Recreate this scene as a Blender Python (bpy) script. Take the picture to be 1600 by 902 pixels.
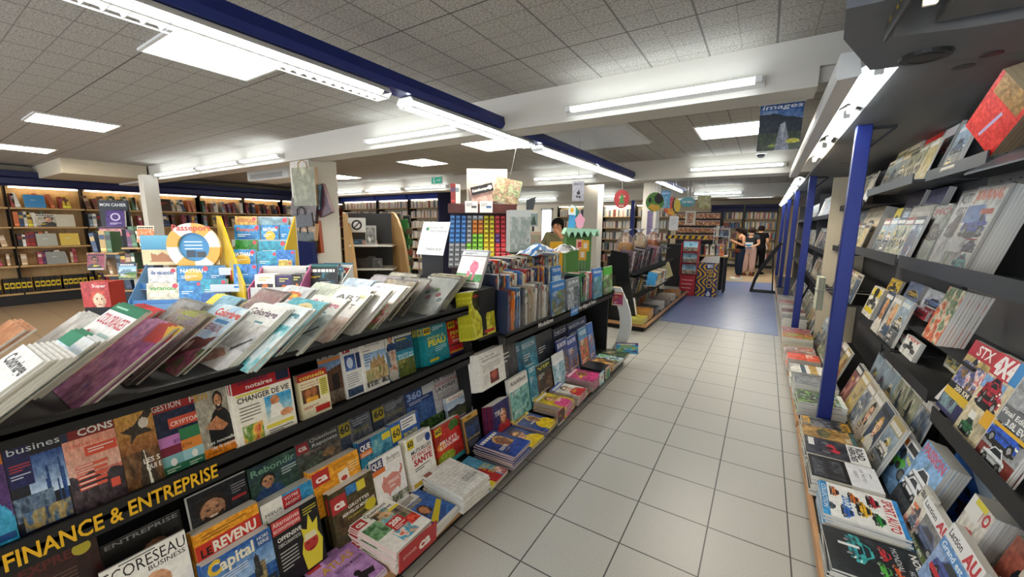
import bpy, math, random
import numpy as np
from mathutils import Vector, Matrix

for _o in list(bpy.data.objects): bpy.data.objects.remove(_o)
SC = bpy.context.scene
COL = SC.collection
R_ = math.radians

# ---------------------------------------------------------------- camera, world, exposure
FPX, YAW, PITCH, ROLL, CAMH = 620.0, 0.5625, 0.1590, 0.0080, 1.5678
_f = np.array([-math.sin(YAW)*math.cos(PITCH), math.cos(YAW)*math.cos(PITCH), -math.sin(PITCH)])
_a = np.array([math.cos(YAW), math.sin(YAW), 0.0]); _u = np.cross(_a, _f)
CR = _a*math.cos(ROLL) + _u*math.sin(ROLL)
CU = -_a*math.sin(ROLL) + _u*math.cos(ROLL)
CF = _f
CP = np.array([0, 0, CAMH])
cam = bpy.data.objects.new('camera', bpy.data.cameras.new('camera')); COL.objects.link(cam)
cam.data.sensor_width = 36.0; cam.data.lens = FPX/1600*36.0; cam.data.clip_start = 0.02
_m = Matrix.Identity(4)
for i in range(3):
    _m[i][0] = CR[i]; _m[i][1] = CU[i]; _m[i][2] = -CF[i]; _m[i][3] = CP[i]
cam.matrix_world = _m
SC.camera = cam
SC.view_settings.view_transform = 'Standard'; SC.view_settings.look = 'None'
SC.view_settings.gamma = 1.0; SC.view_settings.use_curve_mapping = False
SC.view_settings.exposure = 0.9
SC.cycles.use_denoising = True
SC.cycles.max_bounces = 6; SC.cycles.diffuse_bounces = 4; SC.cycles.glossy_bounces = 3
SC.cycles.transmission_bounces = 4; SC.cycles.transparent_max_bounces = 12
SC.cycles.sample_clamp_indirect = 4.0
SC.cycles.caustics_reflective = False; SC.cycles.caustics_refractive = False
W = bpy.data.worlds.new('daylight'); SC.world = W; W.use_nodes = True
W.node_tree.nodes['Background'].inputs[0].default_value = (0.80, 0.88, 1.0, 1)
W.node_tree.nodes['Background'].inputs[1].default_value = 2.2
L_TUBE, L_PANEL, L_TRACK, L_WARM, L_CANOPY = 8.5, 19.0, 19.0, 10.0, 17.0

# ---------------------------------------------------------------- pixel of the photograph -> point on a real plane of the shop
def _ray(px, py): return (px-800)/FPX*CR - (py-451)/FPX*CU + CF
def AX(px, py, x): d = _ray(px, py); return CP + d*(x/d[0])
def AY(px, py, y): d = _ray(px, py); return CP + d*(y/d[1])
def AZ(px, py, z): d = _ray(px, py); return CP + d*((z-CAMH)/d[2])

# ---------------------------------------------------------------- colours and materials
def lin(c):
    c = np.asarray(c, float)
    return np.where(c <= 0.04045, c/12.92, ((c+0.055)/1.055)**2.4)
def hx(s):
    if not isinstance(s, str): return np.array(s, float)
    if len(s) == 3: s = s[0]*2+s[1]*2+s[2]*2
    return np.array([int(s[i:i+2], 16)/255 for i in (0, 2, 4)])
MATS = {}
def newmat(name):
    m = bpy.data.materials.new(name); m.use_nodes = True
    return m, m.node_tree.nodes, m.node_tree.links, m.node_tree.nodes['Principled BSDF']
def printed(name, rough, metal=0.0, spec=0.5, bump=0.0, coat=0.0):
    """surface whose own colour is stored on its faces (print, paint, board)"""
    m, n, l, b = newmat(name)
    a = n.new('ShaderNodeAttribute'); a.attribute_name = 'Col'
    l.new(a.outputs['Color'], b.inputs['Base Color'])
    b.inputs['Roughness'].default_value = rough; b.inputs['Metallic'].default_value = metal
    b.inputs['Specular IOR Level'].default_value = spec
    b.inputs['Coat Weight'].default_value = coat; b.inputs['Coat Roughness'].default_value = 0.12
    t = n.new('ShaderNodeTexNoise'); t.inputs['Scale'].default_value = 35
    mr = n.new('ShaderNodeMapRange'); mr.inputs['To Min'].default_value = rough*0.85; mr.inputs['To Max'].default_value = min(1, rough*1.15)
    l.new(t.outputs['Fac'], mr.inputs['Value']); l.new(mr.outputs['Result'], b.inputs['Roughness'])
    if bump:
        bp = n.new('ShaderNodeBump'); bp.inputs['Strength'].default_value = bump; bp.inputs['Distance'].default_value = 0.004
        l.new(t.outputs['Fac'], bp.inputs['Height']); l.new(bp.outputs['Normal'], b.inputs['Normal'])
    MATS[name] = m; return m
printed('print', 0.38, coat=0.15)
printed('matte', 0.7, spec=0.3)
printed('paint', 0.45)
printed('metal', 0.33, metal=0.85)
printed('cloth', 0.9, spec=0.1, bump=0.25)
def wood(name, c0, c1, sc=(2, 30, 30)):
    m, n, l, b = newmat(name)
    tc = n.new('ShaderNodeTexCoord'); mp = n.new('ShaderNodeMapping'); mp.inputs['Scale'].default_value = sc
    t = n.new('ShaderNodeTexNoise'); t.inputs['Scale'].default_value = 3; t.inputs['Detail'].default_value = 6
    r = n.new('ShaderNodeValToRGB'); r.color_ramp.elements[0].color = (*lin(hx(c0)), 1); r.color_ramp.elements[1].color = (*lin(hx(c1)), 1)
    r.color_ramp.elements[0].position = .3; r.color_ramp.elements[1].position = .7
    l.new(tc.outputs['Object'], mp.inputs['Vector']); l.new(mp.outputs['Vector'], t.inputs['Vector'])
    l.new(t.outputs['Fac'], r.inputs['Fac']); l.new(r.outputs['Color'], b.inputs['Base Color'])
    b.inputs['Roughness'].default_value = .45; MATS[name] = m; return m
wood('wood_strip', 'a8784e', 'c2905f', (30, 2, 30)); wood('shelf_wood', 'b08a55', 'c9a670', (2, 2, 30)); wood('panel_wood', 'b8935c', 'cda876', (4, 4, 1))
wood('maroon_wood', '4a221c', '5e2e26', (3, 3, 20))
def emit(name, c, s):
    m, n, l, b = newmat(name)
    b.inputs['Base Color'].default_value = (.8, .8, .8, 1)
    b.inputs['Emission Color'].default_value = (*c, 1); b.inputs['Emission Strength'].default_value = s
    MATS[name] = m; return m
emit('tube_light', (0.86, 0.95, 1.0), L_TUBE); emit('track_light', (0.86, 0.94, 1.0), L_TRACK)
emit('panel_light', (1.0, 0.93, 0.80), L_PANEL); emit('warm_light', (1.0, 0.80, 0.50), L_WARM); emit('sign_light', (0.02, .30, .20), 0.5)
MATS['sign_light'].node_tree.nodes['Principled BSDF'].inputs['Base Color'].default_value = (.02,.22,.16,1)
emit('daylight_glass', (0.9, 0.95, 1.0), 3.0)
def film(name, tint, fac, rough):
    m, n, l, b = newmat(name)
    tr = n.new('ShaderNodeBsdfTransparent'); tr.inputs[0].default_value = (*tint, 1)
    gl = n.new('ShaderNodeBsdfGlossy'); gl.inputs['Roughness'].default_value = rough
    mx = n.new('ShaderNodeMixShader'); lw = n.new('ShaderNodeLayerWeight'); lw.inputs['Blend'].default_value = .35
    mr = n.new('ShaderNodeMapRange'); mr.inputs['To Min'].default_value = fac; mr.inputs['To Max'].default_value = .9
    t = n.new('ShaderNodeTexNoise'); t.inputs['Scale'].default_value = 22; t.inputs['Detail'].default_value = 3; t.inputs['Distortion'].default_value = 1.5
    bp = n.new('ShaderNodeBump'); bp.inputs['Strength'].default_value = .7; bp.inputs['Distance'].default_value = .01
    l.new(t.outputs['Fac'], bp.inputs['Height']); l.new(bp.outputs['Normal'], gl.inputs['Normal'])
    l.new(lw.outputs['Fresnel'], mr.inputs['Value']); l.new(mr.outputs['Result'], mx.inputs[0])
    l.new(tr.outputs[0], mx.inputs[1]); l.new(gl.outputs[0], mx.inputs[2])
    l.new(mx.outputs[0], n['Material Output'].inputs['Surface']); MATS[name] = m; return m
film('clear_film', (.97, .97, .96), .10, .12); film('acrylic', (.97, .98, .99), .03, .05)
MATS['acrylic'].node_tree.nodes['Map Range'].inputs['To Max'].default_value = .14; MATS['acrylic'].node_tree.nodes['Bump'].inputs['Strength'].default_value = .02

def grid_mat(name, base, line, ox, oy, lines, speck=0.06, rough=.5, rot=0, sscale=260, lo=None):
    """tiles: lines = [(axis, period, width, colour)] measured in metres"""
    m, n, l, b = newmat(name)
    g = n.new('ShaderNodeNewGeometry'); mp = n.new('ShaderNodeMapping'); mp.vector_type = 'POINT'
    mp.inputs['Location'].default_value = (-ox, -oy, 0)
    vr = n.new('ShaderNodeVectorRotate'); vr.rotation_type = 'Z_AXIS'; vr.inputs['Angle'].default_value = rot
    l.new(g.outputs['Position'], mp.inputs['Vector']); l.new(mp.outputs['Vector'], vr.inputs['Vector'])
    sx = n.new('ShaderNodeSeparateXYZ'); l.new(vr.outputs[0], sx.inputs[0])
    t = n.new('ShaderNodeTexNoise'); t.inputs['Scale'].default_value = sscale; t.inputs['Detail'].default_value = 2
    t2 = n.new('ShaderNodeTexNoise'); t2.inputs['Scale'].default_value = 3
    l.new(g.outputs['Position'], t.inputs['Vector']); l.new(g.outputs['Position'], t2.inputs['Vector'])
    r = n.new('ShaderNodeValToRGB'); base = hx(base)
    r.color_ramp.elements[0].color = (*lin(np.clip(base-speck if lo is None else hx(lo), 0, 1)), 1); r.color_ramp.elements[0].position = .35
    r.color_ramp.elements[1].color = (*lin(np.clip(base+speck*.5, 0, 1)), 1); r.color_ramp.elements[1].position = .6
    l.new(t.outputs['Fac'], r.inputs['Fac'])
    cur = r.outputs['Color']
    def M(op, a, v):
        k = n.new('ShaderNodeMath'); k.operation = op
        if hasattr(a, 'links'): l.new(a, k.inputs[0])
        else: k.inputs[0].default_value = a
        if hasattr(v, 'links'): l.new(v, k.inputs[1])
        else: k.inputs[1].default_value = v
        return k.outputs[0]
    hgt = None
    for ax, per, wd, colr in lines:
        s = sx.outputs[ax]
        d = M('ABSOLUTE', M('SUBTRACT', M('FRACT', M('ADD', M('DIVIDE', s, per), 100.5), 0), .5), 0)
        k = M('LESS_THAN', d, wd/per/2)
        mx = n.new('ShaderNodeMix'); mx.data_type = 'RGBA'; l.new(k, mx.inputs['Factor'])
        l.new(cur, mx.inputs['A']); mx.inputs['B'].default_value = (*lin(hx(colr)), 1); cur = mx.outputs['Result']
        hgt = k if hgt is None else M('MAXIMUM', hgt, k)
    l.new(cur, b.inputs['Base Color']); b.inputs['Roughness'].default_value = rough
    if hgt is not None:
        bp = n.new('ShaderNodeBump'); bp.invert = True; bp.inputs['Strength'].default_value = .3; bp.inputs['Distance'].default_value = .003
        l.new(hgt, bp.inputs['Height']); l.new(bp.outputs['Normal'], b.inputs['Normal'])
    MATS[name] = m; return m

# ---------------------------------------------------------------- mesh builder
class MB:
    def __init__(s, mats=('matte',)): s.v = []; s.f = []; s.c = []; s.k = []; s.mats = list(mats); s.col = np.array([.5, .5, .5]); s.mi = 0
    def mat(s, name):
        if name not in s.mats: s.mats.append(name)
        s.mi = s.mats.index(name); return s
    def set(s, c=None, mat=None):
        if mat: s.mat(mat)
        if c is not None: s.col = hx(c)
        return s
    def add(s, vs, fs, c=None):
        o = len(s.v); s.v.extend([tuple(map(float, p)) for p in vs]); cc = s.col if c is None else hx(c)
        for f in fs: s.f.append([i+o for i in f]); s.c.append(cc); s.k.append(s.mi)
        return s
    def quad(s, a, b, c, d, col=None): return s.add([a, b, c, d], [(0, 1, 2, 3)], col)
    def box(s, x0, y0, z0, x1, y1, z1, c=None, skip=''):
        v = [(x0,y0,z0),(x1,y0,z0),(x1,y1,z0),(x0,y1,z0),(x0,y0,z1),(x1,y0,z1),(x1,y1,z1),(x0,y1,z1)]
        F = {'b':(0,3,2,1),'t':(4,5,6,7),'f':(0,1,5,4),'k':(2,3,7,6),'l':(3,0,4,7),'r':(1,2,6,5)}
        return s.add(v, [F[q] for q in F if q not in skip], c)
    def bevbox(s, x0, y0, z0, x1, y1, z1, b, c=None):
        """box with chamfered vertical and horizontal edges"""
        xs = [(x0, x0+b), (x1, x1-b)]; ys = [(y0, y0+b), (y1, y1-b)]; zs = [(z0, z0+b), (z1, z1-b)]
        v = []; idx = {}
        for i in range(2):
            for j in range(2):
                for k in range(2):
                    idx[i,j,k,0] = len(v); v.append((xs[i][0], ys[j][1], zs[k][1]))
                    idx[i,j,k,1] = len(v); v.append((xs[i][1], ys[j][0], zs[k][1]))
                    idx[i,j,k,2] = len(v); v.append((xs[i][1], ys[j][1], zs[k][0]))
        f = []
        for i in range(2):
            q = [idx[i,0,0,0], idx[i,1,0,0], idx[i,1,1,0], idx[i,0,1,0]]; f.append(q if i else q[::-1])
            q = [idx[0,i,0,1], idx[0,i,1,1], idx[1,i,1,1], idx[1,i,0,1]]; f.append(q if i else q[::-1])
            q = [idx[0,0,i,2], idx[1,0,i,2], idx[1,1,i,2], idx[0,1,i,2]]; f.append(q if i else q[::-1])
        for i in range(2):
            for j in range(2):
                f.append([idx[i,j,0,0], idx[i,j,1,0], idx[i,j,1,1], idx[i,j,0,1]])
                f.append([idx[0,i,j,1], idx[1,i,j,1], idx[1,i,j,2], idx[0,i,j,2]])
                f.append([idx[i,0,j,0], idx[i,1,j,0], idx[i,1,j,2], idx[i,0,j,2]])
        for i in range(2):
            for j in range(2):
                for k in range(2): f.append([idx[i,j,k,0], idx[i,j,k,1], idx[i,j,k,2]])
        return s.add(v, f, c)
    def tube(s, pts, r, n=8, c=None, cap=True, r2=None):
        pts = [np.array(p, float) for p in pts]; vs = []; fs = []
        rr = [r]*len(pts) if np.isscalar(r) else list(r)
        up = None
        for i, p in enumerate(pts):
            d = (pts[min(i+1, len(pts)-1)] - pts[max(i-1, 0)]); d = d/(np.linalg.norm(d)+1e-9)
            if up is None: up = np.array([0,0,1.]) if abs(d[2]) < .9 else np.array([1.,0,0])
            a = np.cross(d, up); a /= np.linalg.norm(a)+1e-9; b = np.cross(a, d); up = b
            for k in range(n):
                t = 2*math.pi*k/n; vs.append(p + rr[i]*(math.cos(t)*a + math.sin(t)*b))
        for i in range(len(pts)-1):
            for k in range(n): fs.append((i*n+k, i*n+(k+1)%n, (i+1)*n+(k+1)%n, (i+1)*n+k))
        if cap: fs.append(tuple(range(n))[::-1]); fs.append(tuple((len(pts)-1)*n+k for k in range(n)))
        return s.add(vs, fs, c)
    def bar(s, p, q, w, h, c=None, up=(0,0,1)):
        p = np.array(p, float); q = np.array(q, float); d = q-p; d /= np.linalg.norm(d)
        a = np.cross(d, np.array(up, float)); a /= np.linalg.norm(a); b = np.cross(a, d)
        vs = [e + i*a*w/2 + j*b*h/2 for e in (p, q) for i, j in ((-1,-1),(1,-1),(1,1),(-1,1))]
        return s.add(vs, [(0,1,2,3),(7,6,5,4),(0,4,5,1),(1,5,6,2),(2,6,7,3),(3,7,4,0)], c)
    def prism(s, pts, d, c=None, cside=None):
        """closed outline pts (3D) pushed along d"""
        n = len(pts); pts = [np.array(p, float) for p in pts]; d = np.array(d, float)
        vs = pts + [p+d for p in pts]
        s.add(vs, [tuple(range(n))[::-1], tuple(range(n, 2*n))], c)
        return s.add(vs, [(i, (i+1) % n, n+(i+1) % n, n+i) for i in range(n)], c if cside is None else cside)
    def lathe(s, prof, n=16, o=(0,0,0), c=None):
        vs = []; fs = []
        for r, z in prof:
            for k in range(n): t = 2*math.pi*k/n; vs.append((o[0]+r*math.cos(t), o[1]+r*math.sin(t), o[2]+z))
        for i in range(len(prof)-1):
            for k in range(n): fs.append((i*n+k, i*n+(k+1)%n, (i+1)*n+(k+1)%n, (i+1)*n+k))
        fs.append(tuple(range(n))[::-1]); fs.append(tuple((len(prof)-1)*n+k for k in range(n)))
        return s.add(vs, fs, c)
    def img(s, o, ux, uy, im):
        """picture: grid of coloured cells. o = top corner, ux along columns, uy along rows (downwards)"""
        ny, nx = im.shape[:2]; o = np.array(o, float); ux = np.array(ux, float); uy = np.array(uy, float)
        b = len(s.v)
        for j in range(ny+1):
            for i in range(nx+1): s.v.append(tuple(o+ux*(i/nx)+uy*(j/ny)))
        w = nx+1
        for j in range(ny):
            for i in range(nx):
                q = b+j*w+i; s.f.append([q, q+w, q+w+1, q+1]); s.c.append(im[j, i]); s.k.append(s.mi)
        return s
    def mesh(s, name, fn=None, smooth=False):
        me = bpy.data.meshes.new(name)
        v = np.array(s.v, float)
        if fn is not None: v = fn(v)
        me.from_pydata(v.tolist(), [], s.f)
        c = lin(np.clip(np.array(s.c, float).reshape(-1, 3), 0, 1)); c = np.concatenate([c, np.ones((len(c), 1))], 1)
        a = me.attributes.new('Col', 'FLOAT_COLOR', 'FACE'); a.data.foreach_set('color', c.astype(np.float32).ravel())
        for m in s.mats: me.materials.append(MATS[m])
        me.polygons.foreach_set('material_index', np.array(s.k, np.int32))
        if smooth: me.polygons.foreach_set('use_smooth', np.ones(len(s.k), bool))
        me.update(); return me
    def obj(s, name, parent=None, loc=None, fn=None, smooth=False):
        o = bpy.data.objects.new(name, s.mesh(name, fn, smooth)); COL.objects.link(o)
        if parent: o.parent = parent
        if loc is not None: o.location = loc
        return o
def T(o, label, cat, group=None):
    o['label'] = label; o['category'] = cat
    if group: o['group'] = group
    return o
def S(o): o['kind'] = 'structure'; return o
def thing(name, label, cat, loc=(0,0,0), rz=0, group=None):
    o = bpy.data.objects.new(name, None); COL.objects.link(o); o.location = loc; o.rotation_euler = (0,0,rz); o.empty_display_size = .1
    return T(o, label, cat, group)
def dup(o, parent=None):
    c = o.copy(); COL.objects.link(c)
    if parent: c.parent = parent
    for ch in list(o.children): dup(ch, c)
    return c
def place(o, p, X, Y, s=1.0):
    X = Vector(X).normalized(); Y = Vector(Y).normalized(); Z = X.cross(Y)
    m = Matrix.Identity(4)
    for i in range(3): m[i][0] = X[i]*s; m[i][1] = Y[i]*s; m[i][2] = Z[i]*s; m[i][3] = p[i]
    o.matrix_world = m; return o
ORD = 'first second third fourth fifth sixth seventh eighth ninth tenth eleventh twelfth thirteenth fourteenth fifteenth sixteenth seventeenth eighteenth nineteenth twentieth'.split()
def ordw(i):
    if i < 20: return ORD[i]
    return ('twenty','thirty','forty','fifty','sixty','seventy','eighty','ninety')[(i+1)//10-2] + ('-'+ORD[(i+1) % 10-1] if (i+1) % 10 else 'th') if i+1 < 100 else 'last'

# ---------------------------------------------------------------- lettering
_TX = {}
def glyphs(t, bold=0.0):
    k = (t, bold)
    if k not in _TX:
        cu = bpy.data.curves.new('lettering', 'FONT'); cu.body = t; cu.size = 1.0; cu.resolution_u = 2; cu.offset = bold; cu.fill_mode = 'FRONT'
        ob = bpy.data.objects.new('lettering', cu); COL.objects.link(ob)
        me = ob.to_mesh(depsgraph=bpy.context.evaluated_depsgraph_get()) if False else bpy.data.meshes.new_from_object(ob.evaluated_get(bpy.context.evaluated_depsgraph_get()))
        v = np.array([p.co[:] for p in me.vertices]).reshape(-1, 3)[:, :2]; f = [list(p.vertices) for p in me.polygons]
        bpy.data.objects.remove(ob); bpy.data.curves.remove(cu); bpy.data.meshes.remove(me)
        if len(v): v[:, 0] -= v[:, 0].min()
        v = v/0.70
        _TX[k] = (v, f, float(v[:, 0].max()) if len(v) else 0.0)
    return _TX[k]
def put_text(mb, t, o, ux, uy, h, c, w=None, bold=0.0, shear=0.0):
    """letters of cap height h, baseline start at o, ux along the line, uy up (unit vectors)"""
    v, f, wd = glyphs(t, bold)
    if not len(v): return
    sx = h if w is None else w/max(wd, 1e-6)
    o = np.array(o, float); ux = np.array(ux, float); uy = np.array(uy, float)
    P = o + np.outer(v[:, 0]*sx + v[:, 1]*h*shear, ux) + np.outer(v[:, 1]*h, uy)
    mb.add(P, f, c)

# ---------------------------------------------------------------- printed pictures
RNG = np.random.default_rng(7)
def vnoise(ny, nx, sy, sx, rng):
    g = rng.random((sy+2, sx+2)); y = np.linspace(0, sy, ny, endpoint=False); x = np.linspace(0, sx, nx, endpoint=False)
    yi = y.astype(int); xi = x.astype(int); fy = (y-yi)[:, None]; fx = (x-xi)[None, :]
    fy = fy*fy*(3-2*fy); fx = fx*fx*(3-2*fx)
    a = g[yi][:, xi]; b = g[yi][:, xi+1]; c = g[yi+1][:, xi]; d = g[yi+1][:, xi+1]
    return (a*(1-fx)+b*fx)*(1-fy)+(c*(1-fx)+d*fx)*fy
class Cover:
    def __init__(s, bg='eee', n=44, asp=1.32, seed=1):
        s.nx = n; s.ny = int(n*asp); s.asp = asp; s.rng = np.random.default_rng(seed); s.im = np.ones((s.ny, s.nx, 3))*hx(bg); s.bg = hx(bg)
        y, x = np.mgrid[0:s.ny, 0:s.nx]; s.X = (x+.5)/s.nx; s.Y = (y+.5)/s.ny; s.ov = []; s.spine = hx(bg); s.paper = hx('e4e1d8')
    def m(s, x0, y0, x1, y1): return (s.X >= x0) & (s.X < x1) & (s.Y >= y0) & (s.Y < y1)
    def R(s, x0, y0, x1, y1, c): s.im[s.m(x0, y0, x1, y1)] = hx(c); return s
    def E(s, cx, cy, rx, ry, c): s.im[((s.X-cx)/rx)**2+((s.Y-cy)/ry)**2 < 1] = hx(c); return s
    def P(s, pts, c):
        ins = np.zeros(s.X.shape, bool); n = len(pts)
        for i in range(n):
            (xa, ya), (xb, yb) = pts[i], pts[(i+1) % n]
            if ya == yb: continue
            k = ((ya > s.Y) != (yb > s.Y)) & (s.X < (xb-xa)*(s.Y-ya)/(yb-ya)+xa); ins ^= k
        s.im[ins] = hx(c); return s
    def G(s, y0, y1, c0, c1, x0=0, x1=1):
        k = s.m(x0, y0, x1, y1); t = ((s.Y-y0)/(y1-y0))[k][:, None]; s.im[k] = hx(c0)*(1-t)+hx(c1)*t; return s
    def N(s, x0, y0, x1, y1, cols, sc=6, mix=1.0):
        """mottled photographic area"""
        k = s.m(x0, y0, x1, y1); cols = np.array([hx(c) for c in cols])
        v = .65*vnoise(s.ny, s.nx, sc, sc, s.rng)+.35*vnoise(s.ny, s.nx, sc*3, sc*3, s.rng)
        lo, hi = (v[k].min(), v[k].max()) if k.any() else (0, 1); v = np.clip((v-lo)/(hi-lo+1e-6), 0, .999)*(len(cols)-1)
        i = v.astype(int); f = (v-i)[..., None]; z = cols[i]*(1-f)+cols[i+1]*f if len(cols) > 1 else cols[i]
        s.im[k] = s.im[k]*(1-mix)+z[k]*mix; return s
    def hills(s, y, c, amp=.05, sc=5, y1=1.01, x0=0, x1=1):
        p = vnoise(1, s.nx, 1, sc, s.rng)[0]*amp; s.im[(s.Y > (y-p)[None, :]) & (s.Y < y1) & (s.X >= x0) & (s.X < x1)] = hx(c); return s
    def city(s, y0, y1, cols, n=9, x0=0, x1=1):
        for i in range(n):
            a = x0+(x1-x0)*s.rng.random(); w = (x1-x0)*(.05+.12*s.rng.random()); t = y0+(y1-y0)*s.rng.random()*.7; c = cols[s.rng.integers(len(cols))]
            s.R(a, t, min(a+w, x1), y1, c)
            for q in np.arange(t+.02, y1, .045): s.R(a, q, min(a+w, x1), q+.012, hx(c)*.72)
        return s
    def face(s, cx, cy, r, skin='d8a583', hair='3a2a20', shirt='223', beard=False, long=False):
        a = s.asp; s.E(cx, cy+r*2.7/a*1.15, r*2.1, r*1.7/a*1.2, shirt); s.R(cx-r*.4, cy+r*.5/a, cx+r*.4, cy+r*1.5/a, hx(skin)*.85)
        s.E(cx, cy-r*.25/a, r*1.08, r*1.28/a, hair)
        if long: s.R(cx-r*1.05, cy-r*.2/a, cx+r*1.05, cy+r*1.5/a, hair); s.R(cx-r*.4, cy+r*.5/a, cx+r*.4, cy+r*1.7/a, hx(skin)*.9)
        s.E(cx, cy+r*.12/a, r*.85, r*1.15/a, skin); s.E(cx+r*.3, cy+r*.2/a, r*.52, r*.95/a, np.clip(hx(skin)*.86,0,1)); s.E(cx-r*.12, cy+r*.1/a, r*.6, r*1.0/a, np.clip(hx(skin)*1.05,0,1))
        for q in (-.33, .33): s.E(cx+r*q, cy-r*.16/a, r*.2, r*.05/a, hx(hair)*.8)
        if beard: s.E(cx, cy+r*.75/a, r*.7, r*.6/a, hair); s.E(cx, cy+r*.3/a, r*.6, r*.45/a, skin)
        s.E(cx-r*.33, cy, r*.14, r*.1/a, '2a1c18'); s.E(cx+r*.33, cy, r*.14, r*.1/a, '2a1c18'); s.E(cx, cy+r*.72/a, r*.32, r*.1/a, 'a8534a' if not beard else 'e8d8d0')
        s.E(cx+r*.04, cy+r*.32/a, r*.1, r*.2/a, hx(skin)*.9); return s
    def car(s, cx, cy, w, c, side=1):
        h = w*.34/s.asp*1.3; X = lambda u: cx+u*w/2*side; Y = lambda v: cy-v*h
        s.E(cx, Y(-.02), w*.52, h*.16, '1a1a1c')
        s.P([(X(-1),Y(.1)),(X(-.98),Y(.5)),(X(-.6),Y(.58)),(X(-.3),Y(.98)),(X(.35),Y(1)),(X(.7),Y(.6)),(X(1),Y(.45)),(X(1),Y(.1))], c)
        s.P([(X(-.5),Y(.6)),(X(-.26),Y(.9)),(X(.3),Y(.92)),(X(.55),Y(.6))], '1c2530'); s.P([(X(-.98),Y(.3)),(X(-.98),Y(.42)),(X(.98),Y(.38)),(X(.98),Y(.28))], np.clip(hx(c)*.7, 0, 1))
        s.P([(X(.8),Y(.4)),(X(.98),Y(.38)),(X(.98),Y(.3)),(X(.82),Y(.3))], 'f4f0d8')
        for u in (-.62, .62): s.E(X(u), Y(.1), w*.11, w*.11/s.asp, '151515'); s.E(X(u), Y(.1), w*.06, w*.06/s.asp, '9a9a9a')
        return s
    def bike(s, cx, cy, w, c):
        a = s.asp
        for u in (-.34, .34): s.E(cx+u*w, cy, w*.19, w*.19/a, '141414'); s.E(cx+u*w, cy, w*.12, w*.12/a, '6a6a6a')
        s.P([(cx-.4*w, cy-.2*w/a), (cx-.1*w, cy-.3*w/a), (cx+.15*w, cy-.42*w/a), (cx+.32*w, cy-.3*w/a), (cx+.1*w, cy-.02*w/a), (cx-.2*w, cy-.02*w/a)], c)
        s.E(cx, cy-.1*w/a, .12*w, .12*w/a, '333'); s.E(cx-.05*w, cy-.5*w/a, .12*w, .2*w/a, '222a33'); s.E(cx+.04*w, cy-.68*w/a, .07*w, .08*w/a, 'd8d0c0')
        return s
    # crisp overlays
    def rect(s, x0, y0, x1, y1, c): s.ov.append(('p', [(x0,y0),(x0,y1),(x1,y1),(x1,y0)], c)); return s
    def poly(s, pts, c): s.ov.append(('p', pts, c)); return s
    def disc(s, cx, cy, r, c, n=20): s.ov.append(('p', [(cx+r*math.cos(-2*math.pi*k/n), cy+r/s.asp*math.sin(-2*math.pi*k/n)) for k in range(n)][::-1], c)); return s
    def txt(s, t, x, y, h, c, w=None, bold=.0, shear=0, rot=0): s.ov.append(('t', t, x, y, h, c, w, bold, shear, rot)); return s
    def lines(s, x, y, w, n, dy, c, th=.008):
        for i in range(n): s.rect(x, y+i*dy, x+w*(1 if i < n-1 else .6), y+i*dy+th, c)
        return s
    def draw(s, mb, w, h, z, o=(0, 0, 0)):
        if s.nx >= 20 and not getattr(s, 'grained', 0):      # halftone grain and contrast of a printed photograph
            s.grained = 1; k = max(8, s.nx//3); d = vnoise(s.ny, s.nx, int(k*s.asp), k, s.rng)+.5*s.rng.random((s.ny, s.nx))-.75
            lum = s.im.mean(2, keepdims=True); flat = 1-np.abs(lum*2-1)**2; s.im = np.clip((s.im-.45)*1.12+.45+d[..., None]*.19*flat, 0, 1)
        mb.img((-w/2+o[0], h+o[1], z+o[2]), (w, 0, 0), (0, -h, 0), s.im)
        k = z+o[2]
        for it in s.ov:
            k += .00009
            if it[0] == 'p': mb.add([(o[0]-w/2+p[0]*w, o[1]+h-p[1]*h, k) for p in it[1]], [tuple(range(len(it[1])))], it[2])
            else:
                _, t, x, y, hh, c, ww, bo, sh, rot = it; cr, sr = math.cos(R_(rot)), math.sin(R_(rot))
                put_text(mb, t, (o[0]-w/2+x*w, o[1]+h-y*h, k), (cr, sr, 0), (-sr, cr, 0), hh*h, c, None if ww is None else ww*w, bo, sh)
_MAGS = {}
def mag_mesh(name, cv, w, h, t, bend=0.0, nm='magazine'):
    key = (name, round(w, 3), round(h, 3), round(t, 4), bend)
    if key not in _MAGS:
        mb = MB(['print', 'matte']); e = .0008
        mb.quad((-w/2,0,0), (-w/2,h,0), (w/2,h,0), (w/2,0,0), np.clip(cv.bg*.9+.05, 0, 1))
        mb.add([(-w/2,0,0), (-w/2,0,t), (-w/2,h,t), (-w/2,h,0)], [(0,1,2,3)], cv.spine)
        mb.set(mat='matte'); n = max(2, int(t/.0022))
        for i in range(n):
            c = cv.paper*(.93+.07*((i*7) % 3)/2); a, b = t*i/n, t*(i+1)/n
            mb.quad((w/2-e,0,a), (w/2-e,h,a), (w/2-e,h,b), (w/2-e,0,b), c)
            mb.quad((-w/2,0,a), (w/2,0,a), (w/2,0,b), (-w/2,0,b), c); mb.quad((w/2,h,a), (-w/2,h,a), (-w/2,h,b), (w/2,h,b), c)
        mb.set(mat='print'); cv.draw(mb, w, h, t)
        fn = None
        if bend:
            def fn(v): v = v.copy(); v[:, 2] += bend*((v[:, 1]/h)**2); return v
        _MAGS[key] = mb.mesh(nm, fn)
    return _MAGS[key]
def mag(me, label, group=None, name='magazine', cat='magazine'):
    o = bpy.data.objects.new(name, me); COL.objects.link(o); return T(o, label, cat, group)
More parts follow.
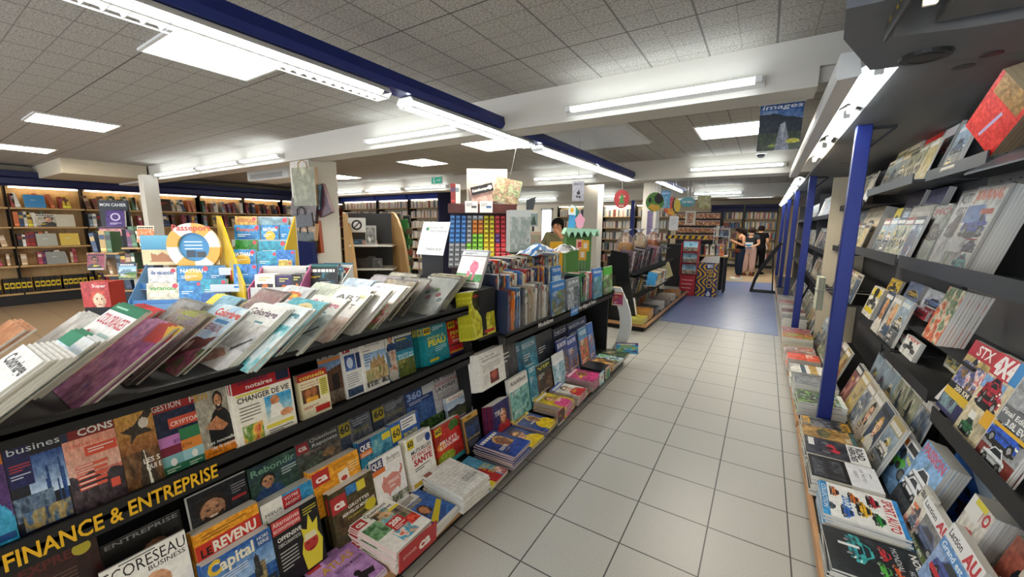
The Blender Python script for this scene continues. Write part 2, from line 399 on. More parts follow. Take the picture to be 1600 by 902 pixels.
def rcover(seed, kind='mix', n=30, pal=None):
    """a cover with a picture, a masthead band and small print bars"""
    g = np.random.default_rng(seed); P = ['b3262b','1d4f91','e8c22a','2f7d4f','f2f0ea','222326','d9772b','5b3a7e','3aa0c8','c94f7a','8a8f94','efe3c8']
    if pal: P = pal
    c = P[g.integers(len(P))]; d = P[g.integers(len(P))]; C = Cover(c, n, 1.32, seed+11)
    k = kind if kind != 'mix' else ['face','land','car','abs','city','food'][g.integers(6)]
    if k == 'face': C.N(0,0,1,1,[c, hx(c)*.7],4); C.face(.35+.3*g.random(), .42, .17+.05*g.random(), ['d8a583','c68f6c','8a5a3c','ecc3a4'][g.integers(4)], ['2a1c16','6b4526','c79a54','1a1a1a'][g.integers(4)], d, long=g.random() < .5)
    elif k == 'land': C.G(0,.6,'5fa3d8','dfeaf0'); C.hills(.55,'6d8a9c',.2); C.hills(.68,'4f7a3f',.15); C.N(0,.72,1,1,['3b6a35','8aa050','c9b878'],7)
    elif k == 'car': C.G(0,1,'a9bcc9','5f6468'); C.N(0,.7,1,1,['55585a','7a7a76'],5); C.car(.5,.62,.8,P[g.integers(len(P))]); C.car(.3,.88,.45,P[g.integers(len(P))])
    elif k == 'bike': C.N(0,0,1,1,['7d8a6a','b5b09a','55604a'],5); C.bike(.5,.66,.8,P[g.integers(len(P))])
    elif k == 'city': C.G(0,.6,'8fb8dc','f0ead8'); C.city(.3,1,['8a7a68','b5a58c','5d6670','d8c8a8'],12)
    elif k == 'food': C.N(0,.15,1,1,['e8d8b8','c98a4a','a83a2a','5f8a3a'],5)
    else: C.N(0,.15,1,1,[c,d,P[g.integers(len(P))]],4)
    mc = P[g.integers(len(P))]; y = .03+.02*g.random()
    if g.random() < .6: C.rect(0,0,1,.19,mc)
    ink = 'f6f4ee' if hx(mc).mean() < .6 else '1c1c1e'
    x = .06
    while x < .86:
        w = .05+.09*g.random(); C.rect(x, y+.03, min(x+w,.94), y+.12, ink); x += w+.025
    for q in range(g.integers(2, 5)):
        yy = .26+.66*g.random(); xx = .06+.5*g.random(); C.lines(xx, yy, .2+.2*g.random(), g.integers(1, 4), .035, ['f6f4ee','ffe03a','1c1c1e'][g.integers(3)], .016)
    if g.random() < .5: C.rect(.05,.9,.95,.97,P[g.integers(len(P))])
    C.spine = hx(mc); return C

# ================================================================ SETTING
grid_mat('floor_tile', 'b5b3ac', '3a3936', .24408, 1.41948, [(0, .36, .007, '45443f'), (1, .36, .007, '45443f')], speck=.07, rough=.38)
grid_mat('floor_blue', '7484ae', '2d3550', .2, 6.9, [(0, .62, .008, '3c4768'), (1, .62, .008, '3c4768')], speck=.03, rough=.3, rot=R_(24))
grid_mat('floor_beige', 'b59f7f', '8a765a', 0, 0, [(0, .45, .006, '85735a'), (1, .45, .006, '85735a')], speck=.03, rough=.4)
grid_mat('floor_warm', '9c8468', '5a4a3a', .2, .1, [(0, .45, .008, '5f4e3c'), (1, .45, .008, '5f4e3c')], speck=.03, rough=.4)  # grey tile tinted brown to stand in for the warm light on it
grid_mat('ceiling_tile', 'b4afa6', '6b6862', -1.42, 1.655, [(0, .1725, .0045, '8a867e'), (1, .161, .0045, '7c7871'), (0, .345, .011, '77736c'), (1, .644, .009, '5c5954')], speck=.03, rough=.9, sscale=90, lo='8d8980')
def plain(name, c, rough=.6, metal=0, sc=8, sp=.02):
    m, n, l, b = newmat(name); t = n.new('ShaderNodeTexNoise'); t.inputs['Scale'].default_value = sc; t.inputs['Detail'].default_value = 4
    r = n.new('ShaderNodeValToRGB'); c = hx(c); r.color_ramp.elements[0].color = (*lin(np.clip(c-sp,0,1)),1); r.color_ramp.elements[1].color = (*lin(np.clip(c+sp,0,1)),1)
    l.new(t.outputs['Fac'], r.inputs['Fac']); l.new(r.outputs['Color'], b.inputs['Base Color']); b.inputs['Roughness'].default_value = rough; b.inputs['Metallic'].default_value = metal
    MATS[name] = m; return m
plain('white_plaster', 'd2cdc2', .8); plain('cream_wall', 'cbbfa6', .8); plain('dark_wall', '4a4a4c', .7)
plain('black_shelf', '131315', .62, sp=.008, sc=30); plain('grey_shelf', '3c4044', .42, .2, sc=30, sp=.01)
plain('canopy_grey', '6a6b6e', .6, sc=12); plain('bulkhead_grey', '6a6d73', .5, sc=12)
plain('blue_metal', '1a2a74', .35, .3, sc=12, sp=.01); plain('navy_fascia', '1c2350', .4, .2, sc=6, sp=.012); plain('royal_fascia', '2b49b4', .35, .3, sc=6, sp=.02)
plain('white_enamel', 'e6e6e2', .3, sc=14, sp=.01); plain('steel', 'a9abac', .3, .8, sc=20)

def slab(name, mat, *b): mb = MB([mat]); mb.box(*b); return S(mb.obj(name))
slab('floor', 'floor_tile', -12.2, -4, -.05, 1.3, 13.2, 0)
mb = MB(['floor_blue']); mb.prism([(-1.36,6.83,0),(.3,6.81,0),(.3,13.3,0),(-.9,13.0,0),(-1.1,11,0),(-1.5,9.7,0)], (0,0,.004)); S(mb.obj('floor_blue'))
mb = MB(['floor_warm']); mb.box(-12.1,-3.9,0,-5.4,8.1,.003); S(mb.obj('floor_left'))  # thin overlay painting warm light over the grey floor tile
slab('floor_beige', 'floor_beige', -12.2, 13.2, -.05, 1.3, 19, 0)
slab('ceiling', 'ceiling_tile', -12.4, -4, 2.6, 1.4, 19, 2.68)
slab('wall_left', 'cream_wall', -12.3, -4, 0, -12.15, 8.4, 2.6)
slab('wall_right', 'cream_wall', 1.12, -4, 0, 1.25, 19, 2.6)
slab('wall_back', 'cream_wall', -12.3, 18.3, 0, 1.25, 18.45, 2.6)
slab('wall_left_back', 'cream_wall', -12.3, 8.45, 0, -5.3, 8.6, 2.6)
# beams
mb = MB(['white_plaster']); mb.box(-12.1, 2.87, 2.44, 1.1, 3.12, 2.6); mb.box(-12.1, 2.85, 2.33, .17, 3.1, 2.44); mb.box(.17, 2.9, 2.36, 1.1, 3.08, 2.44); S(mb.obj('beam'))
slab('beam', 'white_plaster', -12.1, 6.72, 2.3, 1.1, 7.1, 2.6)
slab('beam', 'white_plaster', -12.1, 11.5, 2.3, 1.1, 11.9, 2.6)
slab('beam', 'cream_wall', -12.1, 1.75, 2.36, -9.9, 2.84, 2.6)
# columns
mb = MB(['white_plaster']); mb.bevbox(-5.17, 2.89, 0, -4.76, 3.28, 2.36, .012); S(mb.obj('column'))
mb = MB(['white_plaster']); mb.bevbox(-9.62, 2.62, 0, -9.4, 2.84, 2.4, .008); S(mb.obj('column'))
for (px, yy, w) in ((926, 9.2, .36), (1016, 10.2, .34)):
    p = AY(px, 350, yy); mb = MB(['white_plaster']); mb.bevbox(p[0]-w/2, yy-w/2, 0, p[0]+w/2, yy+w/2, 2.6, .01); S(mb.obj('column'))

# ---------------------------------------------------------------- lamps
def ceiling_panel(x0, y0, x1, y1, label, lit=True):
    t = thing('ceiling_light', label, 'ceiling light', ((x0+x1)/2, (y0+y1)/2, 2.6), group='square ceiling light panels')
    w, d = (x1-x0)/2, (y1-y0)/2
    mb = MB(['white_enamel'])
    for b in ((-w,-d,w,-d+.02),(-w,d-.02,w,d),(-w,-d+.02,-w+.02,d-.02),(w-.02,-d+.02,w,d-.02)): mb.box(b[0],b[1],-.014,b[2],b[3],0)
    mb.obj('frame', t)
    if lit: mb = MB(['panel_light']); mb.box(-w+.02,-d+.02,-.009,w-.02,d-.02,-.001); mb.obj('diffuser', t)
    else:
        mb = MB(['steel']); mb.box(-w+.02,-d+.02,-.004,w-.02,d-.02,-.001)
        mb.mat('white_enamel')
        for i in range(28): y = -d+.03+(2*d-.06)*i/27; mb.box(-w+.02,y-.003,-.03,w-.02,y+.003,-.004)
        for i in range(24): x = -w+.03+(2*w-.06)*i/23; mb.box(x-.002,-d+.02,-.028,x+.002,d-.02,-.004)
        mb.obj('louvre', t)
    return t
ceiling_panel(-3.30, .975, -2.70, 1.585, 'large lit square ceiling panel closest to the blue lighting track')
ceiling_panel(-6.58, .935, -5.98, 1.56, 'lit ceiling panel between the bookcase wall and the panel by the track')
ceiling_panel(-9.4, .95, -8.8, 1.55, 'lit ceiling panel closest to the wooden bookcases')
ceiling_panel(-3.42, 4.1, -2.8, 4.75, 'lit ceiling panel just behind the beam beside the blue track')
ceiling_panel(-5.3, 4.75, -4.65, 5.35, 'lit ceiling panel past the white column above the cookery stand')
ceiling_panel(-8.5, 5.4, -7.8, 6.0, 'dim lit ceiling panel nearest the shelves of white paperbacks')
ceiling_panel(-.745, 4.72, -.13, 5.4, 'lit ceiling panel behind the hanging mountain poster')
ceiling_panel(-.745, -2.4, -.13, -1.8, 'lit ceiling panel behind the photographer over the aisle')  # out of view, added to brighten the near floor
ceiling_panel(-3.30, -2.4, -2.70, -1.8, 'lit ceiling panel behind the photographer past the blue track')  # second unseen panel, added for the same fill light
ceiling_panel(-2.26, 4.2, -1.28, 5.25, 'unlit square ceiling panel with a fine white louvre grid', lit=False)
for i, (x, y, lb) in enumerate(((-.5, 12.8, 'lit ceiling panel over the beige floor at the far end of the aisle'), (-.5, 14.6, 'lit ceiling panel before the bookcases at the very end of the aisle'), (-3.2, 9.2, 'lit ceiling panel above the man at the counter'), (-4.4, 13.5, 'lit ceiling panel over the white shelves behind the man'))):
    ceiling_panel(x-.4, y-.3, x+.4, y+.3, lb)
def tube_light(x0, x1, y, z, label, group, face=-1):
    t = thing('fluorescent_light', label, 'fluorescent light', ((x0+x1)/2, y, z), group=group); L = (x1-x0)/2
    mb = MB(['white_enamel']); mb.prism([(-L-.03,0,-.035),(-L-.03,face*.035,-.02),(-L-.03,face*.035,.02),(-L-.03,0,.035)] if face < 0 else [(-L-.03,0,.035),(-L-.03,.035,.02),(-L-.03,.035,-.02),(-L-.03,0,-.035)], (2*L+.06,0,0)); mb.obj('batten', t)
    mb = MB(['tube_light']); mb.tube([(-L+.02, face*.056, 0), (L-.02, face*.056, 0)], .014, 10); mb.obj('tube', t, smooth=True)
    for sx in (-1, 1): mb = MB(['white_enamel']); mb.bevbox(sx*L-.02, min(0, face*.075), -.02, sx*L+.02, max(0, face*.075), .02, .004); mb.obj('end_cap', t)
    return t
G1 = 'fluorescent tubes along the front ceiling beam'; G2 = 'fluorescent tubes along the middle ceiling beam'; G3 = 'fluorescent tubes along the far ceiling beams'
tube_light(-1.29, -.11, 2.85, 2.40, 'fluorescent tube on the beam between blue track and mountain poster', G1)
tube_light(-3.55, -2.33, 2.85, 2.40, 'fluorescent tube on the beam between white column and blue track', G1)
tube_light(-6.2, -5.22, 2.85, 2.40, 'fluorescent tube on the front beam touching the white column', G1)
tube_light(-7.6, -6.3, 2.85, 2.40, 'middle fluorescent tube of three between the thin and thick columns', G1)
tube_light(-9.36, -7.7, 2.85, 2.40, 'fluorescent tube on the beam starting above the thin cream column', G1)
tube_light(-1.05, .14, 6.72, 2.41, 'fluorescent tube on the middle beam above the blue floor', G2)
tube_light(-3.74, -2.57, 6.72, 2.41, 'fluorescent tube on the middle beam above the postcard rack', G2)
tube_light(-7.15, -5.9, 6.72, 2.38, 'fluorescent tube on the middle beam under the exit sign', G2)
tube_light(-8.55, -7.3, 6.72, 2.38, 'fluorescent tube before the white paperbacks, next from the exit sign', G2)
tube_light(-9.95, -8.7, 6.72, 2.38, 'fluorescent tube on the middle beam just past the white column', G2)
tube_light(-1.66, -.57, 11.5, 2.40, 'fluorescent tube on the far beam above the striped counter tape', G3)
tube_light(-4.9, -3.7, 11.5, 2.40, 'fluorescent tube on the far beam behind the hanging paper notice', G3)
tube_light(-7.0, -5.6, 11.5, 2.40, 'fluorescent tube on the far beam above the man in khaki', G3)
for x, lb in ((-5.9, 'far fluorescent tube near the shop window behind the man'), (-3.4, 'far fluorescent tube above the white shelves by the blue post'), (-1.2, 'far fluorescent tube above the dark bookcases at the end')):
    tube_light(x, x+1.3, 16.0, 2.565, lb, G3)
# blue lighting track hanging along the aisle
tk = thing('lighting_track', 'long blue lighting track hung on wires over the magazine gondola', 'lighting track', (0,0,0))
TX0, TZ = -1.97, 2.36
mb = MB(['blue_metal']); mb.prism([(TX0-.045,-3.3,TZ-.01),(TX0+.07,-3.3,TZ-.01),(TX0+.095,-3.3,TZ+.02),(TX0+.085,-3.3,TZ+.075),(TX0+.04,-3.3,TZ+.095),(TX0-.02,-3.3,TZ+.07)][::-1], (0,10.3,0)); mb.obj('trunk', tk)
for y in (-3.0, -1.4, .55, 1.72, 3.4, 5.1, 6.6):
    mb = MB(['steel']); mb.tube([(TX0+.03, y, TZ+.09), (TX0+.03, y, 2.6)], .0022, 5); mb.obj('wire', tk)
for (y0, y1, lb) in ((.25,1.69,'louvred track light nearest the large ceiling panel'),(1.86,3.40,'louvred track light passing under the front beam'),(3.58,5.08,'track light between front beam and middle beam, joining the last one'),(5.14,6.95,'last track light at the end of the blue track'),(-1.5,.12,'track light behind the camera end of the blue track'),(-3.2,-1.6,'track light at the rear end of the blue track')):  # last two lie out of view, added to brighten the near floor
    t = thing('track_light', lb, 'track light', (TX0+.0, (y0+y1)/2, TZ-.01), group='louvred lights on the blue track'); L = (y1-y0)/2
    mb = MB(['white_enamel'])
    mb.prism([(-.075,-L,-.03),(-.055,-L,-.003),(.05,-L,-.003),(.07,-L,-.03),(.066,-L,-.032),(.046,-L,-.008),(-.051,-L,-.008),(-.071,-L,-.032)], (0,2*L,0)); mb.obj('reflector', t)
    mb = MB(['track_light']); mb.tube([(0,-L+.03,-.022),(0,L-.03,-.022)], .012, 10); mb.obj('tube', t, smooth=True)
    mb = MB(['white_enamel']); n = int((y1-y0)/.052)
    for i in range(n+1): y = -L+2*L*i/n; mb.prism([(-.078,y-.0015,-.034),(.073,y-.0015,-.034),(.045,y-.0015,-.062),(-.05,y-.0015,-.062)][::-1], (0,.003,0))
    for x in (-.052,-.004,.046): mb.box(x-.001,-L,-.064,x+.001,L,-.058)
    mb.obj('louvre', t)
# second short blue track further down the shop
tk2 = thing('lighting_track', 'short blue lighting track beyond the middle beam near hanging footballs', 'lighting track', (-1.72, 8.6, 2.37))
mb = MB(['blue_metal']); mb.prism([(-.05,-1.6,0),(.07,-1.6,0),(.09,-1.6,.05),(.03,-1.6,.09),(-.03,-1.6,.07)][::-1], (0,3.2,0)); mb.obj('trunk', tk2)
for y in (-1.2, 1.2): mb = MB(['steel']); mb.tube([(.02,y,.085),(.02,y,.23)], .003, 5); mb.obj('wire', tk2)
mb = MB(['track_light']); mb.tube([(0,-1.5,-.02),(0,1.5,-.02)], .014, 8); mb.obj('tube', tk2)
# emergency exit sign
p = AY(682, 282, 6.4); ex = thing('exit_sign', 'green emergency exit sign with running figure and arrow', 'exit sign', (p[0], 6.4, p[2]))
mb = MB(['paint']); mb.bevbox(-.15,0,-.07,.15,.03,.07,.006,'dfe6e2'); mb.set('2f8f74','sign_light').quad((-.14,-.0005,-.06),(.14,-.0005,-.06),(.14,-.0005,.06),(-.14,-.0005,.06)); mb.set('f4fbf8','paint')
mb.add([(-.005,-.002,-.012),(.06,-.002,-.012),(.06,-.002,-.035),(.11,-.002,0),(.06,-.002,.035),(.06,-.002,.012),(-.005,-.002,.012)],[(0,1,2,3,4,5,6)])
mb.add([(-.09,-.002,-.05),(-.07,-.002,-.05),(-.06,-.002,-.01),(-.045,-.002,-.045),(-.03,-.002,-.045),(-.05,-.002,.01),(-.06,-.002,.03),(-.09,-.002,.03)],[(0,1,2,3,4,5,6,7)]); mb.add([(-.065+.012*math.cos(q),-.002,.042+.012*math.sin(q)) for q in np.arange(0,6.2,.6)],[tuple(range(11))])
mb.obj('sign_face', ex)

for x in (-.1,.1): mb = MB(['steel']); mb.tube([(x,.015,.07),(x,.015,2.6-p[2])],.003,5); mb.obj('rod', ex)
# air conditioner beside the column
p0, p1 = AY(385,272,3.6), AY(448,272,3.6)
ac = thing('air_conditioner', 'white air conditioning unit hung beside the thick white column', 'air conditioner', ((p0[0]+p1[0])/2, 3.6, p0[2]))
w = (p1[0]-p0[0])/2; mb = MB(['white_enamel']); mb.bevbox(-w,0,-.13,w,.5,.13,.02); mb.obj('body', ac)
mb = MB(['steel']); 
for i in range(4): mb.box(-w*.8,-.004,-.1+i*.02,w*.8,0,-.09+i*.02)
mb.obj('grille', ac)
for x in (-w*.7,w*.7): mb = MB(['steel']); mb.tube([(x,.25,.13),(x,.25,2.6-p0[2])],.01,6); mb.obj('hanger', ac)
# dome camera and hanging wire near the middle beam
p = AZ(1189, 243, 2.55); cm = thing('security_camera', 'small white dome camera under the beam below the mountain poster', 'security camera', (p[0], p[1], 2.6))
mb = MB(['white_enamel']); mb.lathe([(.07,0),(.07,-.03),(.06,-.04)],16); mb.obj('housing', cm, smooth=False)
mb = MB(['paint']); mb.set('111214').lathe([(.05,-.04),(.045,-.06),(.03,-.078),(.0,-.085)],16); mb.obj('dome', cm, smooth=True)
# hanging poster
p = AY(1221, 200, 3.3); a, b = AY(1189,165,3.3), AY(1257,163,3.3); c_ = AY(1186,237,3.3)
w, h = b[0]-a[0], a[2]-c_[2]
C = Cover('34507e', 60, h/w, 5); C.G(0,.55,'2f5590','7d8ea6'); C.hills(.42,'262f3a',.25,3); C.N(0,.62,1,1,['2c3330','46502f','3a3f45'],5,.8); C.P([(.42,1),(.5,.45),(.62,.4),(.72,.75),(.75,1)],'7c7f88'); C.P([(.5,.45),(.62,.4),(.6,.8)],'a0a3a8'); C.E(.82,.82,.16,.05,'a8a23a'); C.E(.35,.9,.1,.03,'7d8a3a')
C.txt('images', .05, .115, .095, 'f0f2f4', .92, .012, .25); C.lines(.06,.16,.35,3,.025,'9fb0c8',.01)
po = thing('poster', 'hanging poster of a mountain lodge lettered images above the aisle', 'poster', ((a[0]+b[0])/2, 3.3, c_[2])); po.rotation_euler = (0, 0, R_(2))
mb = MB(['print']); C.draw(mb, w, h, .002); mb.box(-w/2,0,-.001,w/2,h,.0019,'c8ccd0'); o = mb.obj('sheet', po); o.rotation_euler = (R_(90),0,0)
mb = MB(['white_enamel']); mb.bar((-w/2-.01,0,h),(w/2+.01,0,h),.012,.012); mb.obj('hanging_rail', po)
for x in (-w*.3,w*.3): mb = MB(['steel']); mb.tube([(x,0,h),(x,0,2.6-c_[2])],.0015,5); mb.obj('wire', po)

# ================================================================ MAGAZINE GONDOLA ALONG THE AISLE
rnd = random.Random(4)
def lean_axes(face, tilt):
    s = 1 if face == '+x' else -1
    return (0, s, 0), (-s*math.sin(tilt), 0, math.cos(tilt))
def stand(face, nm, cv, tl, tr, xt, zb, tilt, label, group=None, n=1, t=.005, dy=0.0, name='magazine', cat='magazine', wmin=0, behind='copy of'):
    """a magazine leaning in a rack; top corners read on the plane of its cover; n-1 more copies behind it"""
    s = 1 if face == '+x' else -1; tilt = R_(tilt)
    a, b = AX(*tl, xt), AX(*tr, xt); y0, y1 = sorted((a[1], b[1])); zt = (a[2]+b[2])/2
    w = max(y1-y0, wmin); yc = (y0+y1)/2; h = (zt-zb)/math.cos(tilt)
    X, Y = lean_axes(face, tilt); nv = np.cross(X, Y)
    base = np.array([xt, yc, zt]) - h*np.array(Y)
    me = mag_mesh(nm, cv, w, h, t, nm=name)
    for k in range(n):
        lb = label if k == 0 else f'{ordw(k)} copy behind the {label}'
        lb = ' '.join(lb.split()[:16])
        o = mag(me, lb, group, name, cat)
        j = rnd.uniform(-.004, .004) if k else 0
        place(o, base-nv*(t*(k+1)+.0004*k)+np.array([0, dy*k+j, 0]), X, Y)
    return yc, w, h
def pile(side, nm, cv, xf, yc, z0, w, h, n, t, label, group=None, name='magazine', cat='magazine', rz=0.0, jit=.005, sx=0):
    """flat pile; side +x: read from the aisle side at +x"""
    s = 1 if side == '+x' else -1; me = mag_mesh(nm, cv, w, h, t, nm=name)
    for k in range(n):
        a = R_(rz+rnd.uniform(-2, 2)*(k > 0)); X = (-s*math.sin(a), s*math.cos(a), 0); Y = (-s*math.cos(a), -s*math.sin(a), 0)
        lb = f'top copy of the pile of {label}' if k == n-1 else f'{ordw(n-1-k)} copy from the top of the pile of {label}'
        o = mag(me, ' '.join(lb.split()[:16]), group, name, cat)
        place(o, (xf+(rnd.uniform(-jit, jit) if k else 0), yc+(rnd.uniform(-jit, jit) if k else 0), z0+k*(t+.0004)), X, Y)
def gond(name, label, y0, y1, xdeck=-1.2, lip=None, tray=None, xback=-1.76, signs=()):
    t = thing(name, label, 'magazine gondola', (xback, (y0+y1)/2, 0)); oy = (y0+y1)/2; L = (y1-y0)/2
    def B(nm, mat, *bs, parent=t):
        mb = MB([mat])
        for b in bs: mb.box(b[0]-xback, b[1]-oy, b[2], b[3]-xback, b[4]-oy, b[5])
        return mb.obj(nm, parent)
    B('plinth', 'black_shelf', (xback, y0+.02, 0, xdeck-.05, y1-.02, .085))
    B('deck', 'black_shelf', (xback, y0, .085, xdeck-.022, y1, .125))
    B('edge_strip', 'wood_strip', (xdeck-.022, y0, .082, xdeck, y1, .132))
    return t, B
ga, GB = gond('magazine_gondola', 'black stepped magazine gondola labelled finance and entreprise', -.75, 1.93)
GB('back_panel', 'black_shelf', (-1.80, -.75, 0, -1.765, 1.93, 1.05))
GB('riser', 'black_shelf', (-1.72, -.75, .126, -1.56, 1.93, .2)); GB('riser', 'black_shelf', (-1.765, -.75, .2, -1.64, 1.93, .36))
lipA = GB('shelf', 'black_shelf', (-1.765, -.75, .735, -1.5, 1.93, .75), (-1.512, -.75, .70, -1.5, 1.93, .778))
GB('tray', 'black_shelf', (-2.2, -.75, 1.045, -1.5, 1.93, 1.06), (-1.515, -.75, 1.02, -1.5, 1.93, 1.075), (-2.2, -.75, 1.03, -2.185, 1.93, 1.09))
GB('end_panel', 'black_shelf', (-2.0, 1.915, .126, -1.52, 1.93, 1.045))
GB('rear_panel', 'black_shelf', (-2.05, -.75, 0, -2.03, 1.93, 1.045))
sg = MB(['paint']); a, b = AX(8, 893, -1.499), AX(340, 736, -1.499)
put_text(sg, 'FINANCE & ENTREPRISE', (-1.4985+1.76, a[1]-.59, .716), (0, 1, 0), (0, 0, 1), .046, 'e8b41c', b[1]-a[1], .02); o = sg.obj('shelf_lettering', lipA); o['label'] = 'yellow lettering FINANCE & ENTREPRISE'
def C_(bg, n=62, seed=1, asp=1.32): return Cover(bg, n, asp, seed)
G4 = 'magazines on the upper shelf of the finance gondola'; G2_ = 'magazines in the stepped rows of the finance gondola'
# --- upper shelf
c = C_('10182c', seed=3); c.G(.2,.65,'274b8c','c8dcf0',.3,1); c.R(0,.05,.42,.5,'141d58'); c.city(.3,.86,['2a5a9c','1d4a86','5f7fa6'],6,.55,1); c.N(0,.6,.7,.86,['39506e','6a7f96','24364e'],6); c.N(.1,.78,.95,.98,['2a4a7a','b59a60','3a6aa8'],6)
c.txt('busines',.06,.14,.075,'e8eef8',.92); c.lines(.04,.25,.36,3,.03,'b03040',.014); c.lines(.04,.36,.34,2,.03,'c8d0e8',.012)
stand('+x','business',c,(0,695),(91,672),-1.6,.76,11,'blue magazine with glass tower cover',G4,2)
c = C_('c8776a', seed=4); c.G(.2,.6,'e09a86','d8b0a0'); c.hills(.7,'3a3540',.12); c.N(0,.75,1,1,['2a2630','554850','1d1a22'],5); c.rect(0,0,1,.2,'8a1a22'); c.txt('INVESTIS',.3,.09,.055,'f0e8e0',.66,.02); c.txt('CONS',.3,.175,.075,'f6f2ea',.68,.03); c.rect(0,0,.12,.2,'1c2a50')
c.txt('mission',.12,.29,.05,'e8604a',.6); c.rect(.36,.31,.98,.42,'e0523a'); c.lines(.42,.34,.5,2,.03,'f8e8e0',.012)
for i in range(5): c.rect(.14,.5+i*.06,.14+.6-.02*i,.535+i*.06,'e0604a'); c.lines(.16,.51+i*.06,.5,1,.03,'f4e0d8',.012)
c.rect(.72,.76,.9,.86,'e05a48')
stand('+x','invest',c,(90,668),(173,641),-1.6,.76,11,'salmon magazine with dark red masthead band',G4,3)
c = C_('b58a44', seed=5); c.G(.08,.6,'e0b058','8a5a38'); c.R(0,0,1,.09,'1d2444'); c.P([(.1,.34),(.45,.3),(.62,.24),(.95,.1),(1,.2),(.7,.34),(.95,.42),(.5,.42),(.3,.5),(.34,.4)],'3a3430'); c.E(.72,.3,.14,.06,'d8d0c4'); c.N(0,.6,1,1,['3a2a20','6a4a30','8a6a44'],5); c.P([(.35,1),(.5,.6),(.62,.6),(.9,1)],'4a4038'); c.P([(.6,1),(.57,.6),(.59,.6),(.68,1)],'f0ead8')
c.lines(.1,.03,.8,1,.03,'c8d0e8',.02); c.txt('LES S',.52,.76,.055,'f4f0e8',.45,.02); c.txt('QUI E',.56,.84,.055,'f4f0e8',.42,.02)
stand('+x','plane',c,(172,634),(231,614),-1.605,.76,11,'magazine with an airliner landing in amber light on its cover',G4,3)
c = C_('1f2a48', seed=6); c.rect(0,0,1,.17,'b02a2c'); c.txt('GESTION',.04,.14,.085,'f2efe6',.62,.02); c.txt('F',.86,.14,.085,'f2efe6',.1,.02); c.rect(.32,.28,1,.42,'d8553c'); c.txt('CRYPTOA',.36,.39,.06,'f8f0e8',.62,.01)
for i,(x0,y0,x1,y1,k) in enumerate(((.0,.5,.5,.64,'c07ac0'),(.5,.46,1,.62,'2f7a50'),(0,.64,.5,.76,'7a2038'),(.5,.62,1,.76,'e08a3a'),(0,.76,.5,.92,'7fb8c0'),(.5,.76,1,.92,'9fd0d8'),(0,.9,1,1,'2a7050'))): c.rect(x0,y0,x1,y1,k)
c.txt('BTC',.36,.62,.05,'4a2a58',.2); c.txt('ETH',.52,.72,.05,'7a3a10',.2); c.disc(.28,.86,.07,'f4f4f0'); c.disc(.76,.84,.07,'f4f4f0'); c.lines(.1,.94,.3,2,.03,'d8e8d8',.012); c.lines(.6,.94,.3,2,.03,'d8e8d8',.012)
stand('+x','gestion',c,(231,632),(302,610),-1.605,.76,11,'navy magazine with red masthead and coloured blocks',G4,3)
c = C_('b8b0a2', seed=7); c.N(0,0,1,1,['c8c4b8','9a9488','b8b4a4'],5); c.E(.58,.7,.36,.34,'181a1c'); c.face(.62,.2,.13,'c08a66','241a14','16181a',beard=True); c.P([(.15,.55),(.5,.42),(.8,.6),(.6,.66),(.3,.6)],'b07a58'); c.R(0,.86,1,1,'d8862c')
c.txt('Les nouvelle',.12,.82,.05,'f6f4ee',.8,.01,.1); c.txt('de la pause',.22,.9,.05,'f6f4ee',.7,.01,.1); c.txt('En',.02,.12,.11,'e0a83a',.34,.01); c.lines(.1,.94,.6,1,.03,'8a4a10',.015)
stand('+x','phone',c,(301,616),(356,600),-1.6,.76,11,'magazine of a bearded man in a black tee shirt holding a phone',G4,2)
c = C_('ece8dc', seed=8); c.rect(0,0,1,.07,'e0cc3a'); c.rect(0,.07,1,.27,'b81e26'); c.rect(.74,.06,.98,.24,'1a2240'); c.txt('conseils',.1,.15,.06,'5a2048',.5,.02); c.txt('notaires',.22,.23,.06,'f6f2ea',.45,.02); c.lines(.05,.035,.5,1,.03,'5a5010',.015)
c.rect(.04,.29,.6,.315,'e8d84a'); c.txt('CHANGER DE VIE',.05,.4,.075,'16181c',.9,.015); c.G(.42,.8,'3a9ad0','e8e0cc',.48,.96); c.E(.66,.5,.08,.07,'c88a62'); c.P([(.54,.74),(.58,.56),(.74,.56),(.84,.74)],'f0ece4'); c.E(.84,.72,.12,.05,'c88a62'); c.N(.06,.72,.4,.95,['c84a3a','e8c860','5a8a3a','e8dcc8'],7); c.lines(.06,.46,.34,5,.045,'4a4a4c',.012); c.rect(.45,.82,.95,.87,'e8d84a'); c.lines(.48,.9,.44,2,.03,'3a3a3c',.012)
stand('+x','notaires',c,(358,590),(449,562),-1.56,.76,8,'thick red and white magazine headlined CHANGER DE VIE',G4,5,.008)
c = C_('efe7c8', seed=9); c.rect(0,0,1,.16,'c02a26'); c.txt('conseils',.06,.13,.09,'f4d860',.86,.03); c.txt('donation &',.08,.25,.05,'b8242a',.6); c.txt('succession',.08,.31,.05,'b8242a',.62); c.rect(.7,.2,.96,.6,'e4dc6a'); c.lines(.73,.24,.2,8,.045,'5a5428',.014); c.N(.08,.34,.66,.66,['3a2218','7a4a30','5a3a22'],4); c.E(.28,.46,.1,.11,'b87a50'); c.E(.48,.44,.1,.11,'a86a44'); c.R(.2,.56,.6,.66,'e0a83a'); c.rect(.45,.8,.95,.93,'c8352c'); c.lines(.08,.74,.5,2,.03,'c02a26',.014)
stand('+x','conseils2',c,(463,588),(509,574),-1.57,.76,8,'smaller yellow and red magazine beside the CHANGER DE VIE headline',G4,4,.006)
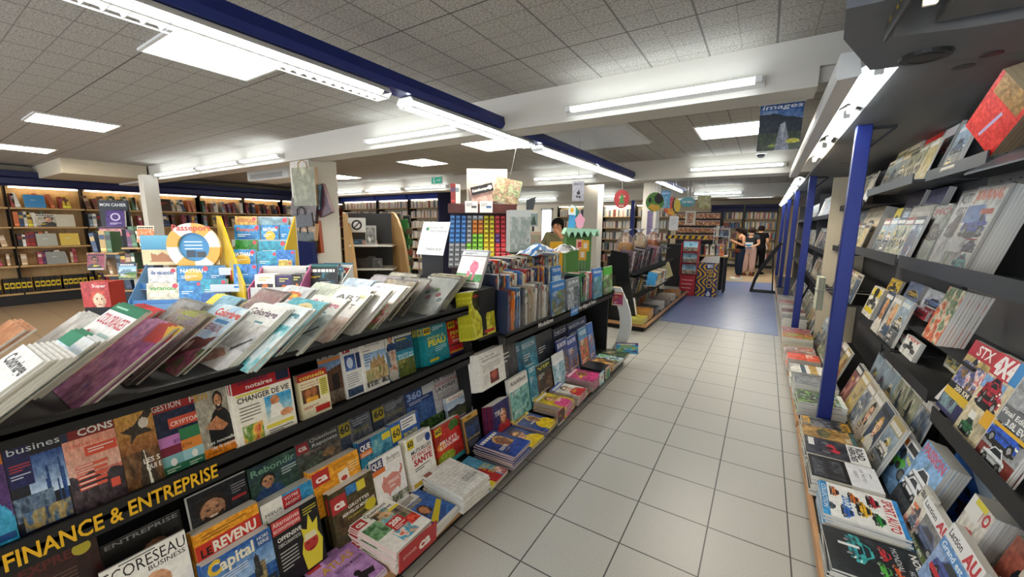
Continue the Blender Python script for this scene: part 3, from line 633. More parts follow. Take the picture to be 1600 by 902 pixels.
c = C_('8a7462', seed=10); c.rect(0,0,1,.2,'9aa0a4'); c.txt('PIC',.1,.17,.13,'141414',.8,.03); c.rect(0,.2,1,.26,'d88a4a'); c.G(.26,.5,'6f8fc0','9ab0d0'); c.P([(.2,1),(.3,.42),(1,.34),(1,1)],'6a4a38'); c.R(.5,.5,.8,.9,'2a2422'); c.N(0,.78,1,1,['a89a8a','5f564c'],6,.8)
stand('+x','pic',c,(493,548),(529,537),-1.62,.76,8,'magazine with big black letters over a brown stone house',G4,2)
c = C_('e4e4e2', seed=11); c.rect(.1,.05,.48,.19,'a82a34'); c.txt('P',.2,.17,.1,'f4f0ea',.2,.02); c.txt('AR',.55,.17,.08,'8a8a8c',.4); c.G(.24,.52,'2f4a8a','5a7ab8',.14,.7); c.E(.4,.38,.16,.1,'c8d4e8'); c.R(.74,.24,.98,.52,'2c3c6a'); c.lines(.14,.58,.6,6,.04,'8a8a8c',.012); c.R(.1,.84,.9,.98,'3a4e6a')
stand('+x','archi',c,(529,538),(559,530),-1.61,.76,9,'white magazine with a red square and blue globe on its cover',G4,3)
c = C_('e8e6e0', seed=12); c.G(.3,.6,'8fb4dc','d8e4ec',.12,1); c.P([(.3,.62),(.36,.4),(.42,.5),(.5,.36),(.58,.48),(.7,.34),(.78,.46),(.9,.4),(.95,.64)],'a88a62'); c.N(.12,.6,1,.92,['6a7a44','c8b48a','8a7248'],6); c.N(.1,.84,1,.94,['e8e4dc','3a3a3a','f0ece4'],9)
c.txt('France',.18,.11,.075,'24262c',.62,.005); c.txt('Patrimoine',.2,.17,.045,'24262c',.6); c.lines(.12,.24,.25,6,.055,'4a4c54',.012); c.rect(.76,.04,.98,.1,'c8ccd0')
stand('+x','france',c,(559,533),(598,520),-1.605,.76,9,'white magazine with a chateau cover',G4,4)
c = C_('3a8aa8', seed=13); c.R(0,0,.34,1,'e8e4dc'); c.R(.36,0,1,.14,'e4e2dc'); c.face(.2,.12,.08,'d0a080','3a2a1c','24406a'); c.G(.14,.6,'2a5a8a','2f9ab0',.36,1); c.hills(.3,'35506a',.1,3,.42,.36,1); c.N(.36,.62,1,1,['7a7a3a','4a5a2a','a89a58'],6); c.N(0,.36,.34,1,['a85a3a','c8b8a8','3a5a7a'],5)
c.txt('Patrimoine',.36,.11,.07,'30343c',.62); c.txt('BALADE AU',.4,.55,.045,'f4f8f8',.55,.01); c.txt('BORD DE MER',.42,.62,.05,'e8f4f4',.56,.01); c.rect(.4,.17,.78,.2,'e0cc3a'); c.disc(.16,.88,.16,'c8c4b8')
stand('+x','patrim',c,(599,525),(641,513),-1.605,.76,9,'magazine with a standing man and blue bay on its cover',G4,3)
c = C_('1f8a98', seed=14); c.rect(.0,.02,.3,.2,'e8c81c'); c.txt('60',.03,.15,.1,'16181c',.24,.03); c.lines(.36,.05,.5,3,.035,'d8eef0',.014); c.txt('SOIGNER SA',.12,.34,.06,'e4e05a',.74,.02); c.txt('PEAU',.14,.52,.15,'e8dc3a',.76,.05); c.lines(.4,.58,.5,3,.05,'c8ecec',.018); c.rect(.12,.86,.5,.93,'e8c81c')
stand('+x','peau',c,(660,513),(696,503),-1.605,.76,9,'teal magazine headlined PEAU with a yellow 60 badge',G4,9,.006,-.0075)
c = C_('c2272d', seed=15); c.rect(.02,.02,.32,.2,'e8c81c'); c.txt('60',.05,.15,.1,'16181c',.24,.03); c.lines(.38,.05,.5,3,.035,'f0c8c0',.014); c.txt('PERDRE',.08,.4,.1,'f0e04a',.86,.03); c.txt('DE 3 A 15 KG',.12,.5,.06,'f0e04a',.76,.02); c.lines(.14,.55,.6,2,.04,'f0d8d0',.018); c.rect(0,.66,1,.72,'6a1420'); c.rect(0,.86,1,.92,'e8a02a'); c.rect(0,.92,1,1,'2a2a68')
stand('+x','perdre',c,(698,504),(731,494),-1.605,.76,9,'red magazine headlined PERDRE at the end of the upper shelf',G4,4,.006,-.004)
c = rcover(901,'face'); stand('+x','dark9',c,(-90,722),(-2,698),-1.6,.76,11,'grey magazine at the frame edge beside the glass tower cover',G4,1)
# --- third row, just below the lettering
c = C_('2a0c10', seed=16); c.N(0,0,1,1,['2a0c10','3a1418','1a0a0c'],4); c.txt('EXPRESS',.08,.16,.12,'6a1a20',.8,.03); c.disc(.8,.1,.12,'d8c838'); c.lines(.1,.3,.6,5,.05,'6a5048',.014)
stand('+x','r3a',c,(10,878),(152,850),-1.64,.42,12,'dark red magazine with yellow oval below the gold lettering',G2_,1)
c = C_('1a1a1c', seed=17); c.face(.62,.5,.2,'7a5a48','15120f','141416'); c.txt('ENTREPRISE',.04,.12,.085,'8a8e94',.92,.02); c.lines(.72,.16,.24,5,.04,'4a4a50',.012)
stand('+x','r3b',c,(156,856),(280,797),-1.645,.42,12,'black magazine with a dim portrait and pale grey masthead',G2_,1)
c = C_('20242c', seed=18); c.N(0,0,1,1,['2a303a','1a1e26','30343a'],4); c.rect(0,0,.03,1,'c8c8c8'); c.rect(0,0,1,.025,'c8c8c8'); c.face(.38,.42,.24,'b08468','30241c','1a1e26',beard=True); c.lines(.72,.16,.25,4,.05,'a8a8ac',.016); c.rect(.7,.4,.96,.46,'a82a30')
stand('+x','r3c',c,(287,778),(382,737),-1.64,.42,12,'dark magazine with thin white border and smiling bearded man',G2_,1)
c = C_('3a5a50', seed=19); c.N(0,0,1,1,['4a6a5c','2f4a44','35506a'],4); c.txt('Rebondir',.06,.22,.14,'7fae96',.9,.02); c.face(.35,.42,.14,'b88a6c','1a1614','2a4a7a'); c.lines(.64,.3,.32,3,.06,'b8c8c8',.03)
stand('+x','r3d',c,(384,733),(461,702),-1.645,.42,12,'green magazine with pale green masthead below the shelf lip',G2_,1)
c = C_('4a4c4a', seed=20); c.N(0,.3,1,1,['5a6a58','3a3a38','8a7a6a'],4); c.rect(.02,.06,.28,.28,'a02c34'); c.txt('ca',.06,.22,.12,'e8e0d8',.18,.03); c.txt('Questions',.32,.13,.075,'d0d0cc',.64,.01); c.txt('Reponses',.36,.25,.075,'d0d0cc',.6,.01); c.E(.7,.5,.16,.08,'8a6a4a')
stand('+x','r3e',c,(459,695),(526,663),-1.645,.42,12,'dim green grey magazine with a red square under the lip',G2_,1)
for q,(tl,tr,lb) in enumerate((((526,661),(577,642),'first dim yellow badge magazine below the shelf lip, beside the red square cover'),((579,637),(630,619),'second dim yellow badge magazine below the shelf lip, beside the blue numbered cover'))):
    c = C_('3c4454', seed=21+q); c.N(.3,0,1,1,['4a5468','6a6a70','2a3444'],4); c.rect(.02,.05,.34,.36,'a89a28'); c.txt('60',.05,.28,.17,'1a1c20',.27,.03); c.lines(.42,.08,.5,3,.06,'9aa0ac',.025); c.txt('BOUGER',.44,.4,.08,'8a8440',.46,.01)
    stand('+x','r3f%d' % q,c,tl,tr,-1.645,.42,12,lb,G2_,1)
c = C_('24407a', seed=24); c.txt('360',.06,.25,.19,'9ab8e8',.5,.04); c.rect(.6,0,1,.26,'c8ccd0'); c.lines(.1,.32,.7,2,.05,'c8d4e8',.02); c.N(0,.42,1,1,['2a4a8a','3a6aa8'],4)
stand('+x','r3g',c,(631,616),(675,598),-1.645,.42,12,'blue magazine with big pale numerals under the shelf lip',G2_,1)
c = C_('b8b8bc', seed=25); c.txt('LA TERRE',.1,.12,.09,'1a1a1c',.8,.02); c.txt('AGROECOLOGIE',.06,.28,.09,'b84a5a',.9,.01); c.txt('LA FORET',.1,.42,.1,'2a2a2e',.8,.02); c.lines(.1,.5,.7,4,.05,'6a6a70',.015)
stand('+x','r3h',c,(673,594),(712,575),-1.645,.42,12,'pale grey magazine with black and rose lettering under the shelf end',G2_,1)
c = C_('3a5a34', seed=26); c.N(0,0,1,1,['2c4a2a','5f8048','20341f','87a068'],7); c.lines(.1,.06,.4,2,.05,'c8d8c0',.02)
stand('+x','r3i',c,(649,646),(689,621),-1.62,.36,12,'magazine covered in green leaves in the stepped rows',G2_,1)
# --- second row
c = C_('e8e6e2', seed=27); c.txt('ECORESEAU',.02,.2,.15,'1c1c1e',.96,.0); c.txt('BUSINESS',.5,.28,.06,'3a3a3e',.46,.01); c.lines(.2,.02,.7,1,.03,'5a5a5e',.015); c.face(.56,.52,.17,'c89878','c89878','2a3038',beard=True)
stand('+x','r2a',c,(154,898),(288,828),-1.57,.3,12,'white magazine of a bald bearded man with thin black capitals',G2_,2)
c = C_('d8962a', seed=28); c.rect(.0,.2,1,.48,'c22e22'); c.txt('LE',.06,.42,.13,'141414',.16,.03); c.txt('REVENU',.24,.42,.17,'f4efe4',.68,.04); c.lines(.1,.08,.7,2,.05,'8a5a10',.02); c.txt('DEVENIR',.3,.6,.09,'e8c878',.6,.02)
stand('+x','r2b',c,(300,835),(402,789),-1.56,.3,12,'thick orange pile with a red masthead band',G2_,7,.008)
c = C_('3a90c0', seed=29); c.R(0,0,.38,.7,'e8e6e0'); c.rect(.38,.05,.72,.34,'b8242c'); c.txt('MIEUX',.06,.3,.075,'26282c',.3); c.txt('VIVRE',.06,.42,.075,'26282c',.3); c.txt('VOTRE',.42,.16,.07,'f4f0ea',.26); c.txt('ARGENT',.42,.28,.07,'f4f0ea',.28); c.txt('COMMENT',.46,.52,.09,'18242c',.5,.02); c.lines(.5,.58,.4,2,.06,'18303c',.03); c.lines(.06,.5,.26,3,.05,'a84a44',.016)
stand('+x','r2c',c,(405,788),(489,752),-1.56,.3,12,'thick blue and white pile headlined COMMENT in the second row',G2_,7,.008)
c = C_('dc9a28', seed=30); c.rect(0,.04,.34,.34,'b82a2c'); c.txt('ca',.06,.27,.15,'f4eee6',.24,.04); c.lines(.42,.08,.5,3,.04,'a86a10',.018); c.poly([(.5,.3),(.52,.7),(.75,.64),(.72,.26)],'f0e8d8'); c.disc(.62,.46,.07,'b83a32'); c.lines(.74,.2,.22,4,.06,'f0e0b8',.02)
stand('+x','r2d',c,(485,737),(558,705),-1.56,.3,12,'thick orange pile with red square badge in the second row',G2_,8,.008)
c = C_('2a7a98', seed=31); c.N(.2,.1,1,1,['2a6a88','5a9ab0','8ab0a8'],4); c.rect(0,0,.36,.34,'1a2a6a'); c.txt('QUE',.03,.2,.12,'f4f2ec',.3,.03); c.rect(0,.22,.36,.34,'e0782a'); c.txt('choisir',.04,.32,.07,'f8e8d8',.28,.01); c.txt('randonnee',.08,.6,.13,'d8eef4',.86,.02); c.rect(.7,.06,.98,.2,'e0cc3a')
stand('+x','r2e',c,(559,692),(609,670),-1.565,.3,12,'blue pile behind the pink piggy bank cover',G2_,6,.007)
c = C_('2e5ca0', seed=32); c.rect(.02,.08,.32,.42,'e0c41c'); c.txt('60',.05,.32,.16,'16181c',.25,.03); c.rect(.36,.02,.9,.26,'e8e8e6'); c.lines(.4,.07,.4,3,.06,'3a3a3e',.02); c.txt('BRONZER',.4,.44,.1,'e0d040',.5,.01); c.E(.6,.7,.2,.2,'b87a50')
stand('+x','r2f',c,(608,664),(652,643),-1.565,.3,12,'blue magazine with yellow number badge above the SANTE headline',G2_,5,.006)
c = C_('a8b8c8', seed=33); c.R(0,0,1,.22,'e4e2de'); c.G(.22,.6,'9ab4d0','c8d8e4'); c.hills(.62,'3a4048',.14,4); c.N(0,.7,1,1,['4a5a3a','6a6a54'],5); c.txt('Village',.12,.18,.12,'b03038',.7)
stand('+x','r2g',c,(696,626),(726,606),-1.58,.36,12,'pale magazine with thin red masthead behind the tomato cover',G2_,4,.005)
c = C_('d8d8dc', seed=34); c.txt('LINFO',.1,.2,.14,'30304a',.8,.02); c.rect(.1,.3,.9,.5,'8a4a6a'); c.lines(.12,.56,.7,4,.06,'5a5a60',.02)
stand('+x','r2h',c,(713,653),(738,632),-1.56,.3,12,'white magazine with navy capitals ending the second row',G2_,3,.005)
# --- front row
c = C_('2c5a9a', seed=35); c.G(0,.5,'2f5fa4','9ab4d4'); c.city(.34,1,['8a7a5a','a8946a','5f5a54','6f6a58'],12); c.P([(.66,.6),(.68,.3),(.72,.24),(.75,.3),(.78,.6)],'3a3a3c'); c.txt('Capital',.06,.2,.16,'f0e8d0',.66,.03); c.rect(.74,.03,.98,.2,'24508c'); c.txt('HORS',.78,.1,.05,'e8ecf4',.18,.01); c.txt('SERIE',.78,.17,.05,'e8ecf4',.18,.01); c.txt('C',.06,.2,.18,'e8c030',.18,.05); c.lines(.1,.27,.5,4,.035,'e0e4ec',.012); c.rect(.4,.66,.98,.9,'1a2a44'); c.txt('INVESTIR',.44,.78,.06,'e8c030',.5,.01)
stand('+x','r1a',c,(314,886),(421,824),-1.50,.17,12,'blue magazine with an old town skyline and white masthead',G2_,7,.006)
c = C_('17181a', seed=36); c.rect(.02,.02,.6,.22,'c23a3c'); c.txt('Alternatives',.04,.11,.07,'f4ece8',.54); c.txt('economiques',.04,.19,.07,'f4ece8',.54); c.poly([(.55,.98),(.5,.7),(.58,.5),(.56,.34),(.68,.4),(.76,.18),(.82,.36),(.94,.3),(.9,.5),(.98,.66),(.88,.98)],'e0d23a'); c.disc(.72,.62,.16,'b8342c'); c.poly([(.58,.56),(.62,.46),(.84,.46),(.88,.56)],'e8dfb8'); c.rect(.62,.6,.68,.615,'2a1010'); c.rect(.76,.6,.82,.615,'2a1010'); c.rect(.66,.7,.79,.715,'5a1410'); c.txt('OFFENSIVE',.08,.34,.06,'f0f0ec',.5,.02); c.txt('OBSCURANTISTE',.08,.42,.05,'d8d8d4',.46,.01); c.lines(.08,.5,.36,6,.05,'c8c8c4',.014); c.lines(.66,.08,.3,3,.04,'c8b83a',.016)
stand('+x','r1b',c,(421,822),(493,772),-1.50,.17,12,'black magazine of a red face wrapped in yellow flames',G2_,5,.006)
c = C_('3c3222', seed=37); c.N(0,0,1,1,['2e2418','5a4a32','3a3a20','7a6238'],6); c.R(.36,.04,.6,.2,'3a7ab0'); c.rect(.0,.1,.34,.4,'ae2a2e'); c.txt('ca',.06,.33,.15,'f4eee6',.24,.04); c.rect(.6,.06,.8,.24,'e0cc3a'); c.txt('GROTTES',.34,.44,.06,'f4f0e6',.5,.02); c.txt('MERVEILLES MINERALES',.2,.54,.06,'f4f0e6',.76,.02); c.txt('Des joyaux a decouvrir',.3,.62,.045,'d8c838',.6); c.disc(.84,.6,.14,'d0c02a'); c.lines(.6,.7,.36,3,.05,'c8b888',.016)
stand('+x','r1c',c,(513,773),(580,736),-1.49,.17,12,'thick brown pile headlined GROTTES with red square badge',G2_,8,.0085)
c = C_('e8e6e4', seed=38); c.rect(0,.03,.36,.2,'1e2a62'); c.txt('QUE',.02,.17,.11,'f4f2ec',.3,.03); c.rect(.0,.2,.4,.29,'d8702a'); c.txt('Budgets',.5,.14,.075,'3a2a2c',.42); c.rect(.48,.17,.94,.178,'8a2a30'); c.poly([(.2,.52),(.28,.42),(.3,.36),(.38,.42),(.6,.38),(.78,.44),(.84,.54),(.8,.66),(.74,.74),(.7,.68),(.46,.72),(.4,.78),(.36,.7),(.24,.64)],'dc8f84'); c.poly([(.8,.46),(.9,.36),(.86,.3),(.94,.34),(.93,.42),(.84,.5)],'c87a70'); c.disc(.3,.5,.015,'2a1a1a'); c.txt('EPARGNE',.42,.56,.06,'f6eeea',.36,.02); c.lines(.44,.6,.3,1,.03,'f0e0dc',.03); c.N(.45,.8,1,.95,['4a5a40','8a8a7a','e8e6e4'],8); c.txt('VEILLEUR',.0,.82,.05,'2a2a2e',.3,.01)
stand('+x','r1d',c,(578,722),(625,697),-1.50,.17,12,'white magazine with a pink piggy bank and word Budgets',G2_,3,.005)
c = C_('e6e4de', seed=39); c.rect(.02,.04,.28,.22,'d8c01c'); c.txt('60',.04,.17,.1,'16181c',.22,.03); c.lines(.4,.06,.4,4,.03,'6a6a6c',.012); c.disc(.85,.16,.11,'24408a'); c.txt('MUTUELLES',.12,.34,.07,'22262e',.8,.02); c.txt('ET FRAIS DE',.12,.43,.07,'c22a30',.8,.02); c.txt('SANTE',.16,.57,.11,'b81e28',.74,.04); c.lines(.16,.62,.6,2,.04,'3a3a3e',.016); c.rect(.02,.88,.98,.96,'d8b02a')
stand('+x','r1e',c,(633,686),(671,669),-1.50,.17,12,'white magazine headlined MUTUELLES ET FRAIS DE SANTE',G2_,6,.0055,-.0035)
c = C_('b8362a', seed=40); c.N(0,0,1,1,['c8402c','b03028','8a2a1c'],3); c.E(.75,.16,.2,.13,'3a6a28'); c.E(.82,.44,.26,.2,'c42a22'); c.E(.18,.5,.16,.1,'d88a3a'); c.E(.3,.8,.34,.14,'8a9a30'); c.rect(.02,.04,.26,.22,'d8c01c'); c.txt('60',.04,.17,.1,'16181c',.21,.03); c.txt('FRUITS',.14,.47,.08,'f6f0e8',.66,.02); c.txt('& LEGUMES',.1,.57,.08,'f6f0e8',.78,.02); c.rect(0,.9,1,1,'2a8a8a')
stand('+x','r1f',c,(677,672),(716,647),-1.50,.17,12,'red magazine headlined FRUITS & LEGUMES with tomatoes',G2_,5,.0055,-.003)
c = C_('1a2030', seed=41); c.rect(0,0,1,.14,'b88a30'); c.rect(0,0,.1,1,'a87a2a'); c.lines(.3,.05,.5,1,.03,'3a2a10',.03); c.N(.1,.3,1,.62,['1c2a4a','2a4a7a','141a2a'],4); c.txt('ECONOMIQUE',.16,.68,.06,'c8b070',.76,.01); c.lines(.2,.74,.6,3,.05,'8a8a94',.014)
stand('+x','r1g',c,(721,655),(745,640),-1.47,.17,12,'narrow black magazine with gold border at the gondola end',G2_,3,.005)
# price stickers on covers
def sticker(px, py, x, r, txt, label):
    p = AX(px, py, x); mb = MB(['paint']); mb.set('d8e020'); n = 20
    mb.prism([(0.0, r*math.cos(2*math.pi*k/n), r*math.sin(2*math.pi*k/n)) for k in range(n)], (.0012, 0, 0))
    put_text(mb, txt, (.0014, -r*.75, -r*.15), (0, 1, 0), (0, 0, 1), r*.5, '202414', r*1.5, .02)
    o = mb.obj('price_sticker'); o.location = p; o.rotation_euler = (0, R_(-12), 0); T(o, label, 'sticker', 'round yellow price stickers')
sticker(650,748,-1.47,.030,'5,40E','yellow round price sticker on the SANTE cover'); sticker(692,707,-1.475,.026,'4,90E','yellow round price sticker on the tomato cover')

# --- flat piles on the deck
ZD = .132
c = C_('2f8a48', 30, 42); c.txt('tal',.5,.3,.2,'f0f4ee',.4,.04); c.N(0,.5,1,1,['2a7a40','5aa860'],4); pile('+x','dk1',c,-1.2,.62,ZD,.21,.28,5,.006,'green magazines beside the purple atlas')
c = C_('b48ac0', 40, 43); c.N(0,0,1,1,['b890c4','a880b8'],3); c.rect(.04,.04,.3,.16,'b83a3e'); c.txt('ATLAS',.2,.36,.14,'d8a83a',.66,.02); c.txt('NOUVEAU MONDIAL',.36,.5,.07,'3a2a4a',.6,.01); c.lines(.36,.08,.5,4,.035,'5a3a68',.014); c.disc(.6,.72,.07,'1c1a20'); c.poly([(.5,.84),(.6,.74),(.9,.8),(.84,.9),(.7,.88),(.62,.98)],'1c1a20'); pile('+x','dk2',c,-1.205,.845,ZD,.205,.27,4,.0065,'purple magazines with yellow lettering on the deck', rz=-3)
c = C_('e4e2dc', 56, 44); c.N(.02,.26,.5,.62,['4a7a4a','8ab08a','2f5a34'],6); c.N(.4,.12,.76,.5,['2a2420','d8a878','6ab0c0','c87a5a'],4); c.N(.74,.3,.98,.6,['2a2a2a','8a7a6a','4a5a3a'],6); c.N(.3,.66,.72,.95,['d84a3a','f0e0d0','3a9ac0','e8a88a'],5); c.N(.72,.6,.98,.8,['c83a2a','e8604a','a02a1c'],5); c.rect(0,.02,.26,.2,'b82a2c'); c.txt('ca',.04,.16,.11,'f4eee6',.18,.04); c.txt('Questions',.3,.1,.07,'20242a',.56,.02); c.txt('Reponses',.36,.2,.07,'20242a',.54,.02); c.rect(.4,.44,.76,.7,'c82a28'); c.txt('200',.45,.58,.1,'f8f4ee',.26,.05); c.lines(.44,.62,.28,2,.04,'f4e0d8',.02); c.rect(.72,.24,.98,.3,'e8d42a'); c.spine = hx('d4bcb4'); pile('+x','dk3',c,-1.165,1.07,ZD,.215,.29,13,.0075,'white magazines numbered 200 with red square badge', rz=2)
cc = MB(['print']); cc.box(0,-.11,0,.004,.11,.1,'b02228'); put_text(cc,'ca',(.0045,.0,.028),(0,1,0),(0,0,1),.05,'f4ece6',.07,.04); put_text(cc,'SETONNER',(.0045,-.09,.05),(0,1,0),(0,0,1),.014,'f0d8d4',.075,.0); o = cc.obj('shelf_card'); o.location = (-1.155,1.08,.135); o.rotation_euler = (0, R_(3), 0); T(o,'red card standing in front of the white 200 pile','display card')
c = C_('2f5ca8', 46, 45); c.G(0,1,'3060b0','3a70b8'); c.rect(.0,.02,.24,.2,'d8c01c'); c.txt('60',.03,.16,.1,'16181c',.19,.03); c.rect(.26,.0,.8,.2,'e8e6e2'); c.lines(.3,.04,.4,4,.035,'3a3a3e',.016); c.txt('BRONZER',.3,.3,.08,'e0d040',.46,.01); c.face(.5,.5,.12,'b87a50','4a2a18','3a5a9a',long=True); c.poly([(.3,.8),(.95,.5),(.98,.6),(.36,.92)],'e8d42a'); c.rect(0,.93,1,1,'e8e6e2'); pile('+x','dk4',c,-1.17,1.275,ZD,.21,.28,6,.0055,'blue magazines of a woman in a bikini', rz=4)
c = C_('dcdcd8', 50, 46); c.N(0,0,1,1,['e4e4e0','d4d4d0','dededa'],9)
for i in range(9): c.poly([(.1*i,.2),(.1*i+.006,.2),(.1*i+.106,1),(.1*i+.1,1)],'b0b0ac'); c.poly([(0,.16+.09*i),(1,.1+.09*i),(1,.106+.09*i),(0,.166+.09*i)],'b8b8b4')
c.rect(.02,.0,.24,.1,'8a4a40'); c.lines(.3,.04,.5,2,.03,'9a9a98',.01); c.txt('COULEUR',.46,.78,.08,'8a8a8a',.46,.02); c.txt('MISE EN',.5,.68,.05,'8a8a8a',.3,.01); c.spine = hx('d4d4d0'); pile('+x','dk5',c,-1.145,1.49,ZD,.215,.285,11,.0088,'white line drawn colouring books on the deck', name='colouring_book', cat='colouring book', rz=-3)
c = C_('5aa0c8', 46, 47); c.face(.42,.3,.14,'d8a888','221614','b02a30',long=True); c.R(.2,.52,.7,1,'b02a30'); c.txt('BON',.62,.5,.08,'e8d42a',.3,.02); c.txt('STORE',.6,.6,.08,'e8d42a',.36,.02); c.lines(.62,.66,.34,3,.05,'e8d42a',.02); c.rect(0,.86,.3,1,'e0c82a'); c.N(.74,.74,1,1,['c83a3a','f0e8e0','8a2a30'],4); pile('+x','dk6',c,-1.14,1.69,ZD,.19,.28,4,.005,'television magazines with a woman in a red dress', rz=4)
TVB = ['c8282c','f0ece4','2a4a9a','e8c81c','1c1c20','d84a8a']
def tvcover(seed):
    c = rcover(seed,'face',34,TVB); c.paper = hx('c4bab8'); c.spine = hx('b4a29e'); return c
G5 = 'television magazines piled on the deck'
def tvpile(seed, nm, y, xf, n, t, label, w=.2, h=.26, rz=0):
    c = tvcover(seed); pile('+x',nm,c,xf,y,ZD,w,h,n,t,label,G5,rz=rz,jit=.008,name='television_magazine',cat='television magazine')
tvpile(61,'tv1',1.925,-1.135,13,.0065,'television weeklies with a dark haired man','.2' and .205,.28,2)
tvpile(62,'tv2',2.13,-1.14,6,.005,'television weeklies with yellow price, just past the gondola joint')
# --- thick dark red pack standing behind the television pile
c = C_('30306a', 30, 48); c.face(.6,.5,.2,'d8a080','8a5a30','b02a30',long=True); c.txt('TELE',.1,.4,.14,'f0e8e0',.5,.03); c.spine = hx('7a2028')
stand('+x','teles',c,(769,632),(794,622),-1.42,.17,6,'blue and red pack standing beside the television piles',G5,7,.007,-.008)

# ---------------------------------------------------------------- second gondola section
gb, HB = gond('magazine_gondola', 'black magazine gondola with white Modelisme shelf lettering', 1.95, 4.42, xdeck=-1.2)
HB('back_panel', 'black_shelf', (-1.80, 1.95, 0, -1.765, 4.42, .95)); HB('riser', 'black_shelf', (-1.765, 1.95, .126, -1.58, 4.42, .24)); HB('riser', 'black_shelf', (-1.765, 1.95, .24, -1.66, 4.42, .36))
lipB = HB('shelf', 'black_shelf', (-1.765, 2.16, .815, -1.4, 4.42, .83), (-1.412, 2.16, .768, -1.4, 4.42, .85))
HB('step', 'black_shelf', (-1.62, 2.16, .83, -1.5, 4.4, .93)); HB('step', 'black_shelf', (-1.765, 2.16, .83, -1.62, 4.4, 1.02))
HB('end_board', 'black_shelf', (-1.765, 4.395, .126, -1.46, 4.42, .815)); HB('small_shelf', 'black_shelf', (-1.765, 1.95, .84, -1.46, 2.155, .855)); HB('small_shelf', 'black_shelf', (-1.765, 1.95, .50, -1.44, 2.2, .515))
HB('rear_panel', 'black_shelf', (-2.05, 1.95, 0, -2.03, 4.42, 1.0)); HB('top_board', 'black_shelf', (-2.03, 1.95, .99, -1.765, 4.42, 1.005))
for tx, p, q, cl, nm in (('Modelisme',(490,385),(570,350),'e8e8e4','Modelisme'),('Nos villages de France',(707,281),(802,240),'e8e8e4','villages')):
    a = AX(700+p[0]*.2882,400+p[1]*.2882,-1.399); b = AX(700+q[0]*.2882,400+q[1]*.2882,-1.399); mb = MB(['paint'])
    put_text(mb, tx, (.3615, a[1]-3.185, .792), (0,1,0), (0,0,1), .036, cl, b[1]-a[1], .02); o = mb.obj('shelf_lettering', lipB); o['label'] = 'white lettering '+tx
mb = MB(['paint']); mb.box(.3605,.02,.765,.3625,.18,.84,'2f7fc4'); put_text(mb,'LOISIRS',(.363,.035,.79),(0,1,0),(0,0,1),.026,'e8f0f8',.13,.01); mb.obj('label_holder', lipB)
# white curved end panel
ep = MB(['white_enamel']); pts = []
for k in range(13): z = .02+.85*k/12; pts.append((-1.33+.14*math.sin(math.pi*k/12)-.0, 4.43, z))
ep.prism(pts+[(p_[0]-.13,p_[1],p_[2]) for p_ in pts[::-1]], (0,.03,0)); o = ep.obj('end_panel'); T(o,'white bowed end panel closing the Modelisme gondola','end panel')
c = rcover(77,'abs',16); mb = MB(['print']); c.draw(mb,.12,.16,.0015); mb.box(-.06,0,0,.06,.16,.0014,'e8e0d0'); o = mb.obj('card'); place(o,(-1.36,4.429,.66),(1,0,0),(0,0,1)); T(o,'small printed card on the white bowed end panel','display card')
# shelf beside the joint: two upright packs
c = C_('b8b428', 46, 49); c.N(0,.1,1,1,['d0cc3a','b0a82a','e0dc60','8a8a20'],4); c.E(.5,.62,.08,.2,'15150f'); c.P([(.3,.36),(.42,.5),(.58,.5),(.74,.34),(.78,.38),(.6,.6),(.6,.98),(.4,.98),(.42,.6),(.26,.4)],'15150f'); c.E(.5,.42,.06,.05,'15150f'); c.E(.25,.2,.16,.2,'3a3a14'); c.E(.8,.18,.14,.2,'3a3a14'); c.txt('VERTS',.1,.14,.06,'c83a2a',.4,.02); c.rect(.5,.88,.95,.95,'c8402a')
stand('+x','env',c,(733,457),(769,449),-1.5,.858,6,'yellow cover of a black figure with raised arms',None,9,.007,-.007)
c = C_('e4e2dc', 46, 50); c.txt('Le Monde',.12,.16,.05,'202024',.5); c.txt('diplomatique',.12,.25,.07,'202024',.74); c.R(.38,.58,.72,.92,'6a2420'); c.E(.54,.7,.12,.12,'b05a44'); c.lines(.12,.34,.7,5,.045,'8a8a88',.012); c.lines(.12,.62,.2,6,.045,'8a8a88',.012)
stand('+x','diplo',c,(746,556),(785,538),-1.46,.517,8,'folded white newspaper with a dark red picture on the lower joint shelf',None,7,.008,-.006,name='newspaper',cat='newspaper')
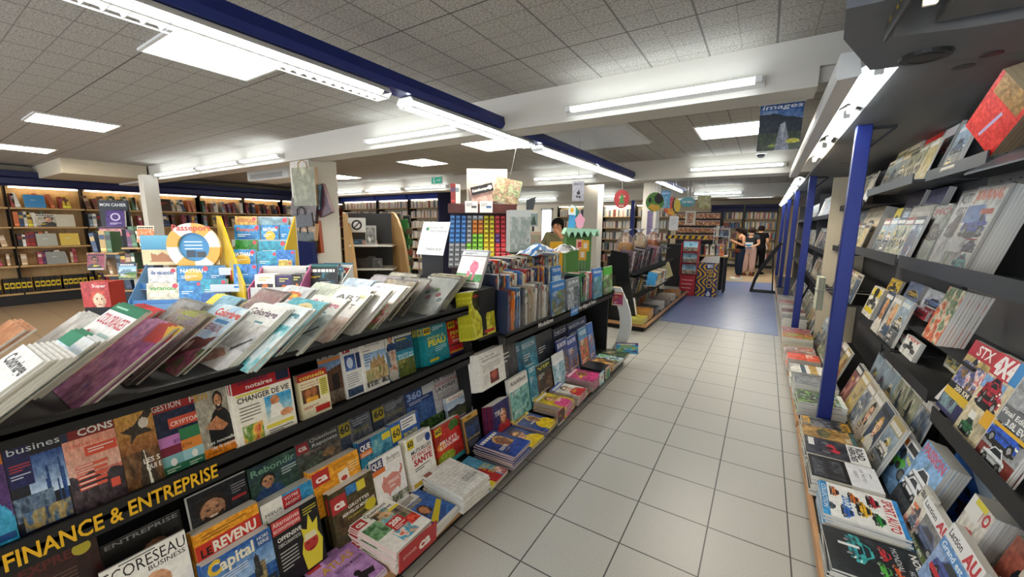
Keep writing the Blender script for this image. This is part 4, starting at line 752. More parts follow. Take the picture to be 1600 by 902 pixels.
# front row leaning on the second gondola
G6 = 'magazines leaning in the lower rows of the Modelisme gondola'
def B8(x, y): return (700+x*.2882, 400+y*.2882)
def simple(seed, bg, title, tcol, kind=None, cols=None):
    c = rcover(seed, kind, 34) if kind else C_(bg, 34, seed)
    if not kind: c.N(0,.3,1,1,cols or [hx(bg)*.7,bg,np.clip(hx(bg)*1.2,0,1)],5)
    c.ov = []; c.rect(0,0,1,.22,bg); c.spine = hx(bg)
    if title: c.txt(title,.08,.17,.1,tcol,.82,.02)
    c.lines(.1,.3,.4,3,.05,'f0f0ec',.016); c.lines(.1,.8,.6,2,.05,'f0f0ec',.016); return c
rowB = [('Actu','e4e2dc','ActuAilleurs','202428',(325,665),(425,632),'white magazine with teal picture, just past the joint shelf',5,['3a7a80','8ac0b8','2a5a60'],-1.45),
 ('teal','2f8aa0','CEST','e8f4f4',(430,600),(470,580),'teal magazine beside the white one with teal picture',4,['3a9ab0','2a6a88','7ac0c8'],-1.46),
 ('vip','1c2a20','VIP','c8c83a',(475,596),(552,562),'dark green magazine with three lime capital letters',3,['2a2a20','4a3a2a','8a6a4a'],-1.46),
 ('sea','dfe6e6','','9ab0b4',(562,540),(622,512),'pale magazine with a white seascape',2,['e0e8e8','9ac0cc','5a8a9a'],-1.45),
 ('eu1','2a3a7a','EUROPE','e8e8f0',(585,465),(640,440),'dark blue magazine next to the orange village cover',2,['2a4a8a','8a6a4a','1a2a5a'],-1.47),
 ('eu2','24408a','EUROPE','e8e8f4',(640,452),(692,420),'blue magazine with an orange village picture',3,['c87a3a','3a5a9a','8a4a2a'],-1.465),
 ('vosg','5a8ab0','VOSGES','e8f0e8',(704,400),(747,380),'magazine of a green valley with pale sky',3,['6a9a4a','c85a4a','3a6a34'],-1.465),
 ('cyc','3a6ab0','','f0f0e8',(750,372),(780,358),'blue magazine at the far end of the front row',3,['c86a2a','4a7ac0','8a3a20'],-1.465)]
for nm,bg,ti,tc,tl,tr,lb,n,cols,xt in rowB:
    stand('+x','B'+nm,simple(hash(nm) % 97 if False else sum(map(ord,nm)),bg,ti,tc,None,cols),B8(*tl),B8(*tr),xt,.17,10,lb,G6,n,.005)
rowB2 = [('par','3a7a98','PARIS','c8e0e8',(318,492),(386,468),'teal magazine lettered PARIS in the second row'),('reg','4a8aa0','REGION','d0e4e8',(390,465),(470,432),'blue green magazine beside the teal one in the second row'),('ado','2a2a5a','ado','e8e8f0',(330,575),(368,560),'small navy magazine lettered ado'),('fem','b8b0a8','','e8e4e0',(440,508),(482,494),'grey magazine with a woman beside the blue green one'),
 ('bri','3a4a5a','BRIANCON','d8dce0',(482,490),(520,472),'slate magazine in the second row behind the lime lettered one'),('mon','22262a','MONTAGNE','e0e0dc',(525,478),(588,452),'black magazine with broad white masthead in the second row'),('pla','2a3a5a','','c8d0e0',(590,455),(625,440),'navy magazine behind the orange village cover'),
 ('cot','2a2c44','DECO','c8ccd8',(568,400),(640,374),'dark blue grey magazine under the shelf lip'),('mai','38406a','MAISON cote','e0e4ee',(645,372),(745,325),'wide navy magazine under the far end of the lip'),('gre','3a3e44','','9aa0a8',(470,430),(560,395),'charcoal magazine under the Modelisme lettering'),('gr2','4a4c50','','8a8e94',(270,410),(350,390),'grey magazine under the shelf beside the yellow cover')]
for nm,bg,ti,tc,tl,tr,lb in rowB2:
    stand('+x','b2'+nm,simple(sum(map(ord,nm))+5,bg,ti,tc,None,None),B8(*tl),B8(*tr),-1.56,.26 if AX(*B8(*tl),-1.56)[2] > .5 else .2,10,lb,G6,2,.005)
# piles on the second deck
tvpile(63,'tv3',2.345,-1.15,8,.0055,'television weeklies just before the card stand',rz=3)
tvpile(64,'tv4',2.665,-1.15,14,.0058,'striped television weeklies, first tall pile past the small card',rz=3)
tvpile(65,'tv5',2.925,-1.15,13,.0058,'red headed magazines between the striped pile and the fan posters',rz=2)
tvpile(66,'tv6',3.27,-1.15,14,.006,'pink and white magazines before the small portrait card',w=.24,rz=2)
c = C_('26282c', 24, 51); c.N(0,0,1,1,['1c1e22','34383c'],3); pile('+x','blk',c,-1.17,3.60,ZD,.2,.27,12,.006,'black wrapped magazines near the end of the deck',G5)
c = C_('c8803a', 30, 52); c.N(0,0,1,1,['c8603a','3a3a3a','e8a84a','e0d8c8'],5); pile('+x','org',c,-1.16,3.82,ZD,.2,.27,8,.006,'orange and grey magazines next to the black pile',G5)
c = C_('3a80b8', 30, 53); c.N(0,0,1,1,['3a8ac8','5ab050','e8f0f0','2a5a8a','7ac83a'],5); pile('+x','end1',c,-1.165,4.03,ZD,.2,.27,5,.005,'blue and green magazines beside the green upright card',G5)
c = C_('4a6a4a', 30, 54); c.N(0,0,1,1,['6a8a5a','30382a','c8b88a'],5); pile('+x','end2',c,-1.165,4.26,ZD,.2,.27,4,.005,'dark green magazines at the last end of the deck',G5)
def card(x, y, z, w, h, col, seed, label, rz=0, kind='abs'):
    c = rcover(seed, kind, 20); mb = MB(['print']); c.draw(mb, w, h, .002); mb.box(-w/2,0,0,w/2,h,.0019,col); o = mb.obj('display_card'); a = R_(rz)
    place(o, (x, y, z), (-math.sin(a), math.cos(a), 0), (-.06, 0, 1)); return T(o, label, 'display card', 'small cards standing before the piles')
card(-1.14,2.50,.132,.12,.11,'e8e4dc',81,'small white card before the striped television pile')
card(-1.14,3.36,.132,.12,.12,'e8e4dc',82,'small card with an orange figure before the pink pile')
card(-1.14,3.53,.132,.12,.12,'e8e4dc',83,'second small white card, nearer the black wrapped pile')
o = card(-1.2,4.36,.132,.24,.13,'8aa05a',84,'green upright card at the end of the deck',-68)
# spines and covers in the stepped rack
RK = ['20304e','e8e6e0','c23a2a','e07a2a','3a6ab0','d8c8a0','5a2a2a','2a2a2c','8a8c90','3a8a50','f0ede4','b8a878','6a8aa8']
_SP = {}
def spine_mesh(k, t, h, w, col):
    key = (k, round(t,3), round(h,3), round(w,3))
    if key not in _SP:
        mb = MB(['print','matte']); b = hx(col); g = random.Random(k*31+7)
        mb.bevbox(-t/2, 0, 0, t/2, w, h, min(.0015, t*.2), b); c2 = hx(RK[g.randrange(len(RK))])
        y = -.0004
        mb.quad((-t*.42,y,h*.82),(t*.42,y,h*.82),(t*.42,y,h*.93),(-t*.42,y,h*.93),c2)
        for q in range(g.randrange(2,5)):
            z = h*(.1+.6*g.random()); mb.quad((-t*.3,y,z),(t*.3,y,z),(t*.3,y,z+h*.1),(-t*.3,y,z+h*.1), RK[g.randrange(len(RK))] if g.random() < .4 else np.clip(b*1.25+.05,0,1))
        _SP[key] = mb.mesh('hobby_magazine')
    return _SP[key]
def spines(x, z, y0, y1, h, label, group, tmin=.006, tmax=.02, cols=RK, name='hobby_magazine', cat='hobby magazine', w=.2, gap=.35):
    y = y0; i = 0
    while y < y1:
        t = rnd.choice((tmin, (tmin+tmax)/2, tmax)); k = rnd.randrange(40); hh = h*rnd.choice((.9, .95, 1.0))
        o = bpy.data.objects.new(name, spine_mesh(k, t, hh, w, cols[k % len(cols)] if i else '26304a')); COL.objects.link(o)
        o.location = (x+rnd.uniform(-.006,.004), y+t/2, z); o.rotation_euler = (R_(rnd.uniform(-1,2)), 0, R_(90))
        T(o, f'{ordw(i)} magazine spine along {label}', cat, group); y += t+.0015+gap*.01*rnd.random(); i += 1
spines(-1.415, .832, 2.18, 2.36, .3, 'the front tier, orange ones at its start', 'upright magazines in the front tier', cols=['c85a3a','3a6a9a','e07a2a','d8d4cc','8a3a2a'])
spines(-1.415, .832, 2.37, 2.76, .3, 'the front tier, pale ones before the blue cover', 'upright magazines in the front tier', .008, .016, ['d8d4c8','8a8a88','e8e4da','b8a890','5a5a5c'])
spines(-1.51, .932, 2.18, 2.98, .3, 'the middle tier of the clear rack', 'upright magazines in the middle tier', .01, .024, ['1f2f55','2a3a5a','d8903a','e8dcc8','8a2a2a','26282c','3a6ab0','c8c4b8'])
spines(-1.63, 1.022, 2.2, 3.4, .29, 'the top tier of the clear rack', 'upright magazines in the top tier', .014, .03, ['24304a','e8e4da','c83a2a','b8b0a0','2a2a2c','d8b83a','8a9aa8'])
spines(-1.415, .832, 3.5, 3.74, .27, 'the front tier beside the green cover', 'upright magazines in the front tier', .01, .026, ['2f7a48','b8343a','e8e6e0','8a8c90','c03038'])
for nm, bg, ti, tl, tr, xt, zb, lb, cols in (('ho','3a80c8','maisons',(560,138),(632,130),-1.415,.832,'blue sky cover with a country house on the clear rack',['c89a6a','4a90d0','7a6a4a','6aa84a']),('mt','8a9298','JURA',(645,126),(712,116),-1.415,.832,'grey mountain cover beside the country house cover',['7a8a98','c8ccd0','4a5a6a','6a7a5a']),
    ('gn','2f7a40','',(716,92),(740,88),-1.43,.832,'narrow green cover standing in the clear rack',['2f7a40','4a9a58']),('no','3a7ac8','Nous',(785,70),(832,62),-1.42,.832,'pale blue sky cover over green hills beside the green edged one',['4a8a3a','6aa0d8','2a5a2a']),('lc','4aa03a','',(845,62),(890,54),-1.42,.832,'last cover of the rack with a bright green edge',['c8b8a8','5a9a4a','6a4a3a','e8e0d8']),('tr','2f7ac4','TRUN',(560,60),(612,50),-1.525,.932,'light blue cover facing out of the middle tier',['3a8ad0','e8ecf0'])):
    stand('+x','R'+nm,simple(sum(map(ord,nm))+9,bg,ti,'f0f4f8',None,cols),B8(*tl),B8(*tr),xt,zb,4,lb,'covers facing out of the clear rack',3 if nm != 'gn' else 1,.005)
ac = thing('clear_divider_rack', 'clear acrylic divider rack holding upright magazines over Modelisme', 'divider rack', (-1.4,3.2,.852))
for x, z0, z1 in ((.012,-.0,.16),(-.098,.082,.2),(-.218,.172,.26)):
    mb = MB(['acrylic']); mb.box(x-.0015,-1.03,z0,x+.0015,1.2,z1); mb.obj('front_sheet', ac)
# clear bags and oddments lying on top of the rack
def crumple(name, label, x, y, z, sx, sy, sz, mats, cols, seed, cat, n=(26,22)):
    g = np.random.default_rng(seed); mb = MB(mats); nu, nv = n; hm = vnoise(nv+1, nu+1, 4, 4, g)*.7+vnoise(nv+1, nu+1, 9, 9, g)*.3
    V = []; 
    for j in range(nv+1):
        for i in range(nu+1):
            u, v = i/nu*2-1, j/nv*2-1; e = max(0, 1-(abs(u)**3+abs(v)**3)*.75); V.append((u*sx/2*(.9+.2*hm[j,i]), v*sy/2*(.9+.2*hm[j,i]), sz*e*(.35+.65*hm[j,i])))
    b = len(mb.v); mb.v += V; cn = vnoise(nv, nu, 3, 3, g); mn = vnoise(nv, nu, 5, 5, g)
    for j in range(nv):
        for i in range(nu): q = j*(nu+1)+i; mb.f.append([q,q+1,q+nu+2,q+nu+1]); mb.c.append(hx(cols[min(len(cols)-1, int(cn[j,i]*len(cols)))])*(.9+.2*hm[j,i])); mb.k.append(int(mn[j,i] > .62) if len(mats) > 1 else 0)
    o = mb.obj(name, smooth=True); o.location = (x,y,z); return T(o, label, cat)
crumple('plastic_bag', 'crumpled blue and clear plastic wrapping on top of the rack', -1.66, 3.05, 1.318, .2, .5, .1, ['print','clear_film'], ['5a9ad8','e8eef2','3a7ac0','dfe4e6'], 5, 'plastic wrapping')
crumple('plastic_bag', 'clear crumpled plastic film lying along the far rack top', -1.66, 3.62, 1.312, .18, .42, .08, ['print','clear_film'], ['e8e8e8','f4f4f2','d8d8dc'], 6, 'plastic wrapping')

# ================================================================ COLOURING BOOKS FANNED ON TOP OF THE GONDOLA
FT = R_(37); FX, FY = (1, 0, 0), (0, math.cos(FT), math.sin(FT))
def fan(nm, cv, xr, ytop, label, n=4, t=.006, w=.245, h=.295, z=1.0625, rz=0, wrap=False, name='colouring_book', cat='colouring book', group='colouring books fanned along the gondola top'):
    """books lying back like dominoes, facing the near end of the aisle"""
    n = min(n, 3) if nm not in ('f_mand', 'f_crea') else n
    me = mag_mesh(nm, cv, w, h, t, nm=name); a = R_(rz); y0 = ytop-h*math.cos(FT)
    for k in range(n):
        j = rnd.uniform(-.012, .012) if k else 0
        o = mag(me, label if k == 0 else ' '.join(f'{ordw(k)} copy under the {label}'.split()[:16]), group, name, cat)
        X = (math.cos(a), math.sin(a), 0); Y = (-math.sin(a)*math.cos(FT), math.cos(a)*math.cos(FT), math.sin(FT))
        nv = np.cross(X, Y)
        place(o, np.array([xr-w/2+j, y0+k*(t/math.sin(FT)+.0006), z]) - nv*t, X, Y)
        if wrap and k < 2:
            mb = MB(['clear_film']); e = .006; mb.box(-w/2-e,.001,-.0005,w/2+e,h+e,t+.0025); mb.obj('plastic_wrap', o)
GF = None
def colo(seed, bg, title, tcol, pic, art=None, n=48):
    c = Cover(bg, n, 1.27, seed)
    if pic: c.N(*pic[:4], pic[4], pic[5] if len(pic) > 5 else 5)
    if art: art(c)
    if title: c.txt(title, .1, .17, .1, tcol, .82, .03)
    c.paper = hx('e0ddd4'); return c
def A_mand(c): c.lines(.1,.28,.3,1,.03,'d8c86a',.02); c.txt('mandalas',.2,.42,.08,'5a8a6a',.66,.01)
fan('f_mand', colo(201,'e6e5e2','Coloriage','4a4a4c',(0,.5,1,1,['e4e4e2','d8dade','eceae6'],5),A_mand), -1.42, .17, 'white colouring book lettered mandalas at the near end', 6)
fan('f_feat', colo(202,'e2e6e8','','',(0,.1,1,1,['e0e6ea','d0e0ea','e8ecee'],5),lambda c:(c.rect(.0,0,.55,.14,'2f8a6a'),c.poly([(.3,.6),(.55,.3),(.62,.32),(.4,.64)],'c05060'),c.poly([(.45,.8),(.75,.42),(.8,.46),(.55,.84)],'c85a68'),c.disc(.8,.3,.1,'a8c8e0'))), -1.53, .28, 'pale colouring book with pink feathers and green corner', 4)
def A_mon(c): c.rect(0,0,1,.1,'2a7a5a'); c.lines(.1,.04,.7,1,.03,'a8d8c0',.02); c.txt('COLORIAGES',.06,.26,.12,'c23a4a',.88,.02); c.poly([(.2,.72),(.3,.55),(.42,.52),(.4,.42),(.5,.5),(.62,.4),(.66,.54),(.82,.44),(.76,.6),(.86,.66),(.7,.78),(.5,.86),(.3,.84)],'3a5a9a'); c.poly([(.36,.66),(.5,.6),(.64,.66),(.5,.74)],'7a8ac0'); c.disc(.2,.4,.06,'c23a4a'); c.rect(.55,.34,.9,.4,'b8d8d4')
fan('f_mons', colo(203,'e8e8e6','','',None,A_mon), -1.565, .405, 'white colouring book with a spiky blue creature', 2, z=1.112, w=.26, h=.31)
fan('f_pink', colo(204,'a85a90','','',(0,0,1,1,['b06aa0','8a4a80','c890b0','7a5aa0'],5),lambda c:(c.poly([(.5,0),(1,0),(1,.2),(.6,.24)],'b83a34'),c.poly([(.8,0),(1,0),(1,.14)],'e0b83a'))), -1.53, .455, 'pink and purple colouring book under the spiky creature', 5)
fan('f_wrap', colo(205,'9a7088','MYSTERES','c8b0d8',(0,0,1,1,['8a5a8a','b08a6a','a87aa0','6a4a6a'],5),lambda c:(c.G(0,.3,'c8b88a','b08a8a'),c.poly([(.2,.02),(.66,-.02),(.7,.1),(.24,.16)],'d8e03a'),c.disc(.6,.6,.1,'a8a03a'))), -1.64, .585, 'purple wrapped book with a bright yellow sticker', 7, wrap=True)
def A_horse(c): c.N(0,.62,1,1,['3a5a2a','6a8a4a','c85a90','2a4a24'],6); c.P([(.3,.6),(.45,.5),(.7,.5),(.95,.42),(.9,.6),(.6,.72),(.4,.9),(.3,.85)],'6a2f24'); c.P([(.4,.62),(.5,.55),(.56,.66),(.46,.74)],'d8c8b8'); c.txt('Coloriage',.2,.15,.11,'c83a34',.78,.04); c.rect(.45,.2,.85,.25,'3a8ac8'); c.txt('CHEVAUX',.24,.38,.1,'a02a34',.6,.02)
fan('f_hors', colo(206,'dfe6e8','','',(0,.0,1,.62,['e4e8ea','c8dce8','9ac0dc'],3),A_horse), -1.61, .70, 'colouring book with a brown horse', 5)
def A_hand(c): c.N(0,.3,1,.7,['e4e4e2','c8c8c8','b8b4b0'],8); c.P([(0,1),(.1,.8),(.45,.72),(.66,.8),(.5,.9),(.3,1)],'c08a74'); c.P([(.6,.7),(.9,.5),(.92,.53),(.64,.75)],'3a3a3c'); c.lines(.5,.26,.4,1,.03,'5a9aa8',.03)
fan('f_lage', colo(207,'e4e4e2','Coloriage','5a3a5a',(0,.3,1,.7,['e4e4e2','d0d0d0','c0bcb8'],8),A_hand), -1.52, .80, 'grey shaded colouring book with a drawing hand', 4)
def A_snake(c): 
    c.N(0,.3,1,1,['d8e8ec','5ab0b8','e8f0f0','c8dce4'],4)
    for i in range(9): c.disc(.2+.04*i,.92-.07*i,.09,'e8d43a' if i % 2 else '2a6a4a'); c.disc(.2+.04*i,.92-.07*i,.045,'a02a4a')
fan('f_snak', colo(208,'dfe8ea','Coloriage','5a9aa8',None,A_snake), -1.45, .845, 'colouring book with a beaded yellow and green snake', 3)
def A_teal(c):
    c.N(0,.2,1,1,['4aa0b0','6ab8c0','3a90a4'],3)
    for r,k in ((.34,'e8d8a0'),(.27,'d8a83a'),(.2,'e890b0'),(.13,'d8507a'),(.07,'f0d8c8')): c.disc(.55,.3,r,k)
    c.R(0,.78,1,1,'7a4a78'); c.R(0,.86,1,1,'3a8a98')
fan('f_teal', colo(209,'58a8b4','','',None,A_teal), -1.50, .945, 'teal colouring book with a pink and yellow mandala', 4)
fan('f_hand', colo(210,'e4e3e0','Coloriage','c04a72',(0,.3,1,.7,['e4e4e2','d0d0d0','c0bcb8'],8),A_hand), -1.49, 1.04, 'colouring book with pink title and drawing hand', 5)
fan('f_oran', colo(211,'e6dcc8','Coloriage','dc6a3a',(0,.2,1,1,['e6dcc8','d8c8a8','e8e4d8'],4),A_hand), -1.62, 1.27, 'cream colouring book with orange title', 4)
fan('f_art', colo(212,'e8e8e8','ART','2a2a2e',(0,.5,1,1,['e8e8e8','c8b0a4','e4dcd8'],4),lambda c:(c.txt('T',.72,.34,.1,'2a2a2e',.12,.03),c.rect(.76,.03,.96,.12,'d8d03a'))), -1.53, 1.19, 'white colouring book lettered ART', 4)
fan('f_age2', colo(213,'e4e4e2','Coloriage','6a6a6e',(0,.3,1,1,['e4e4e2','d8d8d6','e8e8e6'],6),lambda c:c.rect(.78,.03,.96,.12,'d8d03a')), -1.55, 1.33, 'white and grey colouring book with yellow corner', 6)
def A_leaf(c): c.N(0,.3,1,1,['d8c8a8','5a8a3a','c86a6a','e8e0d0','6a9a4a'],6)
fan('f_col3', colo(214,'e4e0d8','Coloriage','5a4a6a',None,A_leaf), -1.57, 1.45, 'colouring book with green leaves on cream', 5)
def A_tan(c): c.N(0,0,1,1,['cdb894','b89a6a','d8ccb0','8a6a4a'],5)
fan('f_brow', colo(215,'c8b48c','','',None,A_tan), -1.65, 1.60, 'tan wrapped colouring book', 5, wrap=True)
def A_swirl(c):
    for q in range(5): c.disc(.3+.12*q,.5+.12*math.sin(q*2.1),.12,'2a2a2c'); c.disc(.3+.12*q,.5+.12*math.sin(q*2.1),.07,'d8d4cc')
fan('f_blac', colo(216,'d4d0c6','','',(0,0,1,1,['d8d4cc','b8b0a4','e0dcd4'],5),A_swirl), -1.66, 1.72, 'wrapped book with black swirls', 4, wrap=True)
def A_flow(c):
    for q,k in enumerate(['c85a5a','6a9a4a','d88a8a','8ab06a','b84a5a','5a8a8a']): c.disc(.2+.13*q,.3+.35*((q*.37) % 1),.08,k)
fan('f_flow', colo(217,'dfe0da','','',(0,0,1,1,['e0e2dc','cfd8d0','e8e4dc'],5),A_flow), -1.53, 1.83, 'wrapped book of small red flowers', 5, wrap=True)
fan('f_crea', colo(218,'d0c8a8','','',(0,0,1,1,['d8d0b0','c0b48c','e0dcc8'],5),None), -1.60, 1.93, 'cream wrapped book at the far end of the fan', 8, wrap=True)
# second row behind
sec = [('b_red','b8343a',.52,'red book with a white bird',lambda c:(c.poly([(.2,.2),(.4,.3),(.7,.2),(.6,.4),(.4,.46),(.25,.4)],'f0e8e0'),c.R(0,.5,1,1,'d8a84a'))),('b_whi','e0e2e4',.66,'white wrapped book behind the yellow sticker',None),('b_60','7ab0c8',.80,'light blue book with a yellow corner',lambda c:c.rect(.0,.0,.3,.2,'e0d03a')),('b_mand','d8a0a0',.99,'pink wrapped book with red capitals',lambda c:c.txt('MANDALA',.06,.2,.12,'b83a4a',.86,.03)),('b_hot','d8dce0',1.13,'grey book with an orange hot dog',lambda c:(c.E(.5,.2,.3,.1,'c86a3a'),c.E(.5,.2,.26,.04,'e8b84a'))),('b_gre','c8d0c0',1.28,'grey green book in the second row',None),('b_blu','b0c4d8',1.5,'pale blue book behind the green leaf book',None),('b_lil','c8c0d0',1.68,'lilac wrapped book in the second row',None),('b_crm','d8d2b8',1.84,'cream wrapped book in the second row',None),('b_out','d4d2cc',.36,'white book behind the spiky blue creature',None),('b_nea','c88a60',.2,'orange edged book behind the pink feathers',None)]
for i,(nm,bg,yt,lb,art) in enumerate(sec):
    fan(nm, colo(230+i,bg,'','',(0,0,1,1,[bg,hx(bg)*.85,np.clip(hx(bg)*1.1,0,1)],4),art,30), -1.885+.02*(i % 2), yt, lb, 5, wrap=i in (1,3,7,8))
# dark holder with a pale label at the tray front
mb = MB(['paint']); mb.bevbox(-.05,0,0,.05,.11,.012,.002,'15161a'); mb.quad((-.036,.012,.0125),(.036,.012,.0125),(.036,.092,.0125),(-.036,.092,.0125),'e0d8c0'); mb.quad((-.02,.06,.013),(.02,.06,.013),(.02,.085,.013),(-.02,.085,.013),'d8a83a')
o = mb.obj('label_holder'); p = AZ(163,603,1.077); place(o,(p[0]-.0,p[1]-.05,1.077),(1,0,0),(0,.98,.2)); T(o,'black holder with a cream label at the tray front','label holder')
# magazine and sign standing at the joint of the gondolas
ys = 2.1; a = AY(667,344,ys); b = AY(709,344,ys); w = .25
sb = MB(['paint']); C = Cover('e6e8ea',24,1.1,5); C.disc(.22,.22,.07,'5aa03a'); C.disc(.2,.22,.04,'2a4a8a'); C.txt('Courrier',.32,.2,.075,'20242a',.5,.005); C.txt('international',.32,.31,.075,'20242a',.62,.005); C.txt('CHAQUE JEUDI',.3,.86,.07,'2a2e34',.6,.01)
C.draw(sb,w,.24,.004); sb.box(-w/2,0,0,w/2,.24,.0039,'dfe2e4'); o = sb.obj('sign_board'); place(o,(-1.95,2.02,1.358),(1,.0,.0),(0,.35,.94)); T(o,'white sign with a green globe beside the fanned books','sign')
sbs = MB(['black_shelf']); sbs.prism([(-.1,0,0),(.1,0,0),(.1,0,.29),(-.1,0,.29)],(0,.012,0)); sbs.bevbox(-.11,-.06,-.012,.11,.07,0,.003); so = sbs.obj('sign_stand'); so.location = (-1.95,2.045,1.075); T(so,'black stand holding the white sign beside the fanned books','sign stand')
c = Cover('e2dcd8',46,1.3,60); c.R(0,.62,1,.85,'3a8a4a'); c.N(0,.2,1,.64,['ece0e0','e8d8dc','f0e8e8'],3); c.E(.62,.46,.16,.16,'d86a8a'); c.E(.56,.36,.05,.09,'d86a8a'); c.P([(.42,.56),(.52,.6),(.5,.8),(.42,.8)],'d86a8a'); c.P([(.62,.6),(.72,.56),(.7,.82),(.62,.8)],'c85a7a'); c.rect(0,0,1,.16,'d8dce0'); c.rect(0,.155,1,.175,'20242a'); c.rect(0,.02,1,.035,'20242a'); c.lines(.1,.08,.5,2,.03,'3a3e44',.014); c.R(0,.86,1,1,'d8d8d4'); c.lines(.08,.9,.8,2,.04,'4a4a4c',.016)
me = mag_mesh('cour',c,.2,.27,.006); 
for k in range(4): o = mag(me, 'magazine with a pink figure on green leaning past the fanned books' if k == 0 else f'{ordw(k)} copy behind the pink figure magazine past the fan', None); place(o,(-1.62,2.0+k*.0075,1.162),(1,.08,0),(-.02,.5,.87))
st = MB(['black_shelf']); st.prism([(-1.74,1.97,1.005),(-1.74,2.14,1.005),(-1.74,2.14,1.16),(-1.74,1.97,1.16)],(.26,0,0)); o = st.obj('riser_block'); T(o,'black block under the pink figure magazine','riser block')

# ================================================================ RIGHT WALL OF MOTORING MAGAZINES
XL, XR_, YE = .33, 1.1, 16.0
def wall_unit(name, label, y0, y1):
    t = thing(name, label, 'magazine shelving', (1.08, (y0+y1)/2, 0), group='wall bays of magazine shelving'); oy = (y0+y1)/2
    def B(nm, mat, *bs):
        mb = MB([mat])
        for b in bs: mb.box(b[0]-1.08, b[1]-oy, b[2], b[3]-1.08, b[4]-oy, b[5])
        return mb.obj(nm, t)
    B('plinth', 'black_shelf', (XL+.05, y0+.01, 0, 1.08, y1-.01, .075)); B('deck', 'black_shelf', (XL+.02, y0, .075, 1.08, y1, .11)); B('edge_strip', 'wood_strip', (XL, y0, .065, XL+.02, y1, .115))
    return t, B
def sloped_shelf(B, x0, x1, z, y0, y1, mat='grey_shelf', lip=.06, nm='shelf'):
    """shelf board with an upstanding lip at x0"""
    return B(nm, mat, (x0, y0, z, x1, y1, z+.012), (x0-.004, y0, z-.012, x0+.003, y1, z+lip))
wa, WB = wall_unit('magazine_shelving', 'wall bay of car and motorcycle magazines closest to the camera', .9, 3.46)
WB('back_panel', 'steel', (1.06, .9, .11, 1.085, 3.46, 2.2))
mb = MB(['paint'])
for i in range(14):
    for j in range(12): y = 2.0+i*.1-2.18; z = 1.62+j*.05; mb.box(-.022, y-.012, z, -.0205, y+.012, z+.006, '16181a')
mb.obj('slots', [c for c in wa.children if c.name.startswith('back_panel')][0])
sloped_shelf(WB, .70, 1.06, .735, .9, 2.40, 'black_shelf', .055); sloped_shelf(WB, .74, 1.06, 1.335, 1.0, 3.46, 'grey_shelf', .062); sloped_shelf(WB, .80, 1.06, 1.86, 2.66, 3.46, 'grey_shelf', .05)
WB('step_shelf', 'black_shelf', (.80, 2.42, .965, 1.06, 3.3, .977)); sloped_shelf(WB, .74, 1.06, .74, 2.62, 3.46, 'black_shelf', .05)
mb = MB(['grey_shelf']); mb.prism([(-.36,-.09,1.80),(-.14,-.09,1.95),(-.14,.42,1.95),(-.36,.42,1.80)], (0,0,.008)); mb.obj('tilted_shelf', wa)
mb = MB(['black_shelf']); mb.prism([(-.10,-.5,1.0),(-.02,-.5,1.0),(-.02,-.2,1.28),(-.10,-.2,1.28)], (0,.01,0)); mb.obj('bracket', wa)
wb, WC = wall_unit('magazine_shelving', 'second wall bay of magazines, past the first blue post', 3.54, 6.5)
WC('back_panel', 'dark_wall', (1.06, 3.54, .11, 1.085, 6.5, 2.2))
sloped_shelf(WC, .74, 1.06, .74, 3.54, 4.35, 'black_shelf', .05); sloped_shelf(WC, .74, 1.06, 1.335, 3.54, 4.9, 'grey_shelf', .06); sloped_shelf(WC, .76, 1.06, 1.86, 3.54, 4.9, 'grey_shelf', .05); sloped_shelf(WC, .72, 1.06, .80, 5.0, 6.5, 'black_shelf', .05); sloped_shelf(WC, .74, 1.06, 1.30, 5.0, 6.5, 'black_shelf', .05); sloped_shelf(WC, .76, 1.06, 1.78, 5.0, 6.5, 'black_shelf', .05)
mb = MB(['panel_wood']); mb.mats=['cream_wall']; mb.box(-.42, 1.40, .12, -.03, 1.44, 2.18); mb.obj('divider', wb)
for q, (y0, y1, lb) in enumerate(((6.62, 9.1, 'third wall bay of magazines, past the second blue post'), (9.2, 11.6, 'fourth wall bay of magazines beside the black curved stand'), (11.7, 14.2, 'fifth wall bay of magazines near the beige floor'))):
    t, B = wall_unit('magazine_shelving', lb, y0, y1); B('back_panel', 'dark_wall', (1.06, y0, .11, 1.085, y1, 2.2))
    for z in (.7, 1.2, 1.7): sloped_shelf(B, .72, 1.06, z, y0, y1, 'black_shelf', .05)
    mb = MB(['dark_wall']); mb.box(-.3, (y1-y0)/2-.03, .11, -.03, (y1-y0)/2, 2.15); mb.obj('divider', t)
def post(x, y, label, z1=2.22):
    t = thing('blue_post', label, 'post', (x, y, 0), group='blue metal posts along the wall shelving')
    mb = MB(['blue_metal']); mb.bevbox(-.04, -.035, .116, .04, .035, z1, .004); mb.obj('upright', t)
    mb = MB(['black_shelf']); mb.bar((.04, 0, z1-.02), (.16, 0, z1-.02), .012, .02); mb.bar((.035, 0, z1-.14), (.15, 0, z1-.03), .01, .014); mb.obj('bracket', t)
post(.48, 3.5, 'blue post nearest the camera, rising between the magazine piles'); post(.46, 6.55, 'second blue post, with the beige divider panel behind it'); post(.44, 9.15, 'third blue post, beside the black curved stand')
post(.42, 11.65, 'fourth blue post down the wall shelving'); post(.40, 14.25, 'fifth blue post, at the beige floor')
